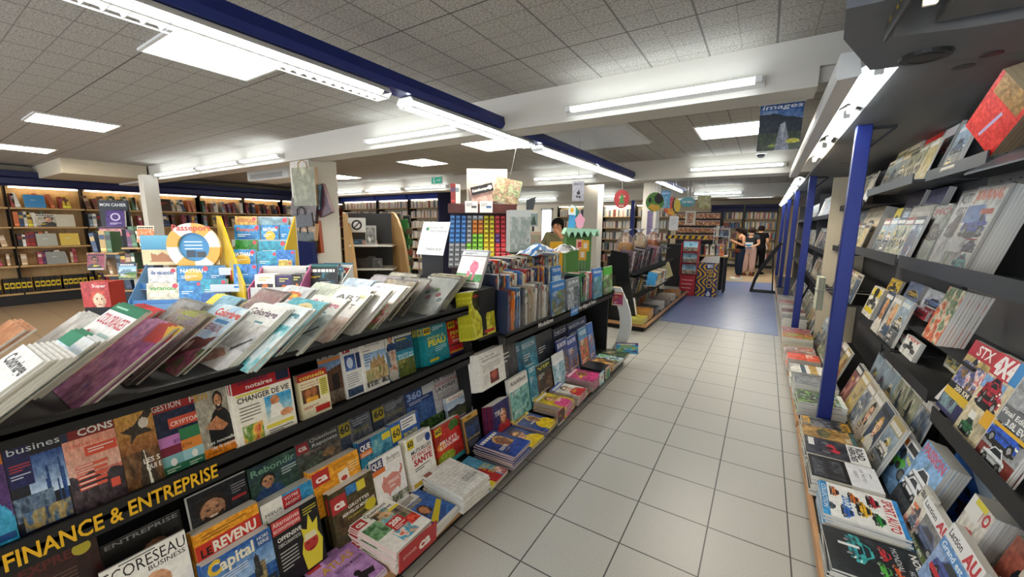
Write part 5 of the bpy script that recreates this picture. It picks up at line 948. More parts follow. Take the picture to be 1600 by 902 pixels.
# ---------------------------------------------------------------- canopy with lamps over the shelving
cn = MB(['canopy_grey']); cn.box(.40, 2.31, 2.22, 1.1, 15.8, 2.24); cn.box(.40, -1.2, 2.22, 1.1, 1.9, 2.24)
o = cn.obj('canopy'); T(o, 'grey canopy board over the wall of motoring magazines', 'canopy')
cy = o
for x, y in ((.62, 2.45), (.60, 4.1), (.62, 5.4), (.75, 1.75)): mb = MB(['paint']); mb.lathe([(.035, 2.218), (.035, 2.2195)], 14, (x, y, 0), '26282b'); mb.obj('vent_hole', cy)
bk = thing('bulkhead_box', 'dark grey angular box hanging between the canopy lamps', 'bulkhead', (.5, 2.1, 2.2))
mb = MB(['bulkhead_grey']); mb.prism([(-.36,-.5,0),(-.335,-.26,0),(-.2,.14,0),(.6,.21,0),(.6,-.13,0),(-.02,-.16,0),(-.2,-.2,0),(-.22,-.5,0)], (0,0,.38)); bkb = mb.obj('body', bk)
mb = MB(['paint']); mb.set('121316').lathe([(.055,-.012),(.05,-.014),(.03,-.004),(.0,-.002)],20,(-.06,.05,0)); mb.lathe([(.075,0),(.07,-.012),(.055,-.012),(.055,0)],20,(-.06,.05,0),'1c1d20'); mb.obj('speaker_grille', bkb)
mb = MB(['paint']); mb.set('1a1b1e').lathe([(.03,0),(.03,-.003)],16,(.14,.16,0)); mb.obj('cover_plate', bkb)
emit('canopy_light', (.86,.95,1.0), L_CANOPY); emit('canopy_warm', (1.0,.84,.58), L_CANOPY)
G7 = 'canopy tube lamps over the motoring magazines'
def canopy_lamp(y0, y1, label, mat='canopy_light', warm=False):
    t = thing('canopy_lamp', label, 'canopy lamp', (.31, (y0+y1)/2, 2.2), group=G7); L = (y1-y0)/2
    mb = MB(['white_enamel']); mb.prism([(-.03,-L,.03),(.02,-L,.06),(.11,-L,.02),(.112,-L,.024),(.02,-L,.066),(-.034,-L,.035)][::-1], (0,2*L,0)); mb.obj('reflector', t)
    mb = MB([mat]); mb.tube([(.03,-L+.03,.014),(.03,L-.03,.014)], .012, 10); mb.obj('tube', t, smooth=True)
    for y in (-L+.02, L-.02): mb = MB(['white_enamel']); mb.bevbox(.014, y-.008, .0, .046, y+.008, .045, .003); mb.obj('end_cap', t)
canopy_lamp(.55, 1.72, 'warm canopy lamp in the corner closest to the camera', 'canopy_warm')
canopy_lamp(-.9, .45, 'canopy lamp behind the warm corner lamp', 'canopy_warm')  # out of view, added to carry the lamp row's light nearer
canopy_lamp(2.3, 3.03, 'canopy lamp just past the dark bulkhead box'); canopy_lamp(3.1, 3.95, 'canopy lamp in front of the nearest blue post'); canopy_lamp(4.15, 5.0, 'canopy lamp between first and second blue posts', 'canopy_warm')
for i, y in enumerate((6.9, 8.3, 9.7, 11.1, 12.5, 13.9)): canopy_lamp(y, y+1.2, f'{ORD[i]} canopy lamp past the second blue post')
mb = MB(['white_enamel']); mb.prism([(.19,2.26,2.20),(.20,2.26,2.29),(.26,2.26,2.29),(.278,2.26,2.20),(.27,2.26,2.19),(.2,2.26,2.185)][::-1], (0,4.0,0)); o = mb.obj('gutter_profile'); T(o, 'long pale metal gutter profile along the canopy front', 'gutter profile')
sg = MB(['paint']); sg.box(.262,.6,2.15,.27,1.78,2.29,'3a3a38'); put_text(sg,'AUTOMOBILE',(.2615,1.74,2.19),(0,-1,0),(0,0,1),.06,'d8b02a',.95,.02); o = sg.obj('shelf_sign'); T(o,'dark sign with yellow AUTOMOBILE lettering beside the warm lamp','sign')
# ---------------------------------------------------------------- piles on the right deck
ZR = .117; MK = dict(name='motor_magazine', cat='motor magazine')
def rp(nm, c, y0, y1, n, t, label, xf=.345, w=None, h=.3, rz=0, **kw):
    for_ = dict(MK); for_.update(kw)
    pile('-x', nm, c, xf, (y0+y1)/2, ZR, w or (y1-y0), h, n, t, label, 'magazine piles on the wall shelving deck', rz=rz, **for_)
c = Cover('1a2226', 56, 1.2, 301); c.N(0,0,1,1,['181c20','222a30','101418'],3); c.car(.36,.74,.62,'3aa0a0'); c.car(.36,.78,.5,'30909a'); c.rect(.3,.64,.36,.86,'e8ece8'); c.car(.66,.5,.3,'4a9a3a'); c.car(.3,.44,.3,'b83038'); c.car(.6,.36,.26,'c85a2a'); c.txt('MONDIAL',.08,.3,.06,'d8dcdc',.5,.0); c.txt('HORS SERIE',.5,.2,.05,'c8ccd0',.4,.01); c.rect(.5,0,1,.14,'14181a'); c.txt('NOUVEAU',.1,.12,.07,'f0f0ee',.8,.03)
rp('dvd',c,1.88,2.16,10,.009,'black magazines with a teal striped car',.345,h=.33)
c = Cover('e6e6e2', 56, 1.15, 302); c.R(0,.9,1,1,'2a8ac0'); c.R(0,0,1,.06,'3a8ac8'); c.txt('SPORT AUTO',.08,.2,.12,'c8343a',.84,.03); c.txt('2023',.3,.72,.1,'2a7ac0',.36,.03); c.txt('COLLECTION',.1,.98,.06,'e8f0f4',.7,.01); c.car(.25,.38,.36,'b02a38'); c.car(.72,.36,.34,'2a8a3a'); c.car(.55,.54,.44,'e0b02a'); c.car(.3,.62,.3,'c8702a'); c.car(.75,.74,.34,'2a6ac0'); c.car(.25,.86,.3,'d87a3a'); c.car(.7,.9,.2,'3a4a5a')
rp('coll',c,2.2,2.5,12,.0105,'white magazines covered in bright cars',.36,h=.3)
c = Cover('e4e4e4', 50, 1.2, 303); c.R(0,.44,1,1,'121214'); c.N(.1,.5,.9,.95,['121214','2a2a2e','5a5a60','161618'],7); c.lines(.3,.1,.3,1,.03,'3a3a3c',.012); c.txt('LA MOTO',.2,.24,.05,'4a4a4c',.5); c.txt('SERT',.3,.34,.05,'4a4a4c',.3)
rp('mblk',c,2.55,2.8,10,.0115,'half black half white motorcycle magazines',.335,h=.3)
c = Cover('2c2e34', 50, 1.2, 304); c.N(0,.3,1,1,['2a2c32','4a4c54','1c1e22'],5); c.bike(.5,.66,.7,'b83040'); c.R(0,0,1,.3,'e6e6e4'); c.txt('ROAD',.12,.16,.11,'16181a',.6,.04); c.txt('HEROES',.12,.27,.09,'16181a',.76,.04); c.rect(.06,.84,.5,.94,'e8e8e8')
rp('hero',c,2.84,3.08,9,.0115,'black and white magazines with a red motorcycle',.335,h=.3)
c = Cover('a8824a', 46, 1.2, 305); c.N(0,0,1,1,['b08a50','8a6a3a','c8a060','4a4a34'],4); c.E(.5,.6,.34,.12,'5a5a3a'); c.P([(.2,.6),(.4,.44),(.7,.5),(.8,.62)],'6a6844'); c.txt('TANK',.5,.2,.1,'e8e4d8',.4,.02); c.R(0,0,1,.1,'4a6a6a')
rp('tank',c,3.1,3.27,8,.0115,'tan magazines with a military vehicle',.335,w=.19,h=.28)
c = Cover('1c1c1c', 40, 1.2, 306); c.N(0,.2,1,1,['1c1c1c','4a4a4c','8a8a8a','2a2a2a'],6); c.txt('MOTO',.1,.22,.17,'e0a82a',.8,.05); c.txt('MOTO',.1,.98,.15,'e0a82a',.7,.05)
rp('mono',c,3.29,3.44,8,.0115,'black magazines with fat yellow letters',.34,w=.17,h=.28)
c = Cover('dfe4dc', 40, 1.2, 307); c.N(0,.1,1,1,['3a6a34','8ab060','2a2a2a','c8d8c0','4a8ac0'],7); c.bike(.5,.6,.7,'3a8a3a'); rp('gren',c,3.66,3.93,9,.0125,'magazines with a green motorcycle in leaves, behind the blue post',.335,h=.3)
c = Cover('6a6c70', 30, 1.2, 308); c.N(0,0,1,1,['6a6c70','8a8c90','4a4c50'],4); rp('film',c,3.98,4.24,8,.0185,'grey film wrapped magazines past the blue post',.33,h=.29)
c = Cover('e6e4de', 34, 1.2, 309); c.R(0,.3,1,.5,'b89a5a'); c.R(0,.6,1,.72,'4a5a6a'); c.N(0,.75,1,1,['c8c4b8','e8e4dc','8a8a84'],5); rp('whit',c,4.3,4.56,8,.0185,'white magazines with car strips, on the deck',.32,h=.29)
c = Cover('c8422e', 30, 1.2, 310); c.N(0,0,1,1,['c8422e','d8603a','a83024'],4); c.txt('R.S.',.1,.4,.2,'f0e4d8',.5,.04); rp('redr',c,4.8,5.05,7,.018,'orange red magazines further down the deck',.31,h=.27)
c = Cover('c8c0b4', 30, 1.2, 311); c.N(0,0,1,1,['d8d0c4','a84a3a','8a8a84','e8e0d4'],5); rp('mix1',c,5.1,5.34,7,.018,'mottled magazines beside the orange red pile',.30,h=.27)
c = Cover('d8c83a', 30, 1.2, 312); c.N(0,0,1,1,['d8c83a','8a8a4a','c84a2a','e8e4c8'],5); rp('yell',c,5.72,6.0,7,.019,'yellow edged magazines before the second blue post',.30,h=.3)
c = Cover('b8b4ac', 24, 1.2, 313); c.N(0,0,1,1,['d0ccc4','6a6a68','b84a4a','e8e4dc'],5); rp('mix2',c,6.1,6.4,6,.019,'grey and red magazines beside the second blue post',.31,h=.3)
for i,(y,col,lb) in enumerate(((6.9,'9a948c','grey magazines first past the second blue post'),(7.3,'8a4a48','dark red magazines past the second blue post'),(7.75,'b8ae9c','beige magazines in the third bay'),(8.3,'c86a64','pink red magazines in the third bay'),(8.8,'a8a49c','crumpled grey magazines beside the third blue post'))):
    c = Cover(col, 16, 1.2, 320+i); c.N(0,0,1,1,[hx(col),hx(col)*.7,np.clip(hx(col)*1.2,0,1)],4); rp(f'far{i}',c,y,y+.3,5,.028+.005*(i%3),lb,.32,h=.3)
# ---------------------------------------------------------------- magazines leaning against the wall
G8 = 'motoring magazines leaning on the wall shelving'
def rs(nm, c, tl, tr, xt, zb, tilt, label, n=2, t=.006, **kw): return stand('-x', nm, c, tl, tr, xt, zb, tilt, label, G8, n, t, **{**MK, **kw})
def motor(seed, kind, bg, title, tcol, car, extra=None, n=60):
    c = Cover(bg, n, 1.32, seed); c.N(0,.1,1,1,[hx(bg),np.clip(hx(bg)*1.15,0,1),hx(bg)*.8],4)
    if kind == 'car': c.car(.52,.55,.8,car)
    else: c.bike(.5,.6,.8,car)
    if title: c.txt(title,.06,.15,.12,tcol,.88,.04)
    if extra: extra(c)
    return c
rs('bord',motor(331,'bike','7a5a48','BO','e4e0dc','8a3a2a',lambda c:(c.lines(.1,.8,.5,3,.04,'e8e0d8',.015),c.rect(.5,.2,.9,.3,'4a8ac0'))),(1383,672),(1412,652),.80,.13,17,'brown motorcycle magazine on the deck beside the blue post piles',3)
rs('motj',motor(332,'bike','5a7a9a','moto','d8782a','4a9a3a',lambda c:(c.rect(0,0,1,.2,'e8e8e8'),c.rect(.06,.04,.4,.16,'d8742a'),c.rect(.46,.04,.94,.16,'2a2c30'),c.txt('Vmax',.6,.34,.1,'e0d83a',.36,.03),c.lines(.1,.3,.3,2,.05,'1c1c1e',.03))),(1413,674),(1444,709),.79,.13,17,'blue motorcycle magazine with a green bike',4)
rs('pors',motor(333,'car','7aa0c4','PASSION','c85a78','e4e6e8',lambda c:(c.R(0,.72,1,1,'4a4c50'),c.car(.4,.7,.7,'e8e8ea'))),(1449,692),(1486,726),.80,.13,16,'sky blue wrapped car magazine with a white car',6,.012)
rs('wrpb',motor(334,'car','3a6ab0','','e8ecf0','2a5aa8',lambda c:(c.poly([(.3,0),(1,0),(1,.3)],'c8d8e8'),c.rect(.6,.5,.95,.7,'6a3a5a'))),(1499,698),(1556,772),.95,.13,14,'blue film wrapped pack under the near shelf',4,.012)
rs('acti',motor(335,'car','b8b4a8','act','5a5a54','6a4a3a',lambda c:(c.N(0,.4,1,1,['8a8a60','c8c4b0','a85a4a','6a7a8a'],6),c.car(.6,.6,.6,'5a6a7a'),c.rect(.1,.3,.5,.36,'d8703a'))),(1446,758),(1462,782),.72,.13,16,'pale car magazine with a grey masthead on the deck back row',3)
rs('lau1',motor(336,'car','6a6a68','AUTO','c8343c','4a5a7a',lambda c:(c.rect(0,0,1,.19,'e8e8e6'),c.txt('Laction',.06,.13,.08,'1c1c1e',.44,.02),c.txt('AU',.56,.16,.13,'c02a34',.36,.05),c.rect(0,.6,1,.68,'5a6a2a'),c.txt('Partez en',.08,.67,.07,'f0f0e8',.6,.01),c.car(.4,.84,.6,'4a8ac0'),c.R(.5,.86,1,1,'d8d4cc'))),(1447,790),(1495,822),.715,.13,15,'car magazine headlined Partez en in the deck back row',5)
rs('lau2',motor(337,'car','7a90b0','AU','c02a34','3a4a8a',lambda c:(c.rect(0,0,1,.18,'e8e8e6'),c.txt('Laction',.06,.13,.08,'1c1c1e',.4,.02),c.txt('AU',.56,.16,.13,'c02a34',.36,.05),c.rect(0,.2,.8,.3,'4a8ac8'),c.txt('Grand est',.06,.28,.07,'e8f0f4',.66,.02),c.disc(.8,.8,.16,'e8e8e4'),c.rect(.1,.5,.5,.56,'c02a34'))),(1488,829),(1545,880),.705,.13,15,'car magazine headlined Grand est with a round white sticker',5)
rs('lauto',motor(338,'car','c8c4bc','AUTO','c02a34','c0303a',lambda c:(c.rect(0,0,.6,.2,'f0eee8'),c.rect(.2,.0,.7,.06,'e0d03a'),c.N(.3,.4,1,1,['4a4a3a','8a8a7a','2a2a28','e8e4dc'],7))),(1524,770),(1556,812),.80,.13,14,'thick pack of red and white car magazines under the shelf',7,.014)
rs('ner1',motor(339,'car','5a5a5c','AUTO','d8d8d4','a82a30',None),(1560,905),(1640,1010),.70,.13,15,'dark car magazine at the frame edge of the deck back row',3)
rs('ner2',motor(340,'bike','8a4a3a','','d8d8d4','c84a3a',None),(1590,840),(1650,900),.82,.13,14,'red magazine pack at the frame edge under the shelf',5,.012)
# near shelf
rs('brow',motor(341,'bike','8a6a3a','','e8e0d0','a85a2a',lambda c:c.N(0,.4,1,1,['8a6a3a','c89a5a','5a4a2a'],5)),(1498,592),(1516,575),.84,.75,15,'brown bike magazine hidden behind the red motorbikes cover',3)
rs('stxx',motor(342,'bike','a8945c','ST','f0ece4','b83040',lambda c:(c.rect(0,0,1,.2,'b02a34'),c.txt('STX',.3,.16,.13,'f0ece4',.6,.02),c.N(.05,.28,1,.6,['b83040','e8d8c8','3a4a8a','a8803a','2a2a3a'],9),c.rect(0,.6,1,.68,'1c1c18'),c.txt('200 KM',.3,.67,.06,'e8e0c8',.6,.03),c.rect(0,.68,1,.78,'e0b82a'),c.R(0,.8,1,1,'2a2a5a'),c.N(0,.78,.7,.95,['5a7a4a','8aa0b0','3a3a3c'],6))),(1524,537),(1566,545),.84,.75,15,'tan and red cover of crowded red motorbikes',3)
rs('quat',motor(343,'car','b4a88c','4X4','f4f0ea','b02a3a',lambda c:(c.rect(0,0,1,.24,'c02a3a'),c.txt('4X4',.06,.21,.18,'f4f0ea',.7,.06),c.rect(.74,0,1,.24,'3a8ac8'),c.R(0,.27,.8,.4,'7aa0c8'),c.car(.45,.44,.62,'a82a38'),c.car(.45,.46,.5,'b03040'),c.rect(.66,.56,1,.72,'e0a82a'),c.car(.4,.9,.5,'2a6a44'),c.rect(.24,.66,.5,.74,'e8e4dc'))),(1566,545),(1608,580),.81,.75,15,'beige magazine with a red off road car',4)
rs('fina',motor(344,'car','8a8c8e','','f0f0ee','24262a',lambda c:(c.rect(0,.3,1,.5,'6a6c6e'),c.txt('Final Edition',.08,.4,.06,'f4f4f0',.8,.02),c.txt('3.0L EVO',.3,.5,.07,'f4f4f0',.6,.03),c.rect(0,.52,1,.56,'e0b02a'),c.car(.45,.72,.8,'2a5ab8'),c.R(0,.8,1,1,'7a3a34'),c.car(.5,.94,.6,'d8dcdc'))),(1596,585),(1660,640),.80,.75,15,'grey car magazine with a blue coupe at the frame edge',4)
def A_os(c):
    for q in range(14): a = q/13; c.poly([(.2+.3*a,.2+.5*a),(.26+.3*a,.18+.5*a),(.3+.3*math.sin(a*3),.3+.5*a),(.24+.3*math.sin(a*3),.32+.5*a)],'c0392f')
c = Cover('e4e2de', 40, 1.5, 345); c.N(0,0,1,1,['e8e6e2','d8d4d0','e8e4e0'],4); A_os(c); c.N(.2,.7,.9,1,['8a8a8c','d8d8d8','4a4a4c'],5)
me = mag_mesh('osmag', c, .2, .29, .006, nm='motor_magazine')
for k in range(4): o = mag(me, 'white glossy cover with red ribbon strokes jutting past the near shelf end' if k == 0 else f'{ordw(k)} copy behind the red ribbon cover at the shelf end', G8, 'motor_magazine', 'motor magazine'); place(o, (.78+.008*k, 2.52-.0*k, .76), (.10,-.98,0), (.42,.1,.9))
# middle tray and step shelf
for nm, tl, tr, xt, zb, ti, kd, bg, cc, tc, lb, n, t in (
 ('gun1',(1367,449),(1383,450),.93,.757,'','bike','c8c4bc','4a4a4a','e0cc2a','white cover with yellow blocks beside the wooden divider',4,.012),
 ('gun2',(1391,457),(1402,463),.93,.757,'','bike','5a5a58','c8c8c4','e0cc2a','grey cover with yellow blocks in the middle tray',5,.014),
 ('low1',(1399,518),(1418,524),.86,.757,'MOTO','bike','c8d0c8','c84a5a','c82a2a','white bike magazine low in the middle tray',2,.006),
 ('low2',(1418,524),(1440,535),.86,.757,'TEST','bike','d8d4cc','3a3a3c','c82a2a','pale bike magazine low in the middle tray with yellow foot',3,.008),
 ('lunch',(1414,472),(1452,484),.93,.979,'BUNCH','bike','a83a44','c03040','d8e0f0','bike magazine with blue and red panels on the step shelf',3,.008),
 ('redb',(1446,478),(1468,490),.95,.979,'','bike','8a2a34','3a3a3c','e8d8d8','dark red bike magazine on the step shelf',2,.006),
 ('jeep',(1484,450),(1512,453),.86,.979,'','car','c87a3a','c84a2a','e8e0d0','orange motocross pack leaning at the step shelf end',8,.012),
 ('bk1',(1394,436),(1412,438),1.0,.979,'','bike','e0b83a','2a2a2a','c83a2a','yellow headed bike magazine behind the step shelf',2,.01),
 ('bk2',(1424,440),(1446,446),1.0,.979,'','car','6a7a9a','c8a83a','e0d03a','blue grey car magazine behind the step shelf',3,.012),
 ('bk3',(1452,450),(1486,462),1.0,.979,'','car','c8ccd0','5a7ab0','d8d0c0','silver car magazine behind the step shelf',3,.01)):
    def ex(c, nm=nm):
        if nm[:3] == 'gun': c.rect(.1,.06,.9,.3,'e0c82a'); c.rect(.1,.7,.9,.86,'e0c82a'); c.disc(.5,.18,.2,'2a2a28')
        if nm == 'lunch': c.rect(.05,.12,.6,.5,'3a7ac0'); c.txt('LUNCH',.1,.46,.26,'e8eef4',.44,.03); c.txt('LA RE',.1,.96,.16,'f4f0ec',.5,.04)
        if nm == 'jeep': c.N(0,0,1,1,['d88a4a','c85a34','e8d8c0','5a7a5a','c8a070'],6)
    rs(nm, motor(sum(map(ord,nm)),kd,bg,ti,tc,cc,ex,34), tl, tr, xt, zb, 15, lb, n, t)
# long shelf of car magazines
for nm, tl, tr, xt, ti, kd, bg, cc, tc, lb, n, t in (
 ('jour',(1530,293),(1582,288),.92,'JOURNAL','car','d8d4cc','2a44a8','e0683a','wrapped pack with a blue sports car and orange title',8,.012),
 ('auve',(1506,303),(1534,296),.93,'AUTO','car','c8c8c4','6a4a44','3a3c40','wrapped grey cover beside the blue car pack',4,.01),
 ('moyp',(1464,325),(1494,318),.92,'MO','car','a8b0a4','7a7a74','b84a54','green grey cover with red title on the long shelf',3,.008),
 ('whip',(1428,324),(1464,320),.92,'','car','d0ccc4','b8a898','8a7a74','white glossy cover of a pale car',3,.008),
 ('redc',(1414,333),(1430,328),.92,'','bike','9aa8b8','a83a44','d87a3a','blue grey cover with a red motorbike',4,.012),
 ('yele',(1400,326),(1416,325),.92,'','car','4a4a4a','c8b82a','e8e8e4','dark cover with a bright yellow strip',5,.014),
 ('dk1',(1424,300),(1448,298),1.0,'','car','3a3440','a85a3a','d8c83a','dark cover with orange badge in the rear row',3,.012),
 ('dk2',(1456,296),(1484,292),1.0,'','car','5a5a78','b84a5a','d8d4d0','violet cover in the rear row of the long shelf',3,.012),
 ('bei',(1360,322),(1385,326),.94,'','car','b8ac94','c8b898','e8e0d0','beige paged pack just past the nearest post',6,.014),
 ('gre',(1340,328),(1360,330),.94,'','car','8a9098','5a6a8a','d8dce0','grey blue covers just past the nearest post',6,.012)):
    def ex(c, nm=nm):
        if nm == 'jour': c.txt('JOURNAL',.1,.12,.08,'e0683a',.82,.05); c.R(0,.2,.6,.42,'6a8ac8'); c.rect(.5,.26,.9,.32,'e0683a'); c.N(0,.78,.5,1,['6a7a4a','c8c4b8','3a4a3a'],6); c.car(.7,.95,.5,'2a9a98'); c.car(.75,.74,.4,'5a5a7a'); c.rect(.5,.6,.9,.62,'a83040')
        if nm == 'auve': c.txt('VERTE',.1,.3,.1,'3a3c40',.8,.03)
        if nm == 'yele': c.rect(.2,0,.8,1,'c8b82a'); c.disc(.5,.3,.2,'2a2a2a')
    o_ = rs(nm, motor(sum(map(ord,nm))+3,kd,bg,ti,tc,cc,ex,44), tl, tr, xt, 1.352, 14, lb, n, t)
    if nm in ('jour','auve','whip','moyp'):
        yc, w, h = o_; mb = MB(['clear_film']); mb.box(-w/2-.006,.001,-.0005,w/2+.006,h+.008,.0155)
        ob = [x for x in COL.objects if x.get('label') == lb][-1]; mb.obj('plastic_wrap', ob)
# top shelf
rv = motor(381,'car','cc3a30','','c84a3a','c84a3a',lambda c:(c.N(0,0,1,1,['cc3a30','c8382e'],2),c.N(.1,.0,.9,.3,['b88a4a','8a6a3a','a87a40'],5),c.poly([(.4,.9),(.46,.92),(.62,.42),(.56,.4)],'b8a8c8'))); rv.paper = hx('c8b592'); ry, rz_ = np.array((0,-.88,.475)), np.array((-.93,-.176,-.326)); rx = np.cross(ry, rz_); P0 = AX(1508,197,.74); me = mag_mesh('redv',rv,.19,.33,.02,nm='motor_magazine')
for k in range(5): o = mag(me, 'thick red pack leaning out on the top shelf' if k == 0 else f'{ordw(k)} copy behind the thick red pack on the top shelf', G8, 'motor_magazine', 'motor magazine'); place(o, P0+rx*.095-rz_*(.0205*(k+1)), rx, ry)
for nm, tl, tr, bg, cc, tc, lb in (('t1',(1412,226),(1430,215),'6a6a4a','8a8a5a','d8d0c0','olive cover on the top shelf past the red pack'),('t2',(1430,215),(1450,211),'5a5a5c','7a7a78','d8d0c0','grey cover in the top shelf row'),('t3',(1450,211),(1480,204),'6a4a4a','b03a3a','d82a2a','cover with a red title band on the top shelf'),('t4',(1482,198),(1506,186),'4a5a5c','a83a3a','e8e0e0','teal grey cover beside the thick red pack')):
    rs(nm, motor(sum(map(ord,nm))+60,'car',bg,'',tc,cc,lambda c:c.rect(.05,.06,.95,.24,tc),28), tl, tr, .96, 1.875, 16, lb, 2, .01)
# bag of blue film on the near shelf
crumple('plastic_bag', 'blue film wrapped pack standing deep on the near shelf', .98, 1.86, 1.06, .13, .5, .26, ['print','clear_film'], ['2a5a9a','3a7ac0','8ab0d8','1c3a6a'], 8, 'plastic wrapping').location.z = .76
# filler rows further along the wall
def row(nm, y0, y1, zb, xt, h, tilt, seeds, lab, w=.21, n=2, t=.008, gap=.02, kinds=('car','bike','abs','face')):
    y = y0; i = 0; tl = R_(tilt); kn = 'hobby_magazine' if nm[0] in 'ghijk' else 'motor_magazine'
    while y+w < y1:
        ww = w*rnd.uniform(.85,1.05); hh = h*rnd.uniform(.9,1.05); k = seeds+(i*7) % 11
        c = _RC.get(k) or rcover(k, kinds[k % len(kinds)], 22, ['a89a88','c8c0b0','6a6a6c','8a4a42','4a5a70','d8d2c4','b8a468','3a3a3c','e4dfd4']); _RC[k] = c
        me = mag_mesh(f'row{k}', c, w, h, t, nm=kn)
        X, Y = lean_axes('-x', tl)
        for q in range(n):
            o = mag(me, f'{ordw(i)} cover {"" if q == 0 else "copy behind "}along {lab}', 'covers on the far wall shelving', kn, kn.replace('_', ' ')); place(o, (xt+q*(t+.001), y+ww/2, zb+.0), X, Y)
        y += ww+gap; i += 1
_RC = {}
row('b', 3.58, 4.85, 1.352, .80, .3, 14, 410, 'the long shelf between first and second post', n=2)
row('c', 3.58, 4.3, .757, .80, .33, 14, 420, 'the middle tray past the nearest post', n=2)
row('d', 3.58, 4.85, 1.877, .82, .26, 14, 430, 'the top shelf past the nearest post', n=1)
row('e', 2.9, 4.4, .116, .66, .36, 18, 440, 'the deck back row by the nearest post', n=2, t=.012)
row('e2', 3.0, 4.4, .116, .80, .52, 12, 450, 'the tall deck row by the nearest post', n=1)
row('f', 4.5, 6.4, .116, .66, .36, 18, 455, 'the deck back row before the second post', n=1, t=.014)
for q, z in enumerate((.82, 1.32, 1.80)): row('g%d' % q, 5.05, 6.45, z, .78, .3, 14, 470+q*12, f'the {ORD[q]} shelf of the beige divider bay, counted upwards', n=1)
for q, z in enumerate((.72, 1.22, 1.72)): row('h%d' % q, 6.7, 9.0, z, .78, .34, 14, 510+q*12, f'the {ORD[q]} shelf of the third bay, counted upwards', n=1, t=.03)
for q, z in enumerate((.72, 1.22, 1.72)): row('i%d' % q, 9.3, 11.5, z, .78, .3, 14, 550+q*12, f'the {ORD[q]} shelf of the fourth bay, counted upwards', n=1, w=.28, gap=.03, t=.03)
# folded newspapers hung beside the second post
np_ = thing('newspaper_holder', 'wall bracket holding a roll of newspapers before the beige divider', 'newspaper holder', (.58, 5.0, .95))
mb = MB(['matte']); 
for k in range(5): mb.bevbox(-.09+.012*k,-.1,-.2,-.081+.012*k,.1,.13,.002,['b8b8a4','a8b0a0','c0bca8'][k % 3])
mb.obj('newspaper_roll', np_)
mb = MB(['steel']); mb.tube([(-.1,-.11,.0),(-.1,.11,0),(.16,.11,0),(.4,.11,.0)],.005,6); mb.tube([(-.1,-.11,.0),(.16,-.11,0),(.4,-.11,0)],.005,6); mb.obj('bracket', np_)

row('j', 6.7, 9.0, .116, .66, .36, 18, 580, 'the deck back row of the third bay', n=1, t=.02)
row('k', 9.3, 11.5, .116, .66, .36, 18, 590, 'the deck back row of the fourth bay', n=1, t=.02, w=.28)
row('l', 3.02, 3.44, 1.875, .80, .25, 14, 600, 'the top shelf behind the nearest post', n=2)
row('m', 1.1, 1.75, 1.352, .86, .29, 14, 605, 'the long shelf beside the blue car pack, towards the camera', n=4, t=.012)
row('n', 2.66, 3.4, .757, .98, .2, 10, 610, 'the hidden tray under the step shelf', n=2, t=.012)

# ================================================================ BACK OF THE SHOP
class Fr:
    """a thing standing at depth d in front of the lens direction (px, py), turned to face the aisle corner; local x right, y away, z up"""
    def __init__(s, px, d, name, label, cat, rz=0.0, group=None, z=0):
        p = CP + _ray(px, 400)*d; s.px, s.d, s.k = px, d, d/FPX; s.o = thing(name, label, cat, (p[0], p[1], z), YAW+rz, group); s.p = p; s.a = YAW+rz; s.z = z
    def x(s, px): return (px-s.px)*s.k
    def h(s, px, py): return float((CP + _ray(px, py)*s.d)[2]) - s.z
    def part(s, name, mats, fn, parent=None): mb = MB(mats); fn(mb); return mb.obj(name, parent or s.o)
    def w(s, lx, ly, lz): c, q = math.cos(s.a), math.sin(s.a); return (s.p[0]+c*lx-q*ly, s.p[1]+q*lx+c*ly, lz+s.z)
    def rot(s, o, lx, ly, lz, tilt=0, yaw=0):
        a = s.a+yaw; t = math.sin(tilt); place(o, s.w(lx, ly, lz), (math.cos(a), math.sin(a), 0), (-math.sin(a)*t, math.cos(a)*t, math.cos(tilt))); return o
BK = ['8a2f2a','d8cdb8','2f3f5a','c86a3a','e4ddcc','3a3230','6a4a3a','b89a5a','4a6a4a','a84a5a','d8b83a','7a8a94','e8e2d4','5a3a5a','2a2a2c','c8a888']
_BM = []
def book_mesh(i, col):
    g = random.Random(i); t = g.uniform(.035,.07); h = g.uniform(.21,.29); w = .18; mb = MB(['print','matte']); b = hx(col)
    mb.box(-t/2,0,0,t/2,w,h,b); mb.mat('matte'); mb.quad((-t*.4,.003,h+.0004),(t*.4,.003,h+.0004),(t*.4,w,h+.0004),(-t*.4,w,h+.0004),'e0d8c4'); mb.mat('print')
    c2 = hx(BK[g.randrange(len(BK))]); mb.quad((-t*.46,-.0005,h*.6),(t*.46,-.0005,h*.6),(t*.46,-.0005,h*.82),(-t*.46,-.0005,h*.82),c2); mb.quad((-t*.46,-.0005,h*.1),(t*.46,-.0005,h*.1),(t*.46,-.0005,h*.2),(-t*.46,-.0005,h*.2),np.clip(b*1.4,0,1))
    return mb.mesh('book'), t, h
for _i in range(36): _BM.append(book_mesh(_i, BK[_i % len(BK)])+(BK[_i % len(BK)],))
CN = {'8a2f2a':'dark red','d8cdb8':'cream','2f3f5a':'navy','c86a3a':'orange','e4ddcc':'ivory','3a3230':'black brown','6a4a3a':'brown','b89a5a':'tan','4a6a4a':'green','a84a5a':'rose','d8b83a':'yellow','7a8a94':'grey','e8e2d4':'white','5a3a5a':'plum','2a2a2c':'black','c8a888':'beige'}
def book(mi, loc, rz, label, group, lean=0):
    me, t, h, col = _BM[mi]; o = bpy.data.objects.new('book', me); COL.objects.link(o); o.location = loc; o.rotation_euler = (0, lean, rz); o.rotation_mode = 'XYZ'
    m = Matrix.Translation(Vector(loc)) @ Matrix.Rotation(rz, 4, 'Z') @ Matrix.Rotation(lean, 4, 'Y'); o.matrix_world = m; return T(o, label, 'book', group)
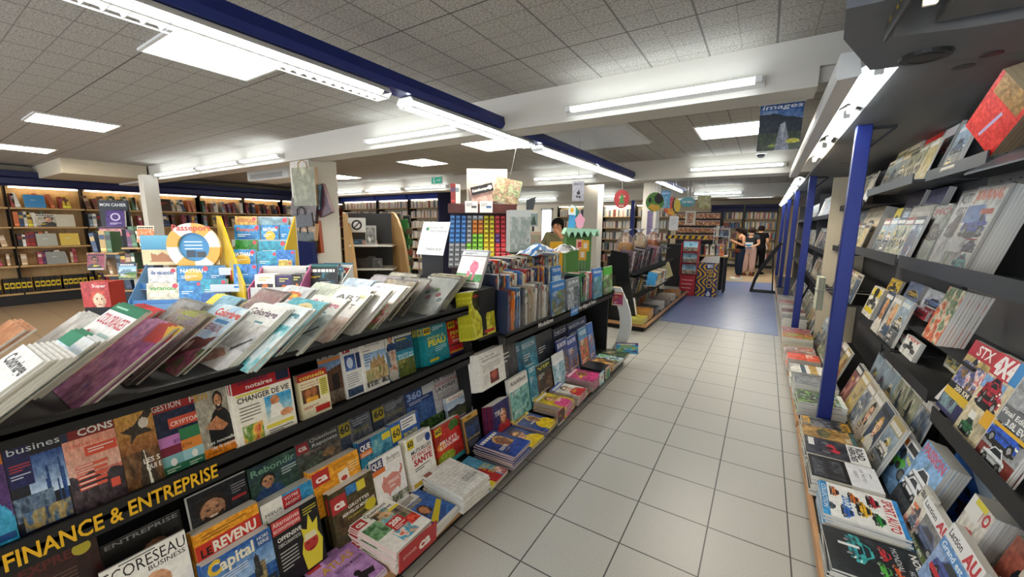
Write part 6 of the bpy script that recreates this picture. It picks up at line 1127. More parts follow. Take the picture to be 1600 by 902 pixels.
def bookrow(base, along, L, rz, lab, group, fill=.85, seed=0, pal=None):
    """books standing in a row; base = start, along = unit direction (right of the reader)"""
    g = random.Random(seed); u = .02; i = 0; base = np.array(base, float); along = np.array(along, float)
    while u < L*fill:
        if g.random() < .1: u += g.uniform(.04,.16)
        mi = g.randrange(36)
        while pal and _BM[mi][3] not in pal: mi = g.randrange(36)
        t = _BM[mi][1]; ln = g.choice((0,0,0,.12,.2)); 
        if u+t+.25*abs(math.sin(ln)) > L-.02: break
        book(mi, base+along*(u+t/2), rz, f'{CN[_BM[mi][3]]} book, {ordw(i)} along {lab}', group, -ln if ln and g.random() < 2 else 0); u += t+.004+.24*abs(math.sin(ln)); i += 1
def face_book(loc, rz, seed, label, w=.22, h=.27, col=None, tilt=.2):
    c = rcover(seed, ['abs','face','land','food'][seed % 4], 14, BK); me = mag_mesh(f'fb{seed}', c, w, h, .02, nm='display_book'); o = mag(me, label, None, 'display_book', 'book')
    a = rz; place(o, loc, (math.cos(a), math.sin(a), 0), (-math.sin(a)*math.sin(tilt), math.cos(a)*math.sin(tilt), math.cos(tilt))); return o
# ---------------------------------------------------------------- wooden bookcases on the left wall
SZ = (.228, .741, 1.093, 1.461, 1.815)
def bookcase(y0, y1, label, fascia='navy_fascia'):
    t = thing('bookcase', label, 'bookcase', (-12.02, (y0+y1)/2, 0), group='wooden bookcases along the left wall'); L = (y1-y0)/2
    def B(nm, mat, *bs):
        mb = MB([mat])
        for b in bs: mb.box(*b)
        return mb.obj(nm, t)
    B('plinth', 'black_shelf', (.0,-L,0,.3,L,.2)); B('back_panel', 'panel_wood', (0,-L,.2,.02,L,2.3))
    for s in (-1, 1): B('side_panel', 'black_shelf', (.0, s*L-.012 if s < 0 else L-.012, .2, .22, s*L+.012 if s < 0 else L, 2.25))
    for z in SZ: B('shelf', 'shelf_wood', (.02, -L+.012, z-.03, .33, L-.012, z))
    mb = MB([fascia]); mb.prism([(.05,-L,2.2),(.36,-L,2.2),(.40,-L,2.24),(.40,-L,2.34),(.37,-L,2.37),(.37,-L,2.47),(.05,-L,2.5)][::-1], (0,2*L,0)); fa = mb.obj('fascia', t)
    mb = MB(['warm_light']); mb.tube([(.2,-L+.05,2.185),(.2,L-.05,2.185)],.012,6); mb.obj('strip_lamp', fa)
    return t
ys_ = [-.75,.33,1.33,2.31,3.31,4.31,5.3,6.3,7.3,8.3]
names = ['at the frame edge, cut off','second from the cut off end','third from the end, holding the bright blue album','with the slanting pink books','before the thin cream column','first past the thin cream column','second past the thin cream column','behind the yellow cardboard display','in the corner behind the thick white column']
short = ['cut off case','second case','blue album case','pink books case','case before thin column','case past thin column','second case past column','case behind yellow display','corner case']
PALS = {(3,1):['a84a5a','c8a888','e8e2d4'],(2,1):['a84a5a','c8a888','5a3a5a','e4ddcc'],(2,4):['c86a3a','8a2f2a','d8b83a','e4ddcc'],(3,4):['4a6a4a','d8cdb8','6a4a3a']}
for i in range(9):
    bookcase(ys_[i], ys_[i+1], f'wooden bookcase with navy fascia, {names[i]}')
    for r, z in enumerate(SZ):
        if i > 3 and r < 3: continue
        if i == 0 and r != 4: continue
        nm = ('bottom','second','middle','fourth','top')[r]
        if r == 0 and i in (1, 2): continue
        bookrow((-11.76, ys_[i]+.02, z+.001), (0,1,0), ys_[i+1]-ys_[i]-.04, R_(90), f'the {nm} shelf, {short[i]}', f'books in the wooden bookcase {names[i]}', fill=.5 if r in (2,3) and i == 2 else .98, seed=i*7+r, pal=PALS.get((i,r)))
for k,(y,zi,lb) in enumerate(((1.65,4,'bright blue album facing out on a top shelf'),(1.75,3,'dark flowered book facing out on the fourth shelf'),(2.0,3,'cream patterned album facing out on the fourth shelf'),(1.72,2,'grey album facing out in the middle shelf'),(2.02,2,'yellow album facing out in the middle shelf'),(1.8,1,'pale grey album facing out over the black boxes'))):
    o = face_book((-11.68, y, SZ[zi]+.001), R_(90), 700+k, lb, .26, .24)
    if k in (0,2,3,4,5):
        c = Cover(['3a8ac0','2a2a2c','d0c8b0','a8a898','d8b84a','8a8a84'][k],12,.9,k); c.lines(.3,.4,.4,1,.03,'d8e8f0',.03); o.data = mag_mesh(f'alb{k}',c,.26,.24,.02,nm='display_book')
c = Cover('3a2a24',14,1.2,9); c.lines(.2,.3,.6,2,.1,'c8402a',.05); me = mag_mesh('redbk',c,.3,.27,.03,nm='display_book'); o = mag(me,'dark book with a red title facing out past the thin column',None,'display_book','book'); place(o,(-11.68,3.55,SZ[4]+.001),(0,1,0),(-.15,0,1))
yb = MB(['print']); yb.bevbox(-.03,0,0,.03,.2,.27,.002,'17171a'); yb.quad((-.029,-.0005,.09),(.029,-.0005,.09),(.029,-.0005,.2),(-.029,-.0005,.2),'d8b82a'); yb.quad((-.02,-.0007,.12),(.02,-.0007,.12),(.02,-.0007,.17),(-.02,-.0007,.17),'1c1c1e'); yb = yb.mesh('boxed_book')
for k in range(26):
    o = bpy.data.objects.new('boxed_book', yb); COL.objects.link(o); y = .4+.068*k+.03*(k//5); o.location = (-11.74, y, SZ[0]+.001); o.rotation_euler = (0,0,R_(90)); T(o, f'{ordw(k)} black boxed book with yellow band on the lowest shelf', 'boxed book', 'black and yellow boxed books on the lowest shelf')
# white paperbacks at the back
def stackcase(x0, x1, y, zs, label, fascia, name='bookcase', lights=True, depth=.25, ztop=2.25, side='black_shelf'):
    t = thing(name, label, 'bookcase', ((x0+x1)/2, y, 0), group='bookcases along the back walls'); L = (x1-x0)/2
    def B(nm, mat, *bs):
        mb = MB([mat]); [mb.box(*b) for b in bs]; return mb.obj(nm, t)
    B('plinth', 'black_shelf', (-L,0,0,L,depth+.02,.1)); B('back_panel', 'cream_wall', (-L,depth,.1,L,depth+.02,ztop))
    for s in (-1,1): B('side_panel', side, (s*L-(.02 if s > 0 else 0), 0, .1, s*L+(.02 if s < 0 else 0), depth, ztop))
    for z in zs: B('shelf', 'shelf_wood', (-L+.02,-.02,z-.022,L-.02,depth,z))
    if fascia:
        mb = MB([fascia]); mb.prism([(-L,-.06,ztop),(-L,.05,ztop),(-L,.05,ztop+.26),(-L,-.04,ztop+.26),(-L,-.05,ztop+.15),(-L,-.08,ztop+.12)], (2*L,0,0)); mb.obj('fascia', t)
    if lights: mb = MB(['warm_light']); mb.tube([(-L+.05,.03,ztop-.02),(L-.05,.03,ztop-.02)],.01,6); mb.obj('strip_lamp', t)
    return t
PB = MB(['print']); gpb = random.Random(5)
def fillpb(x0, x1, y, z, hmax, cols, dx=.028):
    x = x0
    while x < x1-.02:
        t = gpb.uniform(.6,1.4)*dx; h = hmax*gpb.uniform(.82,1)
        if gpb.random() > .06: PB.box(x, y, z+.001, x+t*.94, y+.12, z+h, cols[gpb.randrange(len(cols))], skip='bk'); 
        x += t
ZP = (.3, .62, .91, 1.19, 1.47, 1.75, 2.02)
WH = ['e8e4da','e0dccf','d0c8b8','e8e6e0','c8a8a0','a8b0b4','8a4a44','e4e0d4','5a6a7a','d8d0bc']
for (x0,x1,lb) in ((-11.6,-10.0,'white paperback bookcase in the corner, mostly behind the thick column'),(-9.95,-8.65,'paperback bookcase with royal blue fascia behind the arched wooden shelves'),(-8.6,-7.35,'paperback bookcase with royal blue fascia nearest the exit sign')):
    stackcase(x0,x1,8.15,ZP,lb,'royal_fascia')
    for z in ZP: fillpb(x0+.03,x1-.03,8.18,z,.2,WH)
mb = MB(['navy_fascia']); mb.box(-7.34,7.95,.1,-7.28,8.42,2.5); put_text(mb,'',( 0,0,0),(1,0,0),(0,0,1),.1,'fff'); o = mb.obj('end_panel'); T(o,'dark blue end panel closing the white paperback shelves','end panel')
for (px0,px1,y,ztop,lb,fs,cols) in ((870,912,13.5,2.25,'shelves of white files behind the man in khaki',None,WH),(940,984,13.5,2.25,'shelves of white files between pillar and blue post',None,WH),(990,1045,13.5,2.25,'shelves of white files past the dark blue post',None,WH),(1108,1158,17.9,2.15,'dark bookcase at the shop end behind the woman','navy_fascia',['3a6a9a','e0dcd0','2a3a5a','c8a84a','8a4a3a']),(1160,1212,17.9,2.15,'dark bookcase at the shop end behind the man in black','navy_fascia',['e0dcd0','5a8aa8','b84a3a','3a5a7a','d8d4c8','c8a050'])):
    x0, x1 = AY(px0,370,y)[0], AY(px1,370,y)[0]; zs = [.35+.38*i for i in range(5)]
    stackcase(x0,x1,y,zs,lb,fs,lights=fs is None,ztop=ztop)
    for z in zs: fillpb(x0+.04,x1-.04,y+.03,z,.26,cols,.05)
o = PB.obj('paperbacks'); o['kind'] = 'stuff'; o['label'] = 'rows of thin paperbacks and files filling the back wall shelves'; o['category'] = 'paperbacks'
p = AY(988,350,12.9); t = thing('blue_post','dark blue post standing before the white file shelves','post',(p[0],12.9,0)); mb = MB(['blue_metal']); mb.bevbox(-.05,-.05,0,.05,.05,2.6,.005); mb.obj('upright', t)
mb = MB(['daylight_glass']); a, b = AY(848,325,14), AY(861,362,14); mb.box(a[0],13.98,.9,b[0],14.02,2.15); mb.mat('white_enamel'); mb.box(a[0]-.06,13.97,.85,a[0],14.05,2.2); mb.box(b[0],13.97,.85,b[0]+.06,14.05,2.2); mb.box(a[0]-.06,13.97,2.15,b[0]+.06,14.05,2.22); mb.box(a[0]-.06,13.97,0,b[0]+.06,14.05,.9); S(mb.obj('window_1'))
# ---------------------------------------------------------------- totem with a purple book
f = Fr(190, 6.2, 'display_totem', 'black cardboard totem holding a purple book', 'display totem', .25)
def _(mb):
    x0,x1,zt = f.x(170), f.x(207), f.h(190,314); mb.bevbox(x0,0,0,x1,.04,zt,.004,'1c1e22'); mb.box(x0-.05,-.2,0,x1+.05,.25,.05,'1c1e22'); put_text(mb,'MON CAHIER',(x0+.02,-.001,zt-.09),(1,0,0),(0,0,1),.045,'e8e8e8',x1-x0-.04,.01)
f.part('panel', ['paint'], _)
f.part('shelf', ['paint'], lambda mb: [mb.box(f.x(172),-.14,f.h(190,y),f.x(207),0,f.h(190,y)+.02,'1c1e22') for y in (357,370)])
c = Cover('4a2a72',20,1.1,3); c.disc(.5,.4,.26,'d8c8e8'); c.disc(.5,.4,.18,'4a2a72'); c.lines(.2,.75,.6,2,.06,'d8c8e8',.03); me = mag_mesh('purp',c,.24,.25,.03,nm='display_book'); o = mag(me,'purple exercise book with a pale round emblem on the totem',None,'display_book','book'); f.rot(o,f.x(196),-.1,f.h(190,357)+.021,.1)
c = Cover('c8707a',20,.6,4); c.N(0,0,1,1,['c8707a','e0a0a0','b05a64'],3); me = mag_mesh('pnkb',c,.32,.13,.03,nm='display_book'); o = mag(me,'pink wide book below the purple exercise book',None,'display_book','book'); f.rot(o,f.x(190),-.1,f.h(190,370)+.021,.1)
# low wooden book stands in front of the bookcases
f = Fr(195, 5.4, 'book_stand', 'stepped wooden book stand beside the black totem', 'book stand', .15)
def _(mb):
    for (a,b,y) in ((158,200,394),(205,248,386),(176,222,428),(222,246,424),(195,240,452)): mb.box(f.x(a),-.16,f.h(195,y)-.02,f.x(b),.16,f.h(195,y))
f.part('shelf', ['shelf_wood'], _)
f.part('upright', ['black_shelf'], lambda mb: (mb.box(f.x(197),-.02,0,f.x(205),.1,f.h(195,358)), mb.box(f.x(160),-.2,0,f.x(245),.2,.06)))
for q,(a,b,y,lab) in enumerate(((160,196,394,'upper ledge of the stepped stand'),(207,245,386,'ledge beside the photo album on the stepped stand'),(178,220,428,'middle ledge of the stepped stand'),(224,245,424,'short ledge of the stepped stand'),(197,238,452,'low ledge of the stepped stand'))):
    bookrow(f.w(f.x(a),-.1,f.h(195,y)+.001),(math.cos(f.a),math.sin(f.a),0),f.x(b)-f.x(a),f.a,f'the {lab}','books on the stepped wooden stand',fill=.95,seed=80+q)
for q,(px,py,lb) in enumerate(((243,368,'grey album with a pale owl on the stepped stand'),(172,410,'small framed animal book on the stepped stand'),(212,425,'tan cover with two flowers on the stepped stand'))):
    face_book(f.w(f.x(px),-.2,f.h(195,py+10)),f.a,720+q,lb,.2,.22)
f2 = Fr(150, 4.6, 'red_card_display', 'red cardboard display with a red haired child face', 'cardboard display', .1)
C = Cover('b8352c',24,1,6); C.face(.6,.7,.26,'e8c0a0','c84a2a','2a2a3a'); C.txt('Super',.4,.2,.12,'f0e4d8',.5,.02)
def _(mb): w = f2.x(160)-f2.x(124); zt = f2.h(140,442); C.draw(mb,w,w,.0,(f2.x(142),zt-w,0)); 
mb = MB(['print']); w = f2.x(162)-f2.x(122); zt = f2.h(140,442); C.draw(mb,w,w,.01); mb.box(-w/2,0,-.2,w/2,w,.0098,'b0322a'); o = mb.obj('panel', f2.o); o.location = (f2.x(142),0,zt-w); o.rotation_euler = (R_(90),0,0)
f2.part('base', ['black_shelf'], lambda mb: mb.box(f2.x(122),.0,0,f2.x(162),.2,zt-w))
# ---------------------------------------------------------------- lifebuoy workbook display
f = Fr(298, 3.5, 'workbook_display', 'beach cardboard display topped by a yellow and white lifebuoy', 'cardboard display', .18)
C = Cover('e0cf9a',44,.62,11); C.G(0,.55,'6ab4d0','3a8ab0'); C.N(0,.5,1,1,['d8c088','e8d8a8'],3); C.P([(.1,.9),(.12,.6),(.2,.66),(.26,.54),(.32,.66),(.4,.6),(.42,.9)],'b0703a'); C.R(.44,.62,.5,.84,'c84a4a'); C.disc(.28,.32,.08,'2a7a3a',16); C.lines(.1,.1,.3,1,.1,'c8704a',.06)
def _(mb):
    x0,x1 = f.x(232),f.x(338); z0,z1 = f.h(298,414),f.h(298,368); w,h = x1-x0,z1-z0
    mb.img((x0,-.001,z1),(w,0,0),(0,0,-h),C.im); mb.quad((x0,.004,z0),(x0,.004,z1),(x1,.004,z1),(x1,.004,z0),'d8c8a0'); mb.add([(x0,-.001,z0),(x1,-.001,z0),(x1,.004,z0),(x0,.004,z0),(x0,-.001,z1),(x1,-.001,z1),(x1,.004,z1),(x0,.004,z1)],[(0,1,2,3),(4,7,6,5),(0,3,7,4),(1,5,6,2)],'c8b890')
f.part('header_panel', ['print'], _)
def _(mb):
    cx,cz = f.x(306),f.h(298,386); R,r = f.x(343)-f.x(306),f.x(328)-f.x(306); n = 32
    for k in range(n):
        a,b = 2*math.pi*k/n, 2*math.pi*(k+1)/n; col = 'e0a83a' if (k//4) % 2 else 'ece8de'
        P = [(cx+q*math.cos(t),-.03,cz+q*math.sin(t)) for q,t in ((r,a),(R,a),(R,b),(r,b))]; mb.add(P+[(x,-.002,z) for x,_,z in P],[(0,1,2,3),(1,5,6,2),(4,0,3,7)],col)
    mb.add([(cx+r*math.cos(2*math.pi*k/n),-.006,cz+r*math.sin(2*math.pi*k/n)) for k in range(n)],[tuple(range(n))],'3a8ac0'); mb.set('e8f0f4')
    for q in range(3): mb.box(cx-.08,-.008,cz+.04-.03*q,cx+.06,-.0065,cz+.05-.03*q,'d8e8f0')
    mb.box(cx-.07,-.009,cz-.09,cx+.0,-.0065,cz-.03,'2a3a4a'); mb.box(cx+.01,-.009,cz-.09,cx+.08,-.0065,cz-.04,'3a3a3c')
    put_text(mb,'Passeport',(cx-.15,-.032,cz+R-.065),(1,0,0),(0,0,1),.05,'c8402a',.3,.02)
f.part('lifebuoy', ['print'], _)
def _(mb):
    x0,x1 = f.x(236),f.x(352)
    for q,(py,dy) in enumerate(((440,-.12),(462,-.24))): z = f.h(298,py); mb.box(x0,dy,z-.05,x1,dy+.006,z+.0,'3a7ab8'); mb.box(x0,dy,z-.055,x1,dy+.12,z-.05,'c8d0d8')
    mb.prism([(x0,0,f.h(298,412)),(x0,0,.9),(x0,-.26,.9),(x0,-.26,f.h(298,462))],(.006,0,0),'6a9ac8'); mb.prism([(x1,0,f.h(298,412)),(x1,0,.9),(x1,-.26,.9),(x1,-.26,f.h(298,462))],(.006,0,0),'6a9ac8')
    mb.box(x0,-.26,0,x1,.02,.9,'5a8ab8')
f.part('tray', ['print'], _)
def workbook(fr, px0, px1, pyt, pyb, dy, bg, title, tcol, label, n=3, seed=0, art=None, tilt=.12):
    w = fr.x(px1)-fr.x(px0); zt, zb = fr.h((px0+px1)/2,pyt), fr.h((px0+px1)/2,pyb); h = max(.02,(zt-zb))
    hh = min(.28, max(h, .2)); c = Cover(bg, 26, hh/w, seed); c.N(0,0,1,1,[bg,hx(bg)*.85,np.clip(hx(bg)*1.15,0,1)],4)
    if art: art(c)
    if title: c.txt(title,.1,.28,.16*.2/hh,tcol,.8,.03)
    c.disc(.88,.12,.09,'c8384a',12); c.lines(.12,.42,.5,2,.08,'e8f0f4',.03)
    me = mag_mesh(f'wb{seed}{title}', c, w, hh, .012, nm='workbook')
    for k in range(n):
        o = mag(me, label if k == 0 else f'{ordw(k)} copy behind the {label}', 'holiday workbooks in the cardboard displays', 'workbook', 'workbook'); fr.rot(o,(fr.x(px0)+fr.x(px1))/2,dy+.013*k,zt-hh*math.cos(tilt),tilt)
for i,(a,b,t,bt,dy,bg,ti,tc,lb) in enumerate(((247,285,417,440,-.1,'e8e6e0','de vacances','2a4a8a','white workbook with blue lettering below the lifebuoy'),(286,330,415,440,-.1,'3a8ac0','NATHAN','e8e8e0','blue workbook with a yellow arc below the lifebuoy'),(330,352,415,440,-.1,'3a88b8','','e8e8e0','narrow blue workbook at the tray end'),(256,298,438,462,-.22,'e4dcc0','vacances','4a9a3a','cream workbook lettered vacances in green'),(298,328,436,462,-.22,'3a8ac4','','e8f0f4','blue workbook beside the cream vacances one'),(328,362,434,462,-.22,'3a9ab0','','d8ecf0','teal workbook at the front tray end'),(338,366,452,470,-.34,'2a6ab0','','e0e8f0','deep blue workbook lying lowest before the lifebuoy'))):
    workbook(f,a,b,t,bt,dy,bg,ti,tc,lb,3,50+i,lambda c,i=i: c.disc(.5,.45,.28,'e0b83a') if i == 1 else None)
# ---------------------------------------------------------------- yellow sided display
f = Fr(405, 3.6, 'workbook_display', 'tall workbook display with bright yellow cardboard sides', 'cardboard display', .12)
def side(mb, px, c, dx):
    x = f.x(px); zt = f.h(px,337); mb.prism([(x,.22,zt),(x,.22,.7),(x,-.32,.7),(x,-.32,f.h(px+50,446)),(x+0,-.1,f.h(px+25,400))],(dx,0,0),c)
f.part('side_panel', ['print'], lambda mb: mb.prism([(f.x(337),.12,f.h(340,337)),(f.x(337),.12,.72),(f.x(408),-.36,.72),(f.x(412),-.37,f.h(410,437)),(f.x(406),-.34,f.h(406,428)),(f.x(348),.06,f.h(346,338))],(.008,.008,0),'e0bc2a')); f.part('side_panel', ['print'], lambda mb: side(mb,446,'d8b428',.01))
f.part('back_panel', ['print'], lambda mb: mb.box(f.x(356),.22,.7,f.x(448),.23,f.h(400,338),'d8dce0'))
f.part('base', ['print'], lambda mb: mb.box(f.x(356),-.3,0,f.x(448),.22,.72,'d0ac24'))
def _(mb):
    for k,(y,dy) in enumerate(((375,.1),(396,-.02),(416,-.14),(438,-.28))): z = f.h(400,y); mb.box(f.x(358),dy,z-.06,f.x(446),dy+.005,z,'c8d4dc'); mb.box(f.x(358),dy,z-.065,f.x(446),dy+.1,z-.06,'b8c4cc')
f.part('tray', ['print'], _)
f.part('label', ['print'], lambda mb: (mb.prism([(f.x(370),-.106,f.h(375,434)),(f.x(377),-.153,f.h(375,436)),(f.x(377),-.153,f.h(375,420)),(f.x(370),-.106,f.h(375,418))],(-.003,-.003,0),'c8402a')))
rowsW = ((360,392,338,352,.16,'d0a85a','FRANCAIS','b8502a','tan workbook titled FRANCAIS at the display top'),(396,440,340,352,.16,'7a9aa8','','d8e0e4','grey blue workbook at the display top'),
 (362,400,352,375,.11,'3a8ac4','Passeport','c8603a','blue workbook with orange title high in the yellow display'),(402,428,352,375,.11,'3a90cc','NATHAN','f0ece0','blue workbook with a yellow arc, before its twin in the display'),(430,446,352,375,.11,'3a90cc','','f0ece0','twin blue workbook with yellow arc at the display edge'),
 (372,404,375,396,-.01,'3a8a3a','','c8e0b8','green workbook in the yellow display'),(406,446,377,396,-.01,'3a9ab4','','d8ecf0','teal workbook in the yellow display'),
 (374,410,389,416,-.13,'3a90cc','NATHAN','f0ece0','blue workbook with a large yellow arc in the middle tray'),(412,440,392,416,-.13,'3a9ab8','','d8ecf0','teal workbook with a red dot in the middle tray'),(440,466,390,416,-.13,'3a7ac0','','e8f0f4','blue workbook at the middle tray edge'),
 (390,422,409,438,-.27,'3a80c4','','e8e8e8','blue workbook in the lowest tray'),(423,450,410,438,-.27,'3a7ab8','Passeport','d8603a','blue workbook with orange title in the lowest tray'),(452,470,404,438,-.27,'c8b04a','','e8e8e8','yellow workbook in the lowest tray'))
for i,(a,b,t,bt,dy,bg,ti,tc,lb) in enumerate(rowsW): workbook(f,a,b,t,bt,dy,bg,ti,tc,lb,2,80+i,lambda c,ti=ti: c.disc(.5,.5,.3,'e0b83a') if ti == 'NATHAN' else (c.disc(.5,.75,.3,'2a6ab0') if ti == 'Passeport' else None))
# pink sided box and white bin
f = Fr(437, 3.0, 'pink_display_box', 'pink sided counter box holding dark game packets', 'display box', .12)
f.part('box', ['print'], lambda mb: (mb.box(f.x(404),-.14,1.0,f.x(480),-.13,f.h(440,446),'e0dcd8'), mb.box(f.x(400),.1,1.0,f.x(474),.11,f.h(437,418),'dcdad6'), mb.prism([(f.x(400),.1,1.0),(f.x(400),.1,f.h(400,420)),(f.x(400),-.14,f.h(410,448)),(f.x(400),-.14,1.0)],(.006,0,0),'c86a9a'), mb.prism([(f.x(474),.1,1.0),(f.x(474),.1,f.h(470,416)),(f.x(474),-.14,f.h(484,446)),(f.x(474),-.14,1.0)],(.006,0,0),'c86a9a')))
f.part('stand', ['black_shelf'], lambda mb: mb.box(f.x(402),-.13,0,f.x(472),.1,1.0))
for i,(a,b,py,col,lb) in enumerate(((405,434,424,'e4e0da','white and brown game packet in the pink box'),(436,458,426,'3a2a5a','purple game packet in the pink box'),(458,474,424,'2a1c18','black game packet with an orange dot in the pink box'))):
    c = Cover(col,20,1.1,90+i); c.R(.1,.4,.9,.9,'3a241c'); c.disc(.5,.55,.16,'e07a2a',12); c.lines(.2,.12,.6,2,.1,'d8c86a',.05); me = mag_mesh(f'gp{i}',c,f.x(b)-f.x(a),.17,.03,nm='game_packet')
    for k in range(3): o = mag(me, lb if k == 0 else f'{ordw(k)} packet behind the {lb}', 'game packets in the pink box', 'game_packet', 'game packet'); f.rot(o,(f.x(a)+f.x(b))/2,-.06+.035*k,f.h((a+b)/2,py+4)-.17,.1)
f = Fr(505, 3.2, 'comic_bin', 'white bin packed with thin comics before the thick column', 'bin', .1)
f.part('bin', ['white_enamel'], lambda mb: (mb.box(f.x(476),.14,.8,f.x(540),.15,f.h(505,417)), mb.prism([(f.x(476),.14,.8),(f.x(476),.14,f.h(476,418)),(f.x(476),-.16,f.h(490,440)),(f.x(476),-.16,.8)],(.006,0,0)), mb.prism([(f.x(540),.14,.8),(f.x(540),.14,f.h(540,417)),(f.x(540),-.16,f.h(550,438)),(f.x(540),-.16,.8)],(.006,0,0)), mb.box(f.x(476),-.16,.8,f.x(546),-.15,1.05), mb.box(f.x(476),-.16,0,f.x(546),.15,.8)))
g = random.Random(12)
for k in range(16):
    c = rcover(740+k % 6,'abs',14,['2a5a4a','20242a','3a7a8a','e4e0d4','8a3a2a','2f6a8a']); me = mag_mesh(f'cm{k % 6}',c,.24,.26,.009,nm='comic'); o = mag(me,f'{ordw(k)} thin comic from the front of the white bin','comics packed in the white bin','comic','comic'); f.rot(o,f.x(508)+g.uniform(-.05,.05),-.13+k*.0165,.955+g.uniform(-.01,.03),.25)
# ---------------------------------------------------------------- bags hanging on the thick column
BAGS = ((476,262,44,56,'9a9a7c','a8865a','olive paper bag with a brown printed handle loop, topmost',0),(492,288,30,36,'4a5a60','3a5a64','slate blue bag just under the topmost olive bag',8),(497,292,26,44,'5a2f38','6a3a44','dark plum bag tilted behind the slate one',-20),(478,314,50,26,'6a5650','4a3a36','crinkled brown film bag',12),(474,334,40,20,'3a3430','2a2624','dark brown bag under the crinkled film',-4),(480,346,42,26,'a8835a','b8956a','tan kraft bag',10),(478,362,40,26,'35402f','2a3428','dark green bag with a gold mark',3),(494,345,14,50,'b0532c','9a4524','orange bag seen edge on',-3),(480,382,34,16,'3a2a22','2f221c','dark brown bag, lowest of the cluster',2))
for i,(px,py,w,h,c0,c1,lb,rot) in enumerate(BAGS):
    d = 5.0-.0*i; p = CP+_ray(px,py)*(5.02-.03*(9-i)); k = 5.0/FPX; W_,H_ = w*k/2, h*k
    t = thing('gift_bag', lb+' on the white column' if len(lb.split()) < 12 else lb, 'gift bag', (p[0],p[1],p[2]), YAW-.35, 'gift bags hung on the white column'); t.rotation_euler = (0, R_(rot), YAW-.35)
    C = Cover(c0,16,H_/(2*W_),40+i); C.N(0,0,1,1,[c0,hx(c0)*.75,np.clip(hx(c0)*1.2,0,1)],4); C.disc(.5,.55,.14,c1,10)
    mb = MB(['print']); mb.img((-W_,-.03,0),(2*W_,0,0),(0,0,-H_),C.im); mb.set(c1); mb.add([(-W_,-.03,0),(-W_,-.03,-H_),(-W_+.01,.03,-H_),(-W_+.01,.03,0),(W_,-.03,0),(W_,-.03,-H_),(W_-.01,.03,-H_),(W_-.01,.03,0)],[(0,3,2,1),(4,5,6,7),(3,7,6,2),(1,2,6,5)]); mb.obj('bag', t)
    mb = MB(['cloth']); mb.tube([(-W_*.4,-.031,-.02),(-W_*.35,-.034,.05),(0,-.036,.085),(W_*.35,-.034,.05),(W_*.4,-.031,-.02)],.006,6,c1); mb.obj('handle', t)
mb = MB(['steel']); p = CP+_ray(471,262)*4.9; mb.tube([(p[0],p[1],p[2]),(p[0],p[1],p[2]+.12),(p[0]+.0,p[1]+.12,p[2]+.2)],.006,6); mb.tube([(p[0],p[1],p[2]),(p[0],p[1],p[2]-.95)],.006,6); o = mb.obj('bag_hanger'); T(o,'metal rod on the white column carrying the gift bags','hanger')
p = CP+_ray(482,400)*4.9; mb = MB(['cloth']); mb.prism([(-.16,0,0),(.16,0,0),(.13,0,.42),(-.1,0,.44)],(0,.1,0),'232a55'); o = mb.obj('hanging_bag'); o.location = (p[0]+.05,p[1]-.12,p[2]-.25); o.rotation_euler = (0,0,YAW); T(o,'navy cloth bag hung lowest at the column foot','bag')
# ---------------------------------------------------------------- arched wooden shelves
f = Fr(580, 6.2, 'arched_shelf_unit', 'pale wooden shelf unit with curved arched side panels', 'shelf unit', .1)
def arch(mb, px):
    x = f.x(px); zt = f.h(px,331); P = [(x,.25,0),(x,-.35,0)]
    for k in range(9): a = math.pi/2*k/8; P.append((x,-.35+.55*math.sin(a)**1.5, .35+(zt-.35)*math.sin(a) if k else .35))
    P.append((x,.25,zt)); mb.prism(P,(.035,0,0)) 
for px in (536,612): f.part('side_panel', ['panel_wood'], lambda mb, px=px: mb.prism([(f.x(px)-.05,.3,0),(f.x(px)+.34,-.5,0)]+[(f.x(px)-.05+.39*math.cos(a),.3-.8*math.cos(a),.2+(f.h(px,331)-.2)*math.sin(a)) for a in np.linspace(.05,math.pi/2,9)],(.03,.012,0)))
f.part('back_panel', ['grey_shelf'], lambda mb: mb.box(f.x(540),.3,0,f.x(622),.32,f.h(580,333)))
for y in (382,418,450): f.part('shelf', ['white_enamel'], lambda mb, y=y: mb.box(f.x(555),-.25,f.h(580,y)-.02,f.x(618),.3,f.h(580,y)))
for i,(px,py,w,h,bg,lb) in enumerate(((562,352,26,22,'d8d8d4','white poster with a black disc on the arched unit'),(582,368,16,30,'a8aaa8','grey tall card on the arched unit'),(562,380,18,12,'4a6a8a','blue book on the arched shelf'),(580,381,22,10,'b8908a','rose book lying on the arched shelf'),(568,412,20,18,'2a2420','dark framed photograph on the lower arched shelf'),(583,412,12,24,'1c1c1e','black camera shaped box on the lower arched shelf'),(592,412,14,18,'5a5a5c','small grey picture on the lower arched shelf'))):
    c = Cover(bg,14,h/w,30+i)
    if i == 0: c.disc(.5,.5,.3,'1a1a1c'); c.disc(.5,.5,.2,'d8d8d4'); c.poly([(.3,.7),(.66,.26),(.72,.3),(.36,.74)],'1a1a1c')
    else: c.N(.1,.1,.9,.9,[bg,hx(bg)*.6,np.clip(hx(bg)*1.4,0,1)],3)
    me = mag_mesh(f'ar{i}',c,w*f.k,h*f.k,.015,nm='display_book'); o = mag(me,lb,None,'display_book','book'); f.rot(o,f.x(px),-.12 if i > 3 else -.05,f.h(px,py+h/2),.1)
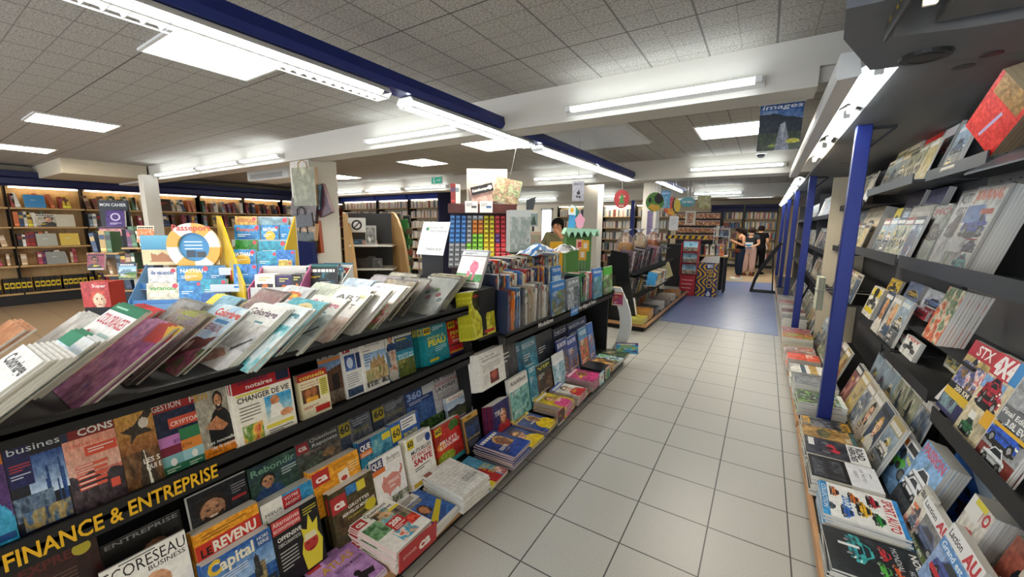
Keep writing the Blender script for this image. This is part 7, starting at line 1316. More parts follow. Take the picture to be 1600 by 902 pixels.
# green revolving stand
f = Fr(641, 6.9, 'card_spinner', 'green revolving rack with a black top before the paperbacks', 'card rack', .1)
f.part('column', ['paint'], lambda mb: (mb.bevbox(f.x(630),-.08,.05,f.x(640),.1,f.h(638,343),.005,'2f7a3a'), mb.bevbox(f.x(633),-.06,f.h(638,348),f.x(643),.06,f.h(638,337),.005,'16181a'), mb.lathe([(.25,0),(.25,.04),(.05,.06)],14,(0,0,0),'16181a')))
for i,y in enumerate((366,382,398,414)): f.part('pocket', ['paint'], lambda mb: mb.box(f.x(638),-.16,f.h(641,y),f.x(647),-.085,f.h(641,y)+.1,['5a4a3a','2f6a3a','8a4a3a'][i % 3]))
# ---------------------------------------------------------------- sweets cabinet and counter signs
f = Fr(752, 5.6, 'sweets_cabinet', 'maroon topped cabinet of coloured sweet packets beside the counter', 'cabinet', .05)
f.part('fascia', ['maroon_wood'], lambda mb: mb.box(f.x(703),-.12,f.h(752,334),f.x(806),.3,f.h(752,320)))
f.part('back_panel', ['paint'], lambda mb: mb.box(f.x(703),.22,.6,f.x(802),.24,f.h(752,334),'3a3038'))
f.part('base', ['maroon_wood'], lambda mb: mb.box(f.x(700),-.3,0,f.x(802),.24,.62))
f.part('side_panel', ['maroon_wood'], lambda mb: mb.prism([(f.x(802),.24,0),(f.x(802),-.32,0),(f.x(802),-.32,.8),(f.x(802),-.1,f.h(802,334)),(f.x(802),.24,f.h(802,334))],(.02,0,0)))
f.part('sign_panel', ['paint'], lambda mb: mb.box(f.x(730),.05,f.h(752,320),f.x(792),.08,f.h(752,266),'a8a49c'))
f.part('ledge', ['maroon_wood'], lambda mb: [mb.box(f.x(704),.128-.034*r,f.h(752,345+7.2*r),f.x(800),.2-.034*r,f.h(752,345+7.2*r)+.008) for r in range(11)])
PKM = {}
def pkt(col):
    if col not in PKM:
        mb = MB(['print']); w, h = .068, .066; mb.bevbox(-w/2,-.02,0,w/2,.0,h,.004,col); mb.quad((-w*.36,-.0205,h*.45),(w*.36,-.0205,h*.45),(w*.36,-.0205,h*.8),(-w*.36,-.0205,h*.8),np.clip(hx(col)*1.35+.08,0,1)); mb.quad((-w*.3,-.0206,h*.15),(w*.3,-.0206,h*.15),(w*.3,-.0206,h*.28),(-w*.3,-.0206,h*.28),np.clip(hx(col)*.55,0,1)); PKM[col] = mb.mesh('sweet_packet')
    return PKM[col]
CNM = {'3a7ac8':'blue','8a8e94':'silver','e07a2a':'orange','d8b82a':'yellow','c8323a':'red','7ab83a':'lime','5a3a7a':'purple','b8c8d0':'pale'}
for r in range(11):
    for q in range(11):
        px = 707+q*8.8; 
        col = ('3a7ac8' if r < 6 else '8a8e94') if q < 3 else ('8a8e94' if q < 4 and r < 6 else None)
        if col is None: s_ = q+r*.25; col = 'b8c8d0' if r == 0 and q < 6 else ('7ab83a' if (q < 6 and r > 3) else 'e07a2a' if q < 6 else 'd8b82a' if q < 8 else 'c8323a'); col = '5a3a7a' if (r == 9 and q < 7) or (q == 8 and r in (4,5)) else ('c8323a' if r > 8 else col)
        o = bpy.data.objects.new('sweet_packet', pkt(col)); COL.objects.link(o); T(o, f'{CNM[col]} sweet packet, {ordw(q)} in the {ordw(r)} row of the maroon cabinet', 'sweet packet', 'sweet packets in the maroon cabinet'); o.matrix_world = Matrix.Translation(Vector(f.w(f.x(px), .15-.034*r, f.h(752,345+7.2*r)+.009))) @ Matrix.Rotation(f.a, 4, 'Z')
bookrow(f.w(f.x(704),-.02,f.h(752,320)+.002),(math.cos(f.a),math.sin(f.a),0),f.x(728)-f.x(704),f.a,'the top of the maroon cabinet','books on the maroon cabinet',seed=71)
def hung(f, px, py, w, h, ly, cover, name, label, cat, thick=.004, rot=0, wire=True, parts=None):
    c = cover; W_, H_ = w*f.k, h*f.k; t = thing(name, label, cat, f.w(f.x(px), ly, f.h(px,py)), f.a); t.rotation_euler = (0, R_(rot), f.a)
    mb = MB(['print']); c.draw(mb,W_,H_,thick,(0,-H_,0)); mb.box(-W_/2,-H_,0,W_/2,0,thick-.0001,c.bg*.8); o = mb.obj('sheet', t); o.rotation_euler = (R_(90),0,0)
    if wire: mb = MB(['steel']); mb.tube([(0,0,0),(0,0,2.6-f.h(px,py)-f.z)],.002,5); mb.obj('wire', t)
    return t
C = Cover('26262a',30,.4,2); C.txt('Kaleidoscope',.06,.66,.34,'e8e4dc',.7,.02); C.disc(.86,.5,.1,'d8d4cc'); hung(f,752,291,34,12,0,C,'shop_sign','black tilted sign over the maroon cabinet','sign',rot=-14,wire=False)
C = Cover('c8a89c',20,.8,2); C.N(0,0,1,1,['c8a89c','b8988c'],3); hung(f,752,288,40,30,.03,C,'sign_back_card','dusty pink card behind the black tilted sign','card',rot=-14,wire=False)
C = Cover('8a9a70',24,1,2); C.N(0,0,1,1,['7a9a6a','b8a888','8a6a5a','a8b090','6a7a54'],7); hung(f,795,283,40,36,-.1,C,'map_bag','clear bag with a green and red map print hanging by the cabinet','bag',rot=12)
for px,lb in ((738,'white notice with a small chart on the maroon fascia'),(760,'white notice with blue bars on the maroon fascia')):
    C = Cover('e4e2de',20,.9,px); C.lines(.1,.2,.5,3,.1,'6a6a6c',.04); C.rect(.5,.4,.9,.6,'5a5a5c' if px < 750 else '4a6a9a'); hung(f,px,316,19,17,-.13,C,'notice',lb,'notice',wire=False)
def hangpack(px, py, w, h, d, cols, label, seed, n=1):
    f = Fr(px,d,'wrapped_pack',label,'wrapped pack',.1); k = f.k; W_,H_ = w*k/2,h*k; zt = f.h(px,py)
    C = Cover(cols[0],22,h/w,seed); C.N(0,.14,1,1,cols,7); C.R(0,0,1,.16,np.clip(hx(cols[0])*1.1,0,1)); C.lines(.2,.05,.5,1,.05,'5a7a4a',.04)
    def _(mb): mb.img((-W_,-.04,zt),(2*W_,0,0),(0,0,-H_),C.im); mb.add([(-W_,-.04,zt),(-W_,-.04,zt-H_),(-W_-.03,.1,zt-H_),(-W_-.03,.1,zt),(W_,-.04,zt),(W_,-.04,zt-H_),(W_,.1,zt-H_),(W_,.1,zt)],[(0,3,2,1),(4,5,6,7),(3,7,6,2),(0,4,7,3)],'d0d2d0')
    f.part('pack',['print'],_); f.part('stand',['grey_shelf'],lambda mb: (mb.box(-W_*.8,.1,0,W_*.8,.13,zt), mb.box(-W_,-.1,0,W_,.2,.03), mb.box(-W_,-.05,zt-H_-.02,W_,.12,zt-H_)))
hangpack(812,329,32,64,4.4,['c8ccc8','9aa89a','b0b8b0','d8dad8','8a9288'],'white film wrapped pack with a grey plant print by the counter',21)
hangpack(836,362,16,34,5.2,['b8a08a','9aa888','b88a7a','c8c0b0'],'blue topped wrapped pack with a leafy print by the counter',22)
f = Fr(828,5.6,'counter_monitor','grey monitor with a dark tree picture behind the wrapped packs','monitor',.1)
f.part('screen',['paint'],lambda mb:(mb.bevbox(f.x(826),0,f.h(828,354),f.x(840),.03,f.h(828,332),.004,'a8acac'), mb.quad((f.x(827.5),-.001,f.h(828,352)),(f.x(838.5),-.001,f.h(828,352)),(f.x(838.5),-.001,f.h(828,334)),(f.x(827.5),-.001,f.h(828,334)),'7a8a88'), mb.add([(f.x(829),-.002,f.h(828,351)),(f.x(837),-.002,f.h(828,351)),(f.x(834),-.002,f.h(828,337)),(f.x(831),-.002,f.h(828,342))],[(0,1,2,3)],'3a4a42')))
f.part('stand',['black_shelf'],lambda mb:(mb.box(f.x(831),.0,.9,f.x(834),.03,f.h(828,354)), mb.box(f.x(826),-.08,.9,f.x(840),.1,.92)))
f.part('panel',['grey_shelf'],lambda mb: mb.prism([(f.x(823),.1,f.h(823,328)),(f.x(834),.1,f.h(834,328)),(f.x(838),.1,f.h(838,308)),(f.x(823),.1,f.h(823,312))],(0,.02,0)))
# service counter
ct = thing('service_counter','white topped service counter between the man and the gondola','counter',(-2.36,4.72,0)); mb = MB(['cream_wall']); mb.box(-.14,-.22,0,.14,.2,.86); mb.obj('body',ct); mb = MB(['white_enamel']); mb.bevbox(-.17,-.25,.86,.17,.23,.9,.006); mb.obj('top',ct)
f = Fr(868,5.2,'yellow_folder','bright yellow card folder standing before the man','folder',0,z=.9)
f.part('cover',['paint'],lambda mb: mb.prism([(f.x(858),0,0),(f.x(879),0,0),(f.x(879),0,f.h(868,377)),(f.x(859),0,f.h(868,378))],(0,.008,0),'e0a824'))
f.part('foot',['paint'],lambda mb: mb.prism([(f.x(864),.008,0),(f.x(873),.008,0),(f.x(868),.008,.2)],(0,.12,0),'c8941c'))
# pastel cut-out display on a green base
f = Fr(903,5.6,'easter_display','pastel cardboard cut out display on a green leafy base','cardboard display',0)
f.part('base',['paint'],lambda mb:(mb.bevbox(f.x(882),-.16,.0,f.x(920),.16,f.h(903,368),.01,'47743a')))
f.part('tray',['paint'],lambda mb: mb.prism([(f.x(878)+(f.x(930)-f.x(878))*i/16, -.2, f.h(903,362)+.05*math.sin(i*2.2)-.03) for i in range(17)]+[(f.x(930),-.2,f.h(903,358)),(f.x(882),-.2,f.h(903,356))],(0,.36,0),'a8dcc0'))
f.part('blue_tower',['paint'],lambda mb:(mb.prism([(f.x(886),0,f.h(903,358)),(f.x(897),0,f.h(903,358)),(f.x(898),0,f.h(903,334)),(f.x(888),0,f.h(903,334))],(0,.02,0),'4a9ad0'), mb.prism([(f.x(886),-.01,f.h(903,336)),(f.x(897),-.01,f.h(903,337)),(f.x(897),-.01,f.h(903,323)),(f.x(891),-.01,f.h(903,321)),(f.x(886),-.01,f.h(903,324))],(0,.01,0),'e4f0f4'), mb.prism([(f.x(891.5)+.025*math.cos(t),-.012,f.h(903,329)+.035*math.sin(t)) for t in np.linspace(0,6,10)],(0,.002,0),'e8b03a')))
f.part('green_flame',['paint'],lambda mb: mb.prism([(f.x(896),.02,f.h(903,350)),(f.x(902),.02,f.h(903,350)),(f.x(902),.02,f.h(903,330)),(f.x(897),.02,f.h(903,321))],(0,.01,0),'4aa08a'))
f.part('pink_cloud',['paint'],lambda mb: mb.prism([(f.x(904)+f.k*7*math.cos(t)*(1+.18*math.sin(5*t)),-.02,f.h(903,346)+f.k*11*math.sin(t)*(1+.12*math.cos(4*t))) for t in np.linspace(0,6.1,26)],(0,.015,0),'e8a0bc'))
for i,(px,py,c0,lb) in enumerate(((905,382,'dca898','pink price card before the green base'),(914,384,'e0a82a','small yellow framed card before the green base'),(910,398,'d8a02a','orange framed card on the rack top'))):
    c = Cover(c0,10,1.2,i); c.rect(.25,.25,.75,.75,'e8d8c8' if i else 'b83a44'); ff = Fr(px,(5.1,4.75,4.6)[i],'price_card',lb,'price card',0,z=0 if i == 0 else 1.006); mb = MB(['print']); h = .13; c.draw(mb,.09,h,.004); mb.box(-.045,0,0,.045,h,.0039,c0); o = mb.obj('card',ff.o); o.location = (0,0,ff.h(px,py)-h/2); o.rotation_euler = (R_(90),0,0); mb = MB(['steel']); mb.tube([(0,.01,.0),(0,.01,ff.h(px,py))],.004,5); mb.lathe([(.08,0),(.08,.01),(.01,.02)],10); mb.obj('stem',ff.o)
# hanging notices and round signs
def hang_at(px, py0, py1, w, d, cover, label, name='hanging_sign', cat='hanging sign', round_=False, rot=0):
    f = Fr(px,d,name,label,cat,0); H = f.h(px,py0)-f.h(px,py1); W_ = w*f.k; z1 = f.h(px,py0); mb = MB(['print'])
    if round_:
        n = 28; im = cover.im; ny,nx = im.shape[:2]; b = MB(['print'])
        for j in range(ny):
            for i in range(nx):
                u,v = (i+.5)/nx*2-1,(j+.5)/ny*2-1
                if u*u+v*v < 1: x,z = -W_/2+W_*i/nx, -H*j/ny; mb.quad((x,0,z),(x,0,z-H/ny),(x+W_/nx,0,z-H/ny),(x+W_/nx,0,z),im[j,i])
        mb.prism([(W_/2*math.cos(2*math.pi*k/n),.004,-H/2+H/2*math.sin(2*math.pi*k/n)) for k in range(n)],(0,.02,0),cover.bg*.8)
        for it in cover.ov:
            if it[0] == 't': put_text(mb,it[1],(-W_/2+it[2]*W_,-.003,-it[3]*H),(1,0,0),(0,0,1),it[4]*H,it[5],it[6]*W_,it[7])
        o = mb.obj('disc',f.o); o.location = (0,0,z1)
    else: cover.draw(mb,W_,H,.004,(0,-H,0)); mb.box(-W_/2,-H,0,W_/2,0,.0039,cover.bg*.85); o = mb.obj('sheet',f.o); o.location = (0,0,z1); o.rotation_euler = (R_(90),0,0)
    mb = MB(['steel']); mb.tube([(0,.005,z1),(0,.005,2.6)],.003,5); mb.obj('wire',f.o); return f
C = Cover('c0bcc2',24,1.6,1); C.rect(.08,.1,.8,.22,'b0aab4'); C.lines(.12,.14,.6,1,.05,'4a4a4c',.03); C.disc(.52,.6,.14,'3a3a3c',10); C.disc(.4,.78,.1,'5a5a5c',10); C.disc(.62,.8,.1,'4a4a4c',10); C.disc(.55,.5,.06,'2a2a2c',8); hang_at(900,285,315,18,5.0,C,'grey paper notice with small black figures hanging before the far lamps','hanging_notice','notice')
C = Cover('b83038',26,1.1,1); C.N(.3,.3,.7,.75,['b83038','c84a44'],3); C.P([(.5,.18),(.66,.55),(.58,.55),(.7,.75),(.3,.75),(.42,.55),(.34,.55)],'3a8a44'); C.E(.38,.4,.06,.05,'f0e8e0'); C.E(.68,.36,.06,.05,'f0e8e0'); C.txt('NOEL',.32,.92,.1,'f0e4dc',.36,.02); hang_at(967,298,326,23,6.4,C,'red round sign with a green tree',round_=True)
C = Cover('3f7a34',26,1,1); C.N(0,0,1,1,['3f7a34','5a9044','3a6a2c'],3); C.E(.72,.32,.26,.28,'1c1c1e'); C.P([(.1,.78),(.3,.62),(.72,.66),(.86,.86),(.5,1)],'c89a3a'); C.E(.2,.4,.1,.14,'1c1c1e'); hang_at(1018,302,331,27,6.8,C,'round green, black and gold football sign',round_=True)
C = Cover('5a9ac8',20,1.5,1); C.N(0,.3,1,1,['5a9ac8','8ab4cc','b8c0b0'],4); C.txt('EXPO',.1,.2,.12,'e8f0f4',.8,.02); hang_at(1034,300,326,14,7.2,C,'blue card lettered EXPO beside the football sign')
C = Cover('c83a5a',22,1,1); C.N(0,0,1,1,['c83a5a','e0b83a','c84a3a','d85a7a'],3); C.E(.8,.4,.3,.5,'1c1c1e'); C.E(.82,.4,.24,.4,'d8b83a'); hang_at(1045,309,337,25,7.8,C,'pink, yellow and black round sign overlapping the blue card',round_=True)
C = Cover('4f9a9c',22,.65,1); C.txt('Les fetes',.15,.6,.3,'dcecec',.7,.02); hang_at(1068,309,324,23,8.2,C,'teal oval sign with pale lettering',round_=True)
C = Cover('a89a5a',22,1,1); C.N(0,0,1,1,['b0a25a','8a804a','c8c090','6a6848'],5); hang_at(1093,307,327,20,8.6,C,'olive hanging bag next to the teal oval sign','hanging_bag','bag')
C = Cover('e2e0de',18,1.25,1); C.lines(.15,.2,.6,5,.1,'9a9a98',.02); hang_at(1049,338,360,14,7.5,C,'white paper sheet hanging before the white pillar','hanging_notice','notice')
C = Cover('a894b8',14,2.2,1); C.N(0,0,1,1,['b0a0c0','8a7a9a','a88aa0'],4); hang_at(1012,330,368,9,9.5,C,'lilac banner hanging on the white pillar','banner','banner')
C = Cover('d8d0c0',18,1.2,1); C.N(.15,.15,.85,.9,['c8603a','d8b88a','8a4a3a','e0d0b8'],4); hang_at(1074,330,351,16,8.9,C,'clear bag with an orange picture card','hanging_bag','bag')
# ---------------------------------------------------------------- third gondola at the blue floor
gc = thing('comics_gondola','black gondola of comics at the edge of the blue floor','gondola',(-1.7,7.7,0))
def GC(nm, mat, *bs):
    mb = MB([mat]); [mb.box(b[0]+1.7,b[1]-7.7,b[2],b[3]+1.7,b[4]-7.7,b[5]) for b in bs]; return mb.obj(nm,gc)
GC('plinth','black_shelf',(-2.0,5.95,0,-1.42,9.55,.085)); GC('deck','black_shelf',(-2.02,5.9,.085,-1.385,9.6,.12)); GC('edge_strip','wood_strip',(-1.385,5.9,.08,-1.36,9.6,.126),(-2.02,5.875,.08,-1.36,5.9,.126))
GC('back_panel','black_shelf',(-2.02,5.95,.12,-1.98,9.6,1.1)); GC('shelf','black_shelf',(-1.98,6.3,.36,-1.72,9.5,.375)); GC('shelf','black_shelf',(-1.98,6.2,.80,-1.62,9.2,.815),(-1.63,6.2,.80,-1.62,9.2,.9))
mb = MB(['black_shelf']); mb.prism([(-.3,-1.72,.12),(.17,-1.72,.12),(-.02,-1.72,1.0),(-.3,-1.72,1.1)],(0,.03,0)); mb.obj('end_panel',gc)
mb = MB(['cloth']); mb.prism([(-2.0,5.9,.72),(-1.66,5.9,.74),(-1.7,5.9,1.16),(-1.95,5.9,1.2)],(0,.05,0),'17181b'); o = mb.obj('black_cover'); T(o,'black cloth cover hung over the near end of the comics gondola','cover')
for i,(y0,y1,z,x,h,lab,cl,tm) in enumerate(((6.25,9.2,.817,-1.78,.36,'the hanging row of the comics gondola',['6a5a6a','8a6a74','3a343a','b8a8b0','5a4a54','c8b8bc','2a262c','9a5a6a'],(.03,.09)),(6.35,9.4,.377,-1.84,.34,'the middle row of the comics gondola',['4a5a5a','8a9a94','3a3430','c8c4b8','5a6a4a','b8a048','2a2a2c'],(.03,.08)),(6.4,8.9,.122,-1.78,.24,'the low row of the comics gondola',['c8903a','3a6a9a','d8d0b8','8a4a3a','e4e0d8','5a7a3a','c85a3a'],(.03,.07)))):
    y = y0; g = random.Random(90+i); k = 0
    while y < y1 and k < 36:
        t = g.uniform(*tm); o = bpy.data.objects.new('comic', spine_mesh(100+g.randrange(30),t,h*g.choice((.85,.95,1)),.2,cl[g.randrange(len(cl))])); COL.objects.link(o); o.location = (x,y+t/2,z); o.rotation_euler = (R_(g.uniform(6,14)),0,R_(90)); T(o,f'{ordw(k)} pack along {lab}','comic','comics on the third gondola'); y += t+.004; k += 1
GP = 'piles on the comics gondola deck'
for i,(y,n,t,col,lb) in enumerate(((6.0,5,.016,'d8c84a','yellow and pink magazines at the near corner of the comics gondola'),(6.32,9,.016,'e0902a','orange edged magazines on the comics gondola'),(6.75,7,.016,'3a3a40','dark magazines behind the orange pile'),(7.2,8,.016,'b8b4ac','grey magazines on the comics gondola deck'),(7.7,7,.016,'6a5a50','brown magazines on the comics gondola deck'),(8.25,6,.018,'c8baa8','beige magazines further down the comics deck'),(8.8,6,.018,'d0803a','orange and grey magazines near the red display'))):
    c = Cover(col,12,1.2,800+i); c.N(0,0,1,1,[hx(col),hx(col)*.7,np.clip(hx(col)*1.3,0,1)],4); c.paper = np.clip(hx(col)*.45+.42,0,1); c.spine = np.clip(hx(col)*.7+.2,0,1); pile('+x',f'gcp{i}',c,-1.4,y,.127,.27,.3,n,t,lb,GP,name='comic',cat='comic')
c = Cover('dcdcd8',20,1.3,3); c.lines(.2,.2,.5,3,.1,'4a6a9a',.04); me = mag_mesh('gcw',c,.22,.34,.02,nm='comic'); o = mag(me,'white and blue comic leaning at the near end of the comics gondola',None,'comic','comic'); place(o,(-1.62,6.02,.127),(.5,.86,0),(-.22,0,.97))
c = Cover('e0c03a',14,2.6,4); me = mag_mesh('gcy',c,.1,.3,.03,nm='comic'); o = mag(me,'narrow yellow book leaning on the black end panel',None,'comic','comic'); place(o,(-1.86,5.955,.35),(1,0,0),(.12,.05,.98))
wb_ = thing('wire_basket','white wire basket holding yellow and blue packets','wire basket',(-1.5,6.9,.62)); mb = MB(['white_enamel'])
for z in (0,.07,.16): mb.tube([(-.1,-.4,z),(.1,-.4,z+.0),(.1,.4,z),(-.1,.4,z)],.004,5)
for q in range(9): y = -.4+.1*q; mb.tube([(.1,y,0),(.1,y,.16)],.003,5)
mb.obj('wire_frame',wb_); mb = MB(['black_shelf']); mb.bar((-.3,0,.1),(-.1,0,.05),.02,.02); mb.obj('arm',wb_)
for q in range(8):
    o = bpy.data.objects.new('card_pack', spine_mesh(150+q,.085,.2,.14,['3a90c8','e0b02a','d8d4c8','e0b83a','5a6a7a','c87a3a','e4dcc8','8a8a88'][q])); COL.objects.link(o); o.location = (-1.41,6.54+.095*q,.625); o.rotation_euler = (R_(8),0,R_(90)); T(o,f'{ordw(q)} card pack in the white wire basket','card pack','card packs in the wire basket')
c = Cover('d8cc94',16,1.5,2); c.lines(.15,.2,.7,6,.1,'8a7a4a',.02); me = mag_mesh('yelc',c,.2,.3,.006,nm='display_card'); o = mag(me,'cream printed card tilted over the far comics shelf',None,'display_card','display card'); place(o,(-1.55,8.4,.55),(.5,.8,.3),(-.3,-.2,.93)); mb = MB(['steel']); mb.tube([(-1.98,8.45,.7),(-1.56,8.42,.66)],.005,5); o = mb.obj('card_holder'); T(o,'thin arm holding the tilted cream card','card holder')
for i,(y,lb) in enumerate(((6.45,'first clear gift cone of orange sweets on the comics gondola'),(7.3,'second clear gift cone of sweets on the comics gondola'),(8.3,'third clear gift cone, nearest the white pillar'))):
    t = thing('sweet_cone',lb,'gift cone',(-1.9,y,1.1),0,'clear gift cones on the comics gondola')
    mb = MB(['print']); mb.lathe([(.06,0),(.13,.02),(.13,.14),(.1,.2)],12,(0,0,0),['c88a3a','d8b890','c86a34'][i]); mb.obj('sweets',t)
    mb = MB(['clear_film']); mb.lathe([(.14,.0),(.145,.2),(.1,.3),(.03,.36),(.1,.42)],12); mb.obj('wrapper',t)
    mb = MB(['print']); 
    for q in range(5): a = q*1.25; mb.prism([(.03*math.cos(a),.03*math.sin(a),.15),(.05*math.cos(a),.05*math.sin(a),.15),(.04*math.cos(a),.04*math.sin(a),.36)],(.008,.008,0),['d8a078','e8d8c0'][q % 2])
    mb.obj('stick',t)
mb = MB(['black_shelf']); mb.box(-2.02,5.95,1.085,-1.75,9.4,1.1); o = mb.obj('top_board', gc); o.location = (1.7,-7.7,0)
# ---------------------------------------------------------------- red display, zigzag carton, counter with striped tape
rd = thing('red_display','red cardboard floor display with three pale blue picture panels','cardboard display',(-1.40,9.85,0))
mb = MB(['print']); mb.bevbox(-.16,-.15,0,.16,.2,.46,.006,'b0222c')
for q in range(4): mb.box(-.12,-.152,.08+.09*q,.06+.02*q,-.1505,.1+.09*q,'e0a8a4')
mb.box(-.1,-.152,.03,-.04,-.1505,.07,'e8d8d4'); mb.obj('base',rd)
mb = MB(['print']); mb.box(-.18,.1,.44,.18,.16,1.24,'a81e28'); mb.box(-.18,-.14,.45,-.165,.12,1.2,'b8242e'); mb.box(.165,-.14,.45,.18,.12,1.2,'b8242e')
for z in (.46,.72,.98): mb.box(-.17,-.16,z,.17,.1,z+.012,'a81e28')
mb.obj('shelves',rd)
for q,z in enumerate((.475,.735,.995)):
    c = Cover('8ac0d0',20,.75,q); c.G(0,.6,'7ab8d0','b8dce4'); c.N(0,.62,1,1,['6a5a4a','c8a888','3a4a4a','d8c8b8'],6)
    if q == 0: c.disc(.4,.35,.14,'1c3a5a',10); c.disc(.62,.35,.14,'1c3a5a',10); c.disc(.4,.35,.1,'8ac0d0',10); c.disc(.62,.35,.1,'8ac0d0',10)
    else: c.disc(.5,.35,.1,'5aa0c0',10)
    me = mag_mesh(f'rdp{q}',c,.3,.22,.03,nm='boxed_set'); o = mag(me,f'pale blue boxed set on the {("lowest","middle","top")[q]} shelf of the red display','boxed sets in the red display','boxed_set','boxed set'); place(o,(-1.40,9.80,z+.013),(1,.05,0),(0,.2,.98))
mu = thing('wave_carton','navy carton bin with yellow waves and stacked yellow lettering','carton bin',(-1.02,10.0,0)); 
C = Cover('1f2a5c',60,1.75,3); Xw, Yw = C.X, C.Y
wv = ((Xw*2.2+.35*np.sin(Yw*14))*2.0) % 1.0; C.im[wv < .45] = hx('d8a62a'); C.R(.46,0,.82,1,'1f2a5c')
mb = MB(['print']); C.draw(mb,.42,.76,.004); w = .42
put_text(mb,'E',(.0,.66,.0046),(1,0,0),(0,1,0),.07,'e4e8f0',.115,.04); put_text(mb,'EMUCO',(.0,.62,.0046),(0,-1,0),(1,0,0),.115,'d8a62a',.42,.03)
mb.add([(-.0+.0,.05,.0046),(.11,.05,.0046),(.07,.02,.0046),(.03,.02,.0046)],[(0,1,2,3)],'e8ecf4'); mb.add([(.05,.06,.0046),(.1,.06,.0046),(.05,.15,.0046)],[(0,1,2)],'e8ecf4'); mb.add([(.045,.06,.0046),(.015,.06,.0046),(.045,.12,.0046)],[(0,1,2)],'e8ecf4')
o = mb.obj('front_panel',mu); o.rotation_euler = (R_(90),0,0); o.location = (0,-.2,0)
C2 = Cover('1f2a5c',50,1.9,3); wv = ((C2.X*2.4+.35*np.sin(C2.Y*14))*2.0) % 1.0; C2.im[wv < .45] = hx('d8a62a')
mb = MB(['print']); mb.img((-.21,.2,.76),(0,-.4,0),(0,0,-.76),C2.im); mb.img((.21,-.2,.76),(0,.4,0),(0,0,-.76),C2.im); mb.quad((.21,.2,0),(-.21,.2,0),(-.21,.2,.76),(.21,.2,.76),'1f2a5c'); mb.quad((-.2,-.19,.72),(.2,-.19,.72),(.2,.19,.72),(-.2,.19,.72),'c8c4ba'); mb.obj('carton',mu)
mb = MB(['print']); mb.prism([(-.2,.15,.74),(.2,.15,.74),(.2,.15,.9),(-.1,.15,.88)],(0,.01,0),'e8e6e0'); mb.obj('header_card',mu)
cb = thing('striped_counter','black counter edged with yellow and black striped tape','counter',(-1.55,11.0,0)); mb = MB(['black_shelf']); mb.box(-.6,0,0,.75,.5,1.1); mb.obj('body',cb)
mb = MB(['paint']); x = -.62
a = AY(1040,370,11.0); b_ = AY(1104,370,11.0); x0 = a[0]+1.55; x1 = b_[0]+1.55; z0 = a[2]
for q in range(14): u0 = x0+(x1-x0)*q/14; u1 = x0+(x1-x0)*(q+1)/14; mb.prism([(u0,-.05,z0-.04),(u1,-.05,z0-.04),(u1+.03,-.05,z0+.04),(u0+.03,-.05,z0+.04)],(0,.02,0),'e0b41c' if q % 2 else '1a1a1a')
mb.obj('striped_tape',cb); mb = MB(['steel']); mb.bar((x0+.03,0,z0),(x0+.03,0,1.0),.03,.03); mb.bar((x1-.03,0,z0),(x1-.03,0,1.0),.03,.03); mb.obj('tape_post',cb)
# rack of picture postcards behind the counter
pr = thing('postcard_wall','black rack of colourful picture postcards behind the striped counter','postcard rack',(-1.6,12.4,0)); mb = MB(['black_shelf']); a = AY(1058,335,12.4); b_ = AY(1128,372,12.4); mb.box(a[0]+1.6,.03,0,b_[0]+1.6,.06,a[2]+.05); mb.obj('panel',pr)
g = random.Random(3)
for r in range(4):
    for q in range(9):
        x = a[0]+.08+(b_[0]-a[0]-.1)*q/9; z = a[2]-.2*r-.12; c = rcover(860+(r*9+q) % 7,'food',8,['c8603a','d8b88a','2a2420','8a4a3a','4a5a4a','c8a050','6a3a2a']); me = mag_mesh(f'pc{(r*9+q) % 7}',c,.12,.15,.006,nm='postcard'); o = mag(me,f'{ordw(q)} picture postcard in the {ordw(r)} row behind the striped counter','picture postcards behind the counter','postcard','postcard'); place(o,(x,12.42,z),(1,0,0),(0,0,1))
sh = thing('white_wire_rack','narrow white metal rack beside the striped counter','rack',(-.97,11.9,0)); mb = MB(['white_enamel'])
for x in (-.18,.18): mb.box(x-.01,0,0,x+.01,.02,1.55)
for z in (.1,.4,.7,1.0,1.3,1.5): mb.box(-.18,-.12,z,.18,.12,z+.015)
mb.obj('frame',sh)
for r,z in enumerate((.116,.416,.716,1.016,1.316)):
    for q in range(3): mi = (r*5+q*7) % 36; book(mi,(-.97-.1+.1*q,11.82,z),0,f'{CN[_BM[mi][3]]} book, {ordw(q)} on the {ordw(r)} level of the white rack from below','books on the white metal rack')
# table of books before the striped counter
tb = thing('book_table','small table of upright books between red display and carton','table',(-1.05,10.75,0)); mb = MB(['shelf_wood']); mb.box(-.35,-.2,.85,.35,.2,.88); mb.obj('top',tb)
for sx in (-1,1):
    for sy in (-1,1): mb = MB(['black_shelf']); mb.box(sx*.32-.02,sy*.17-.02,0,sx*.32+.02,sy*.17+.02,.85); mb.obj('leg',tb)
bookrow((-1.38,10.65,.881),(1,0,0),.66,0,'the small table behind the navy carton','books on the small table',seed=33)
# black curved stand at the wall
bs = thing('curved_stand','black curved empty stand leaning at the wall shelving beyond the blue floor','display stand',(.05,11.3,0))
for s in (-.1,.14):
    mb = MB(['black_shelf']); P = [(-.22+.0,s,.02),(-.16,s,.3),(-.04,s,.62),(.12,s,.92),(.3,s,1.2)]
    for q in range(4): mb.bar(P[q],P[q+1],.03,.06)
    mb.bar((-.24,s,.02),(.28,s,.02),.04,.035); mb.bar((.22,s,.03),(.16,s,.98),.025,.025); mb.obj('side_frame',bs)
mb = MB(['black_shelf'])
for q,(x,z) in enumerate(((-.2,.1),(-.04,.62),(.12,.92),(.28,1.17))): mb.bar((x,-.1,z),(x,.14,z),.03,.03,up=(1,0,0))
mb.obj('cross_bar',bs)
mb = MB(['black_shelf']); mb.prism([(-.04,-.1,.62),(.3,-.1,1.2),(.32,-.1,1.18),(0,-.1,.6)],(0,.24,0)); mb.obj('panel',bs)

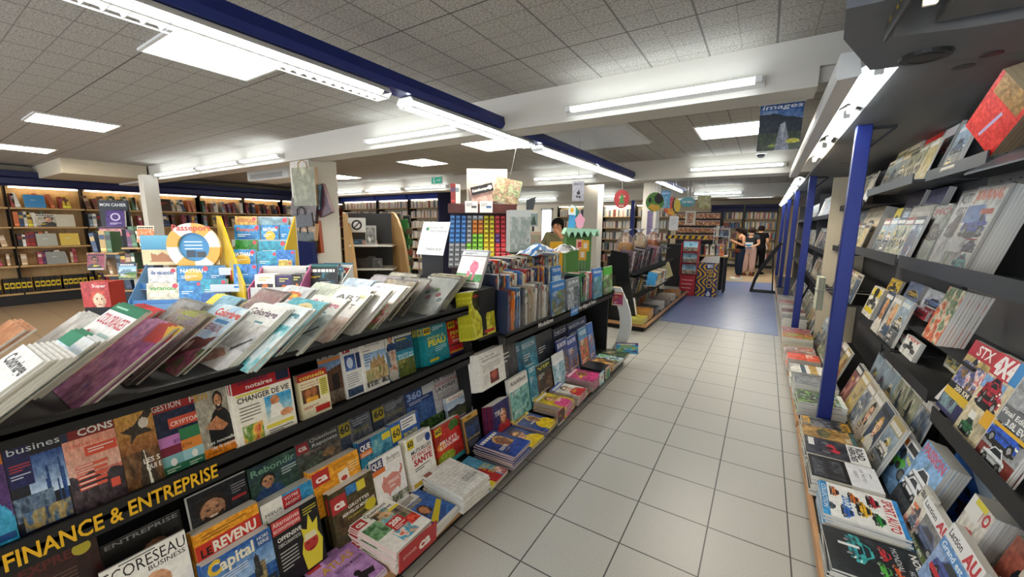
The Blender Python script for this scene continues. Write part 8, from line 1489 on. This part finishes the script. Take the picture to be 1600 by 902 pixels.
# ================================================================ PEOPLE
def skin_mesh(name, joints, edges, col, sub=2):
    """continuous surface grown around a jointed skeleton: joints = [(x,y,z,radius or (rx,ry))]"""
    me = bpy.data.meshes.new(name); me.from_pydata([j[:3] for j in joints], edges, []); ob = bpy.data.objects.new(name, me); COL.objects.link(ob)
    md = ob.modifiers.new('skin','SKIN'); md.use_smooth_shade = True
    for i, j in enumerate(joints):
        r = j[3] if isinstance(j[3], tuple) else (j[3], j[3]); sv = me.skin_vertices[0].data[i]; sv.radius = r; sv.use_root = (i == 0)
    sb = ob.modifiers.new('sub','SUBSURF'); sb.levels = sub; sb.render_levels = sub
    dg = bpy.context.evaluated_depsgraph_get(); dg.update(); m2 = bpy.data.meshes.new_from_object(ob.evaluated_get(dg)); bpy.data.objects.remove(ob); m2.name = name
    a = m2.attributes.new('Col','FLOAT_COLOR','FACE'); n = len(m2.polygons); c = lin(hx(col)); a.data.foreach_set('color', np.tile(np.append(c,1),n).astype(np.float32))
    m2.materials.clear(); m2.materials.append(MATS['cloth'] if col != SKINC.get('now') else MATS['matte'])
    return m2
SKINC = {}
def person(label, loc, rz, H, skin, pose, top, legs, shoe, hair, long=False, sleeve='short', extra=None):
    """figure facing local -y; joints in units of body height"""
    t = thing('person', label, 'person', loc, rz); SKINC['now'] = skin
    def J(x, y, z, r): return (x*H, y*H, z*H, tuple(q*H for q in r) if isinstance(r, tuple) else r*H)
    P = dict(pelvis=(0,0,.52), waist=(0,-.002,.60), chest=(0,.002,.72), neck=(0,-.008,.825), head=(0,-.02,.885), crown=(0,-.018,.945))
    P.update(pose.get('spine', {}))
    R = dict(pelvis=(.092,.07), waist=(.078,.058), chest=(.095,.062), neck=(.033,.033), head=(.052,.062), crown=(.042,.048))
    names = ['pelvis','waist','chest','neck','head','crown']; js = [J(*P[n], R[n]) for n in names]; ed = [(0,1),(1,2),(2,3),(3,4),(4,5)]; idx = {n:i for i,n in enumerate(names)}
    def add(n, p, r, par): js.append(J(*p, r)); idx[n] = len(js)-1; ed.append((idx[par], idx[n]))
    for s, nm in ((-1,'l'),(1,'r')):
        a = pose[nm+'arm']; add(nm+'sh',(s*.108,.0,.795),.036,'chest'); add(nm+'el',a[0],.026,nm+'sh'); add(nm+'wr',a[1],.018,nm+'el'); add(nm+'palm',a[2],(.022,.014),nm+'wr')
        d = np.array(a[2])-np.array(a[1]); d /= np.linalg.norm(d); sd = np.cross(d,(0,0,1.0)) if abs(d[2]) < .8 else np.array((0,1.0,0))
        for q, (o_, ln) in enumerate(((-.016,.034),(-.006,.042),(.005,.044),(.015,.038))):
            b = np.array(a[2])+sd*o_; e = b+d*ln*.6; g_ = b+d*ln+np.array((0,0,-.008)); add(f'{nm}f{q}a',tuple(e),.0062,nm+'palm'); add(f'{nm}f{q}b',tuple(g_),.0052,f'{nm}f{q}a')
        th = np.array(a[1])+d*.02+np.cross(sd,d)*.02; add(nm+'th',tuple(th+d*.016),.0068,nm+'wr')
        l = pose[nm+'leg']; add(nm+'hip',(s*.052,0,.50),.066,'pelvis'); add(nm+'kn',l[0],.042,nm+'hip'); add(nm+'an',l[1],.025,nm+'kn'); add(nm+'to',l[2],(.026,.018),nm+'an')
    body = bpy.data.objects.new('body', skin_mesh('body', js, ed, skin, 1)); COL.objects.link(body); body.parent = t; body.data.polygons.foreach_set('use_smooth',[True]*len(body.data.polygons))
    # face: nose, ears, eyes, mouth on the head
    hd = np.array(P['head'])*H; mb = MB(['matte']); mb.set(skin); up = np.array(P['crown'])-np.array(P['neck']); up /= np.linalg.norm(up); fw = np.array((0,-1,0))-up*np.dot((0,-1,0),up); fw /= np.linalg.norm(fw); sx = np.cross(fw,up)*-1
    def at(u,v,w): return hd+(sx*u+fw*v+up*w)*H
    mb.add([at(-.008,.058,-.01),at(.008,.058,-.01),at(0,.07,-.012),at(0,.056,.012)],[(0,2,1),(0,3,2),(1,2,3)]); 
    for s in (-1,1): mb.tube([at(s*.05,-.005,-.01),at(s*.056,-.008,.002),at(s*.052,-.006,.014)],.006*H,6)
    for s in (-1,1): mb.tube([at(s*.027,.053,.012),at(s*.014,.057,.012)],.0042*H,5,'241a16')
    mb.tube([at(-.016,.055,-.03),at(.016,.055,-.03)],.0035*H,5,'9a5048'); o = mb.obj('face', t, smooth=True)
    # clothing follows the body a little further out
    g = 1.13
    ci = ['pelvis','waist','chest']; cj = [J(*P[n], tuple(q*(1.26 if n == 'pelvis' else 1.22 if n == 'waist' else g) for q in R[n])) for n in ci]; ce = [(0,1),(1,2)]
    top_n = np.array(P['chest'])*.25+np.array(P['neck'])*.75; cj.append(J(*top_n,(.05,.046) if sleeve == 'none' else (.085,.068))); ce.append((2,3)); q0 = P['pelvis']; cj[0] = J(q0[0],q0[1],q0[2]-.04,(.122,.096))
    if sleeve != 'none':
        for s, nm in ((-1,'l'),(1,'r')):
            a = pose[nm+'arm']; cj.append(J(s*.108,0,.792,.043)); ce.append((2,len(cj)-1)); e = np.array(a[0]); sh_ = np.array((s*.108,0,.795)); e1 = sh_*.45+e*.55 if sleeve == 'short' else e; cj.append(J(*e1,.036)); ce.append((len(cj)-2,len(cj)-1))
            if sleeve == 'long': cj.append(J(*(np.array(a[0])*.08+np.array(a[1])*.92),.028)); ce.append((len(cj)-2,len(cj)-1))
    o = bpy.data.objects.new('shirt', skin_mesh('shirt',cj,ce,top,2)); COL.objects.link(o); o.parent = t
    cj = [J(*P['pelvis'],(.108,.086))]; ce = []; cj.append(J(P['pelvis'][0],P['pelvis'][1],P['pelvis'][2]+.10,(.098,.078))); ce.append((0,1))
    for s, nm in ((-1,'l'),(1,'r')):
        l = pose[nm+'leg']; i0 = len(cj); wd = pose.get('wide',1); cj.append(J(s*.054,0,.49,.074)); ce.append((0,i0)); cj.append(J(*l[0],.052*wd)); ce.append((i0,i0+1)); e = np.array(l[0])*.08+np.array(l[1])*.92; cj.append(J(*e,.044*wd)); ce.append((i0+1,i0+2))
    o = bpy.data.objects.new('trousers', skin_mesh('trousers',cj,ce,legs,2)); COL.objects.link(o); o.parent = t
    for s, nm in ((-1,'l'),(1,'r')):
        l = pose[nm+'leg']; a_, b_ = np.array(l[1])*H, np.array(l[2])*H; d = b_-a_; d[2] = 0; d /= np.linalg.norm(d); n_ = np.array((-d[1],d[0],0)); mb = MB(['cloth']); z0 = b_[2]-.02*H; vs = []
        for (u,w_,h_) in ((-.045,.018,.055),(-.035,.026,.055),(.03,.026,.035),(.09,.026,.03),(.125,.016,.02)):
            for q in range(8): an = math.pi*q/7; vs.append(a_+d*u*H+n_*w_*H*math.cos(an)*1.5+np.array((0,0,z0-a_[2]+h_*H*1.35*math.sin(an))))
        mb.add(vs,[(i*8+q,i*8+q+1,i*8+q+9,i*8+q+8) for i in range(4) for q in range(7)]+[tuple(range(8))[::-1],tuple(range(32,40))]+[(i*8,(i+1)*8,(i+1)*8+7,i*8+7) for i in range(4)],shoe); mb.obj('shoe',t)
    mb = MB(['cloth']); mb.set(hair); n = 14; prof = [(.0,.075),(.03,.07),(.05,.05),(.058,.022),(.058,-.005),(.05,-.03)]; vs = []
    for (r,z) in prof:
        for k in range(n):
            an = 2*math.pi*k/n; c_, s_ = math.cos(an), math.sin(an); lift = max(0, c_)*max(0,.03-z)*1.1; ly = -.004+(-r*1.12*c_ if c_ < 0 else -r*1.02*c_); vs.append(at(r*1.04*s_, -.004+r*1.1*c_*(.98 if c_ > 0 else 1.08), z+lift+(.0)))
    mb.add(vs,[(i*n+k,i*n+(k+1) % n,(i+1)*n+(k+1) % n,(i+1)*n+k) for i in range(len(prof)-1) for k in range(n)])
    if long: mb.tube([at(0,-.055,.02),at(0,-.07,-.05),at(.0,-.06,-.12)],[.05*H,.055*H,.035*H],8)
    mb.obj('hair',t,smooth=True)
    if extra: extra(t, H, P, at)
    return t
STAND = dict(lleg=((-.056,-.005,.28),(-.06,.012,.045),(-.066,-.07,.018)), rleg=((.056,-.008,.28),(.064,.01,.045),(.072,-.07,.018)))
def bag_x(t,H,P,at):
    mb = MB(['cloth']); mb.bevbox(-.13,-.05,.78,.06,.07,.92,.03,'5a3222'); o = mb.obj('shoulder_bag'); T(o,'brown shoulder bag at the hip of the woman with a phone','bag'); o.matrix_world = Matrix.Translation((-.60,13.62,0)) ; mb = MB(['cloth'])
    ph = MB(['paint']); ph.bevbox(-.035,-.006,-.07,.035,.006,.07,.003,'101216'); q = ph.obj('phone'); T(q,'dark phone in the hands of the woman in a black tank top','phone'); q.matrix_world = Matrix.Translation(t.location) @ Matrix.Rotation(t.rotation_euler[2],4,'Z') @ Matrix.Translation((0,-.315,1.17)) @ Matrix.Rotation(R_(-40),4,'X')
person('woman in black tank top and dark jeans looking down at a phone',(-.58,13.75,0),R_(-75),1.63,'c89272',
    dict(spine=dict(neck=(0,-.02,.82),head=(0,-.05,.875),crown=(0,-.06,.93)), larm=((-.135,.03,.62),(-.045,-.15,.70),(-.02,-.178,.715)), rarm=((.135,.02,.62),(.05,-.15,.70),(.022,-.178,.715)), wide=1.15, **STAND),
    '141416','232c3c','dcdcd8','1a1413',long=True,sleeve='none',extra=bag_x)
def book_x(t,H,P,at):
    mb = MB(['print']); mb.bevbox(-.13,-.012,-.1,.13,.012,.1,.002,'d8dce0'); mb.quad((-.12,.0125,-.09),(.12,.0125,-.09),(.12,.0125,.03),(-.12,.0125,.03),'3a8ac0'); mb.quad((-.12,-.0125,.03),(.12,-.0125,.03),(.12,-.0125,-.09),(-.12,-.0125,-.09),'3a8ac0'); o = mb.obj('packet'); T(o,'blue and white packet held behind the back of the person in pink trousers','packet'); o.matrix_world = Matrix.Translation(t.location) @ Matrix.Rotation(t.rotation_euler[2],4,'Z') @ Matrix.Translation((.03,.19,.98))
person('person seen from behind in charcoal tee shirt and pale pink trousers',(-.36,14.9,0),R_(170),1.62,'c89878',
    dict(larm=((-.15,.05,.63),(-.06,.115,.585),(-.03,.12,.58)), rarm=((.15,.05,.63),(.08,.115,.585),(.05,.12,.58)), wide=1.2, **STAND),'2c2f35','c8a8a0','7a4a3a','2a1c16',extra=book_x)
person('person seen from behind in black tee shirt and black trousers',(-.12,15.6,0),R_(165),1.68,'b88a6a',
    dict(larm=((-.14,.02,.63),(-.13,-.1,.55),(-.125,-.13,.53)), rarm=((.14,.02,.63),(.14,-.04,.5),(.14,-.06,.465)), lleg=((-.056,-.03,.28),(-.06,-.02,.045),(-.066,-.1,.018)), rleg=((.056,.02,.28),(.066,.09,.06),(.072,.02,.02)), wide=1.05),'131315','141417','1c1c1e','1c1412')
mp = CP+_ray(872,370)*6.6
person('man in a khaki hooded top touching his mouth behind the counter',(mp[0],mp[1],0),R_(10),1.76,'b88262',
    dict(larm=((-.15,-.02,.64),(-.12,-.12,.58),(-.115,-.15,.575)), rarm=((.145,-.06,.66),(.05,-.1,.79),(.02,-.105,.835)), wide=1.0, **STAND),'6f6a50','2a2c34','2a2a2c','14100e',sleeve='long')
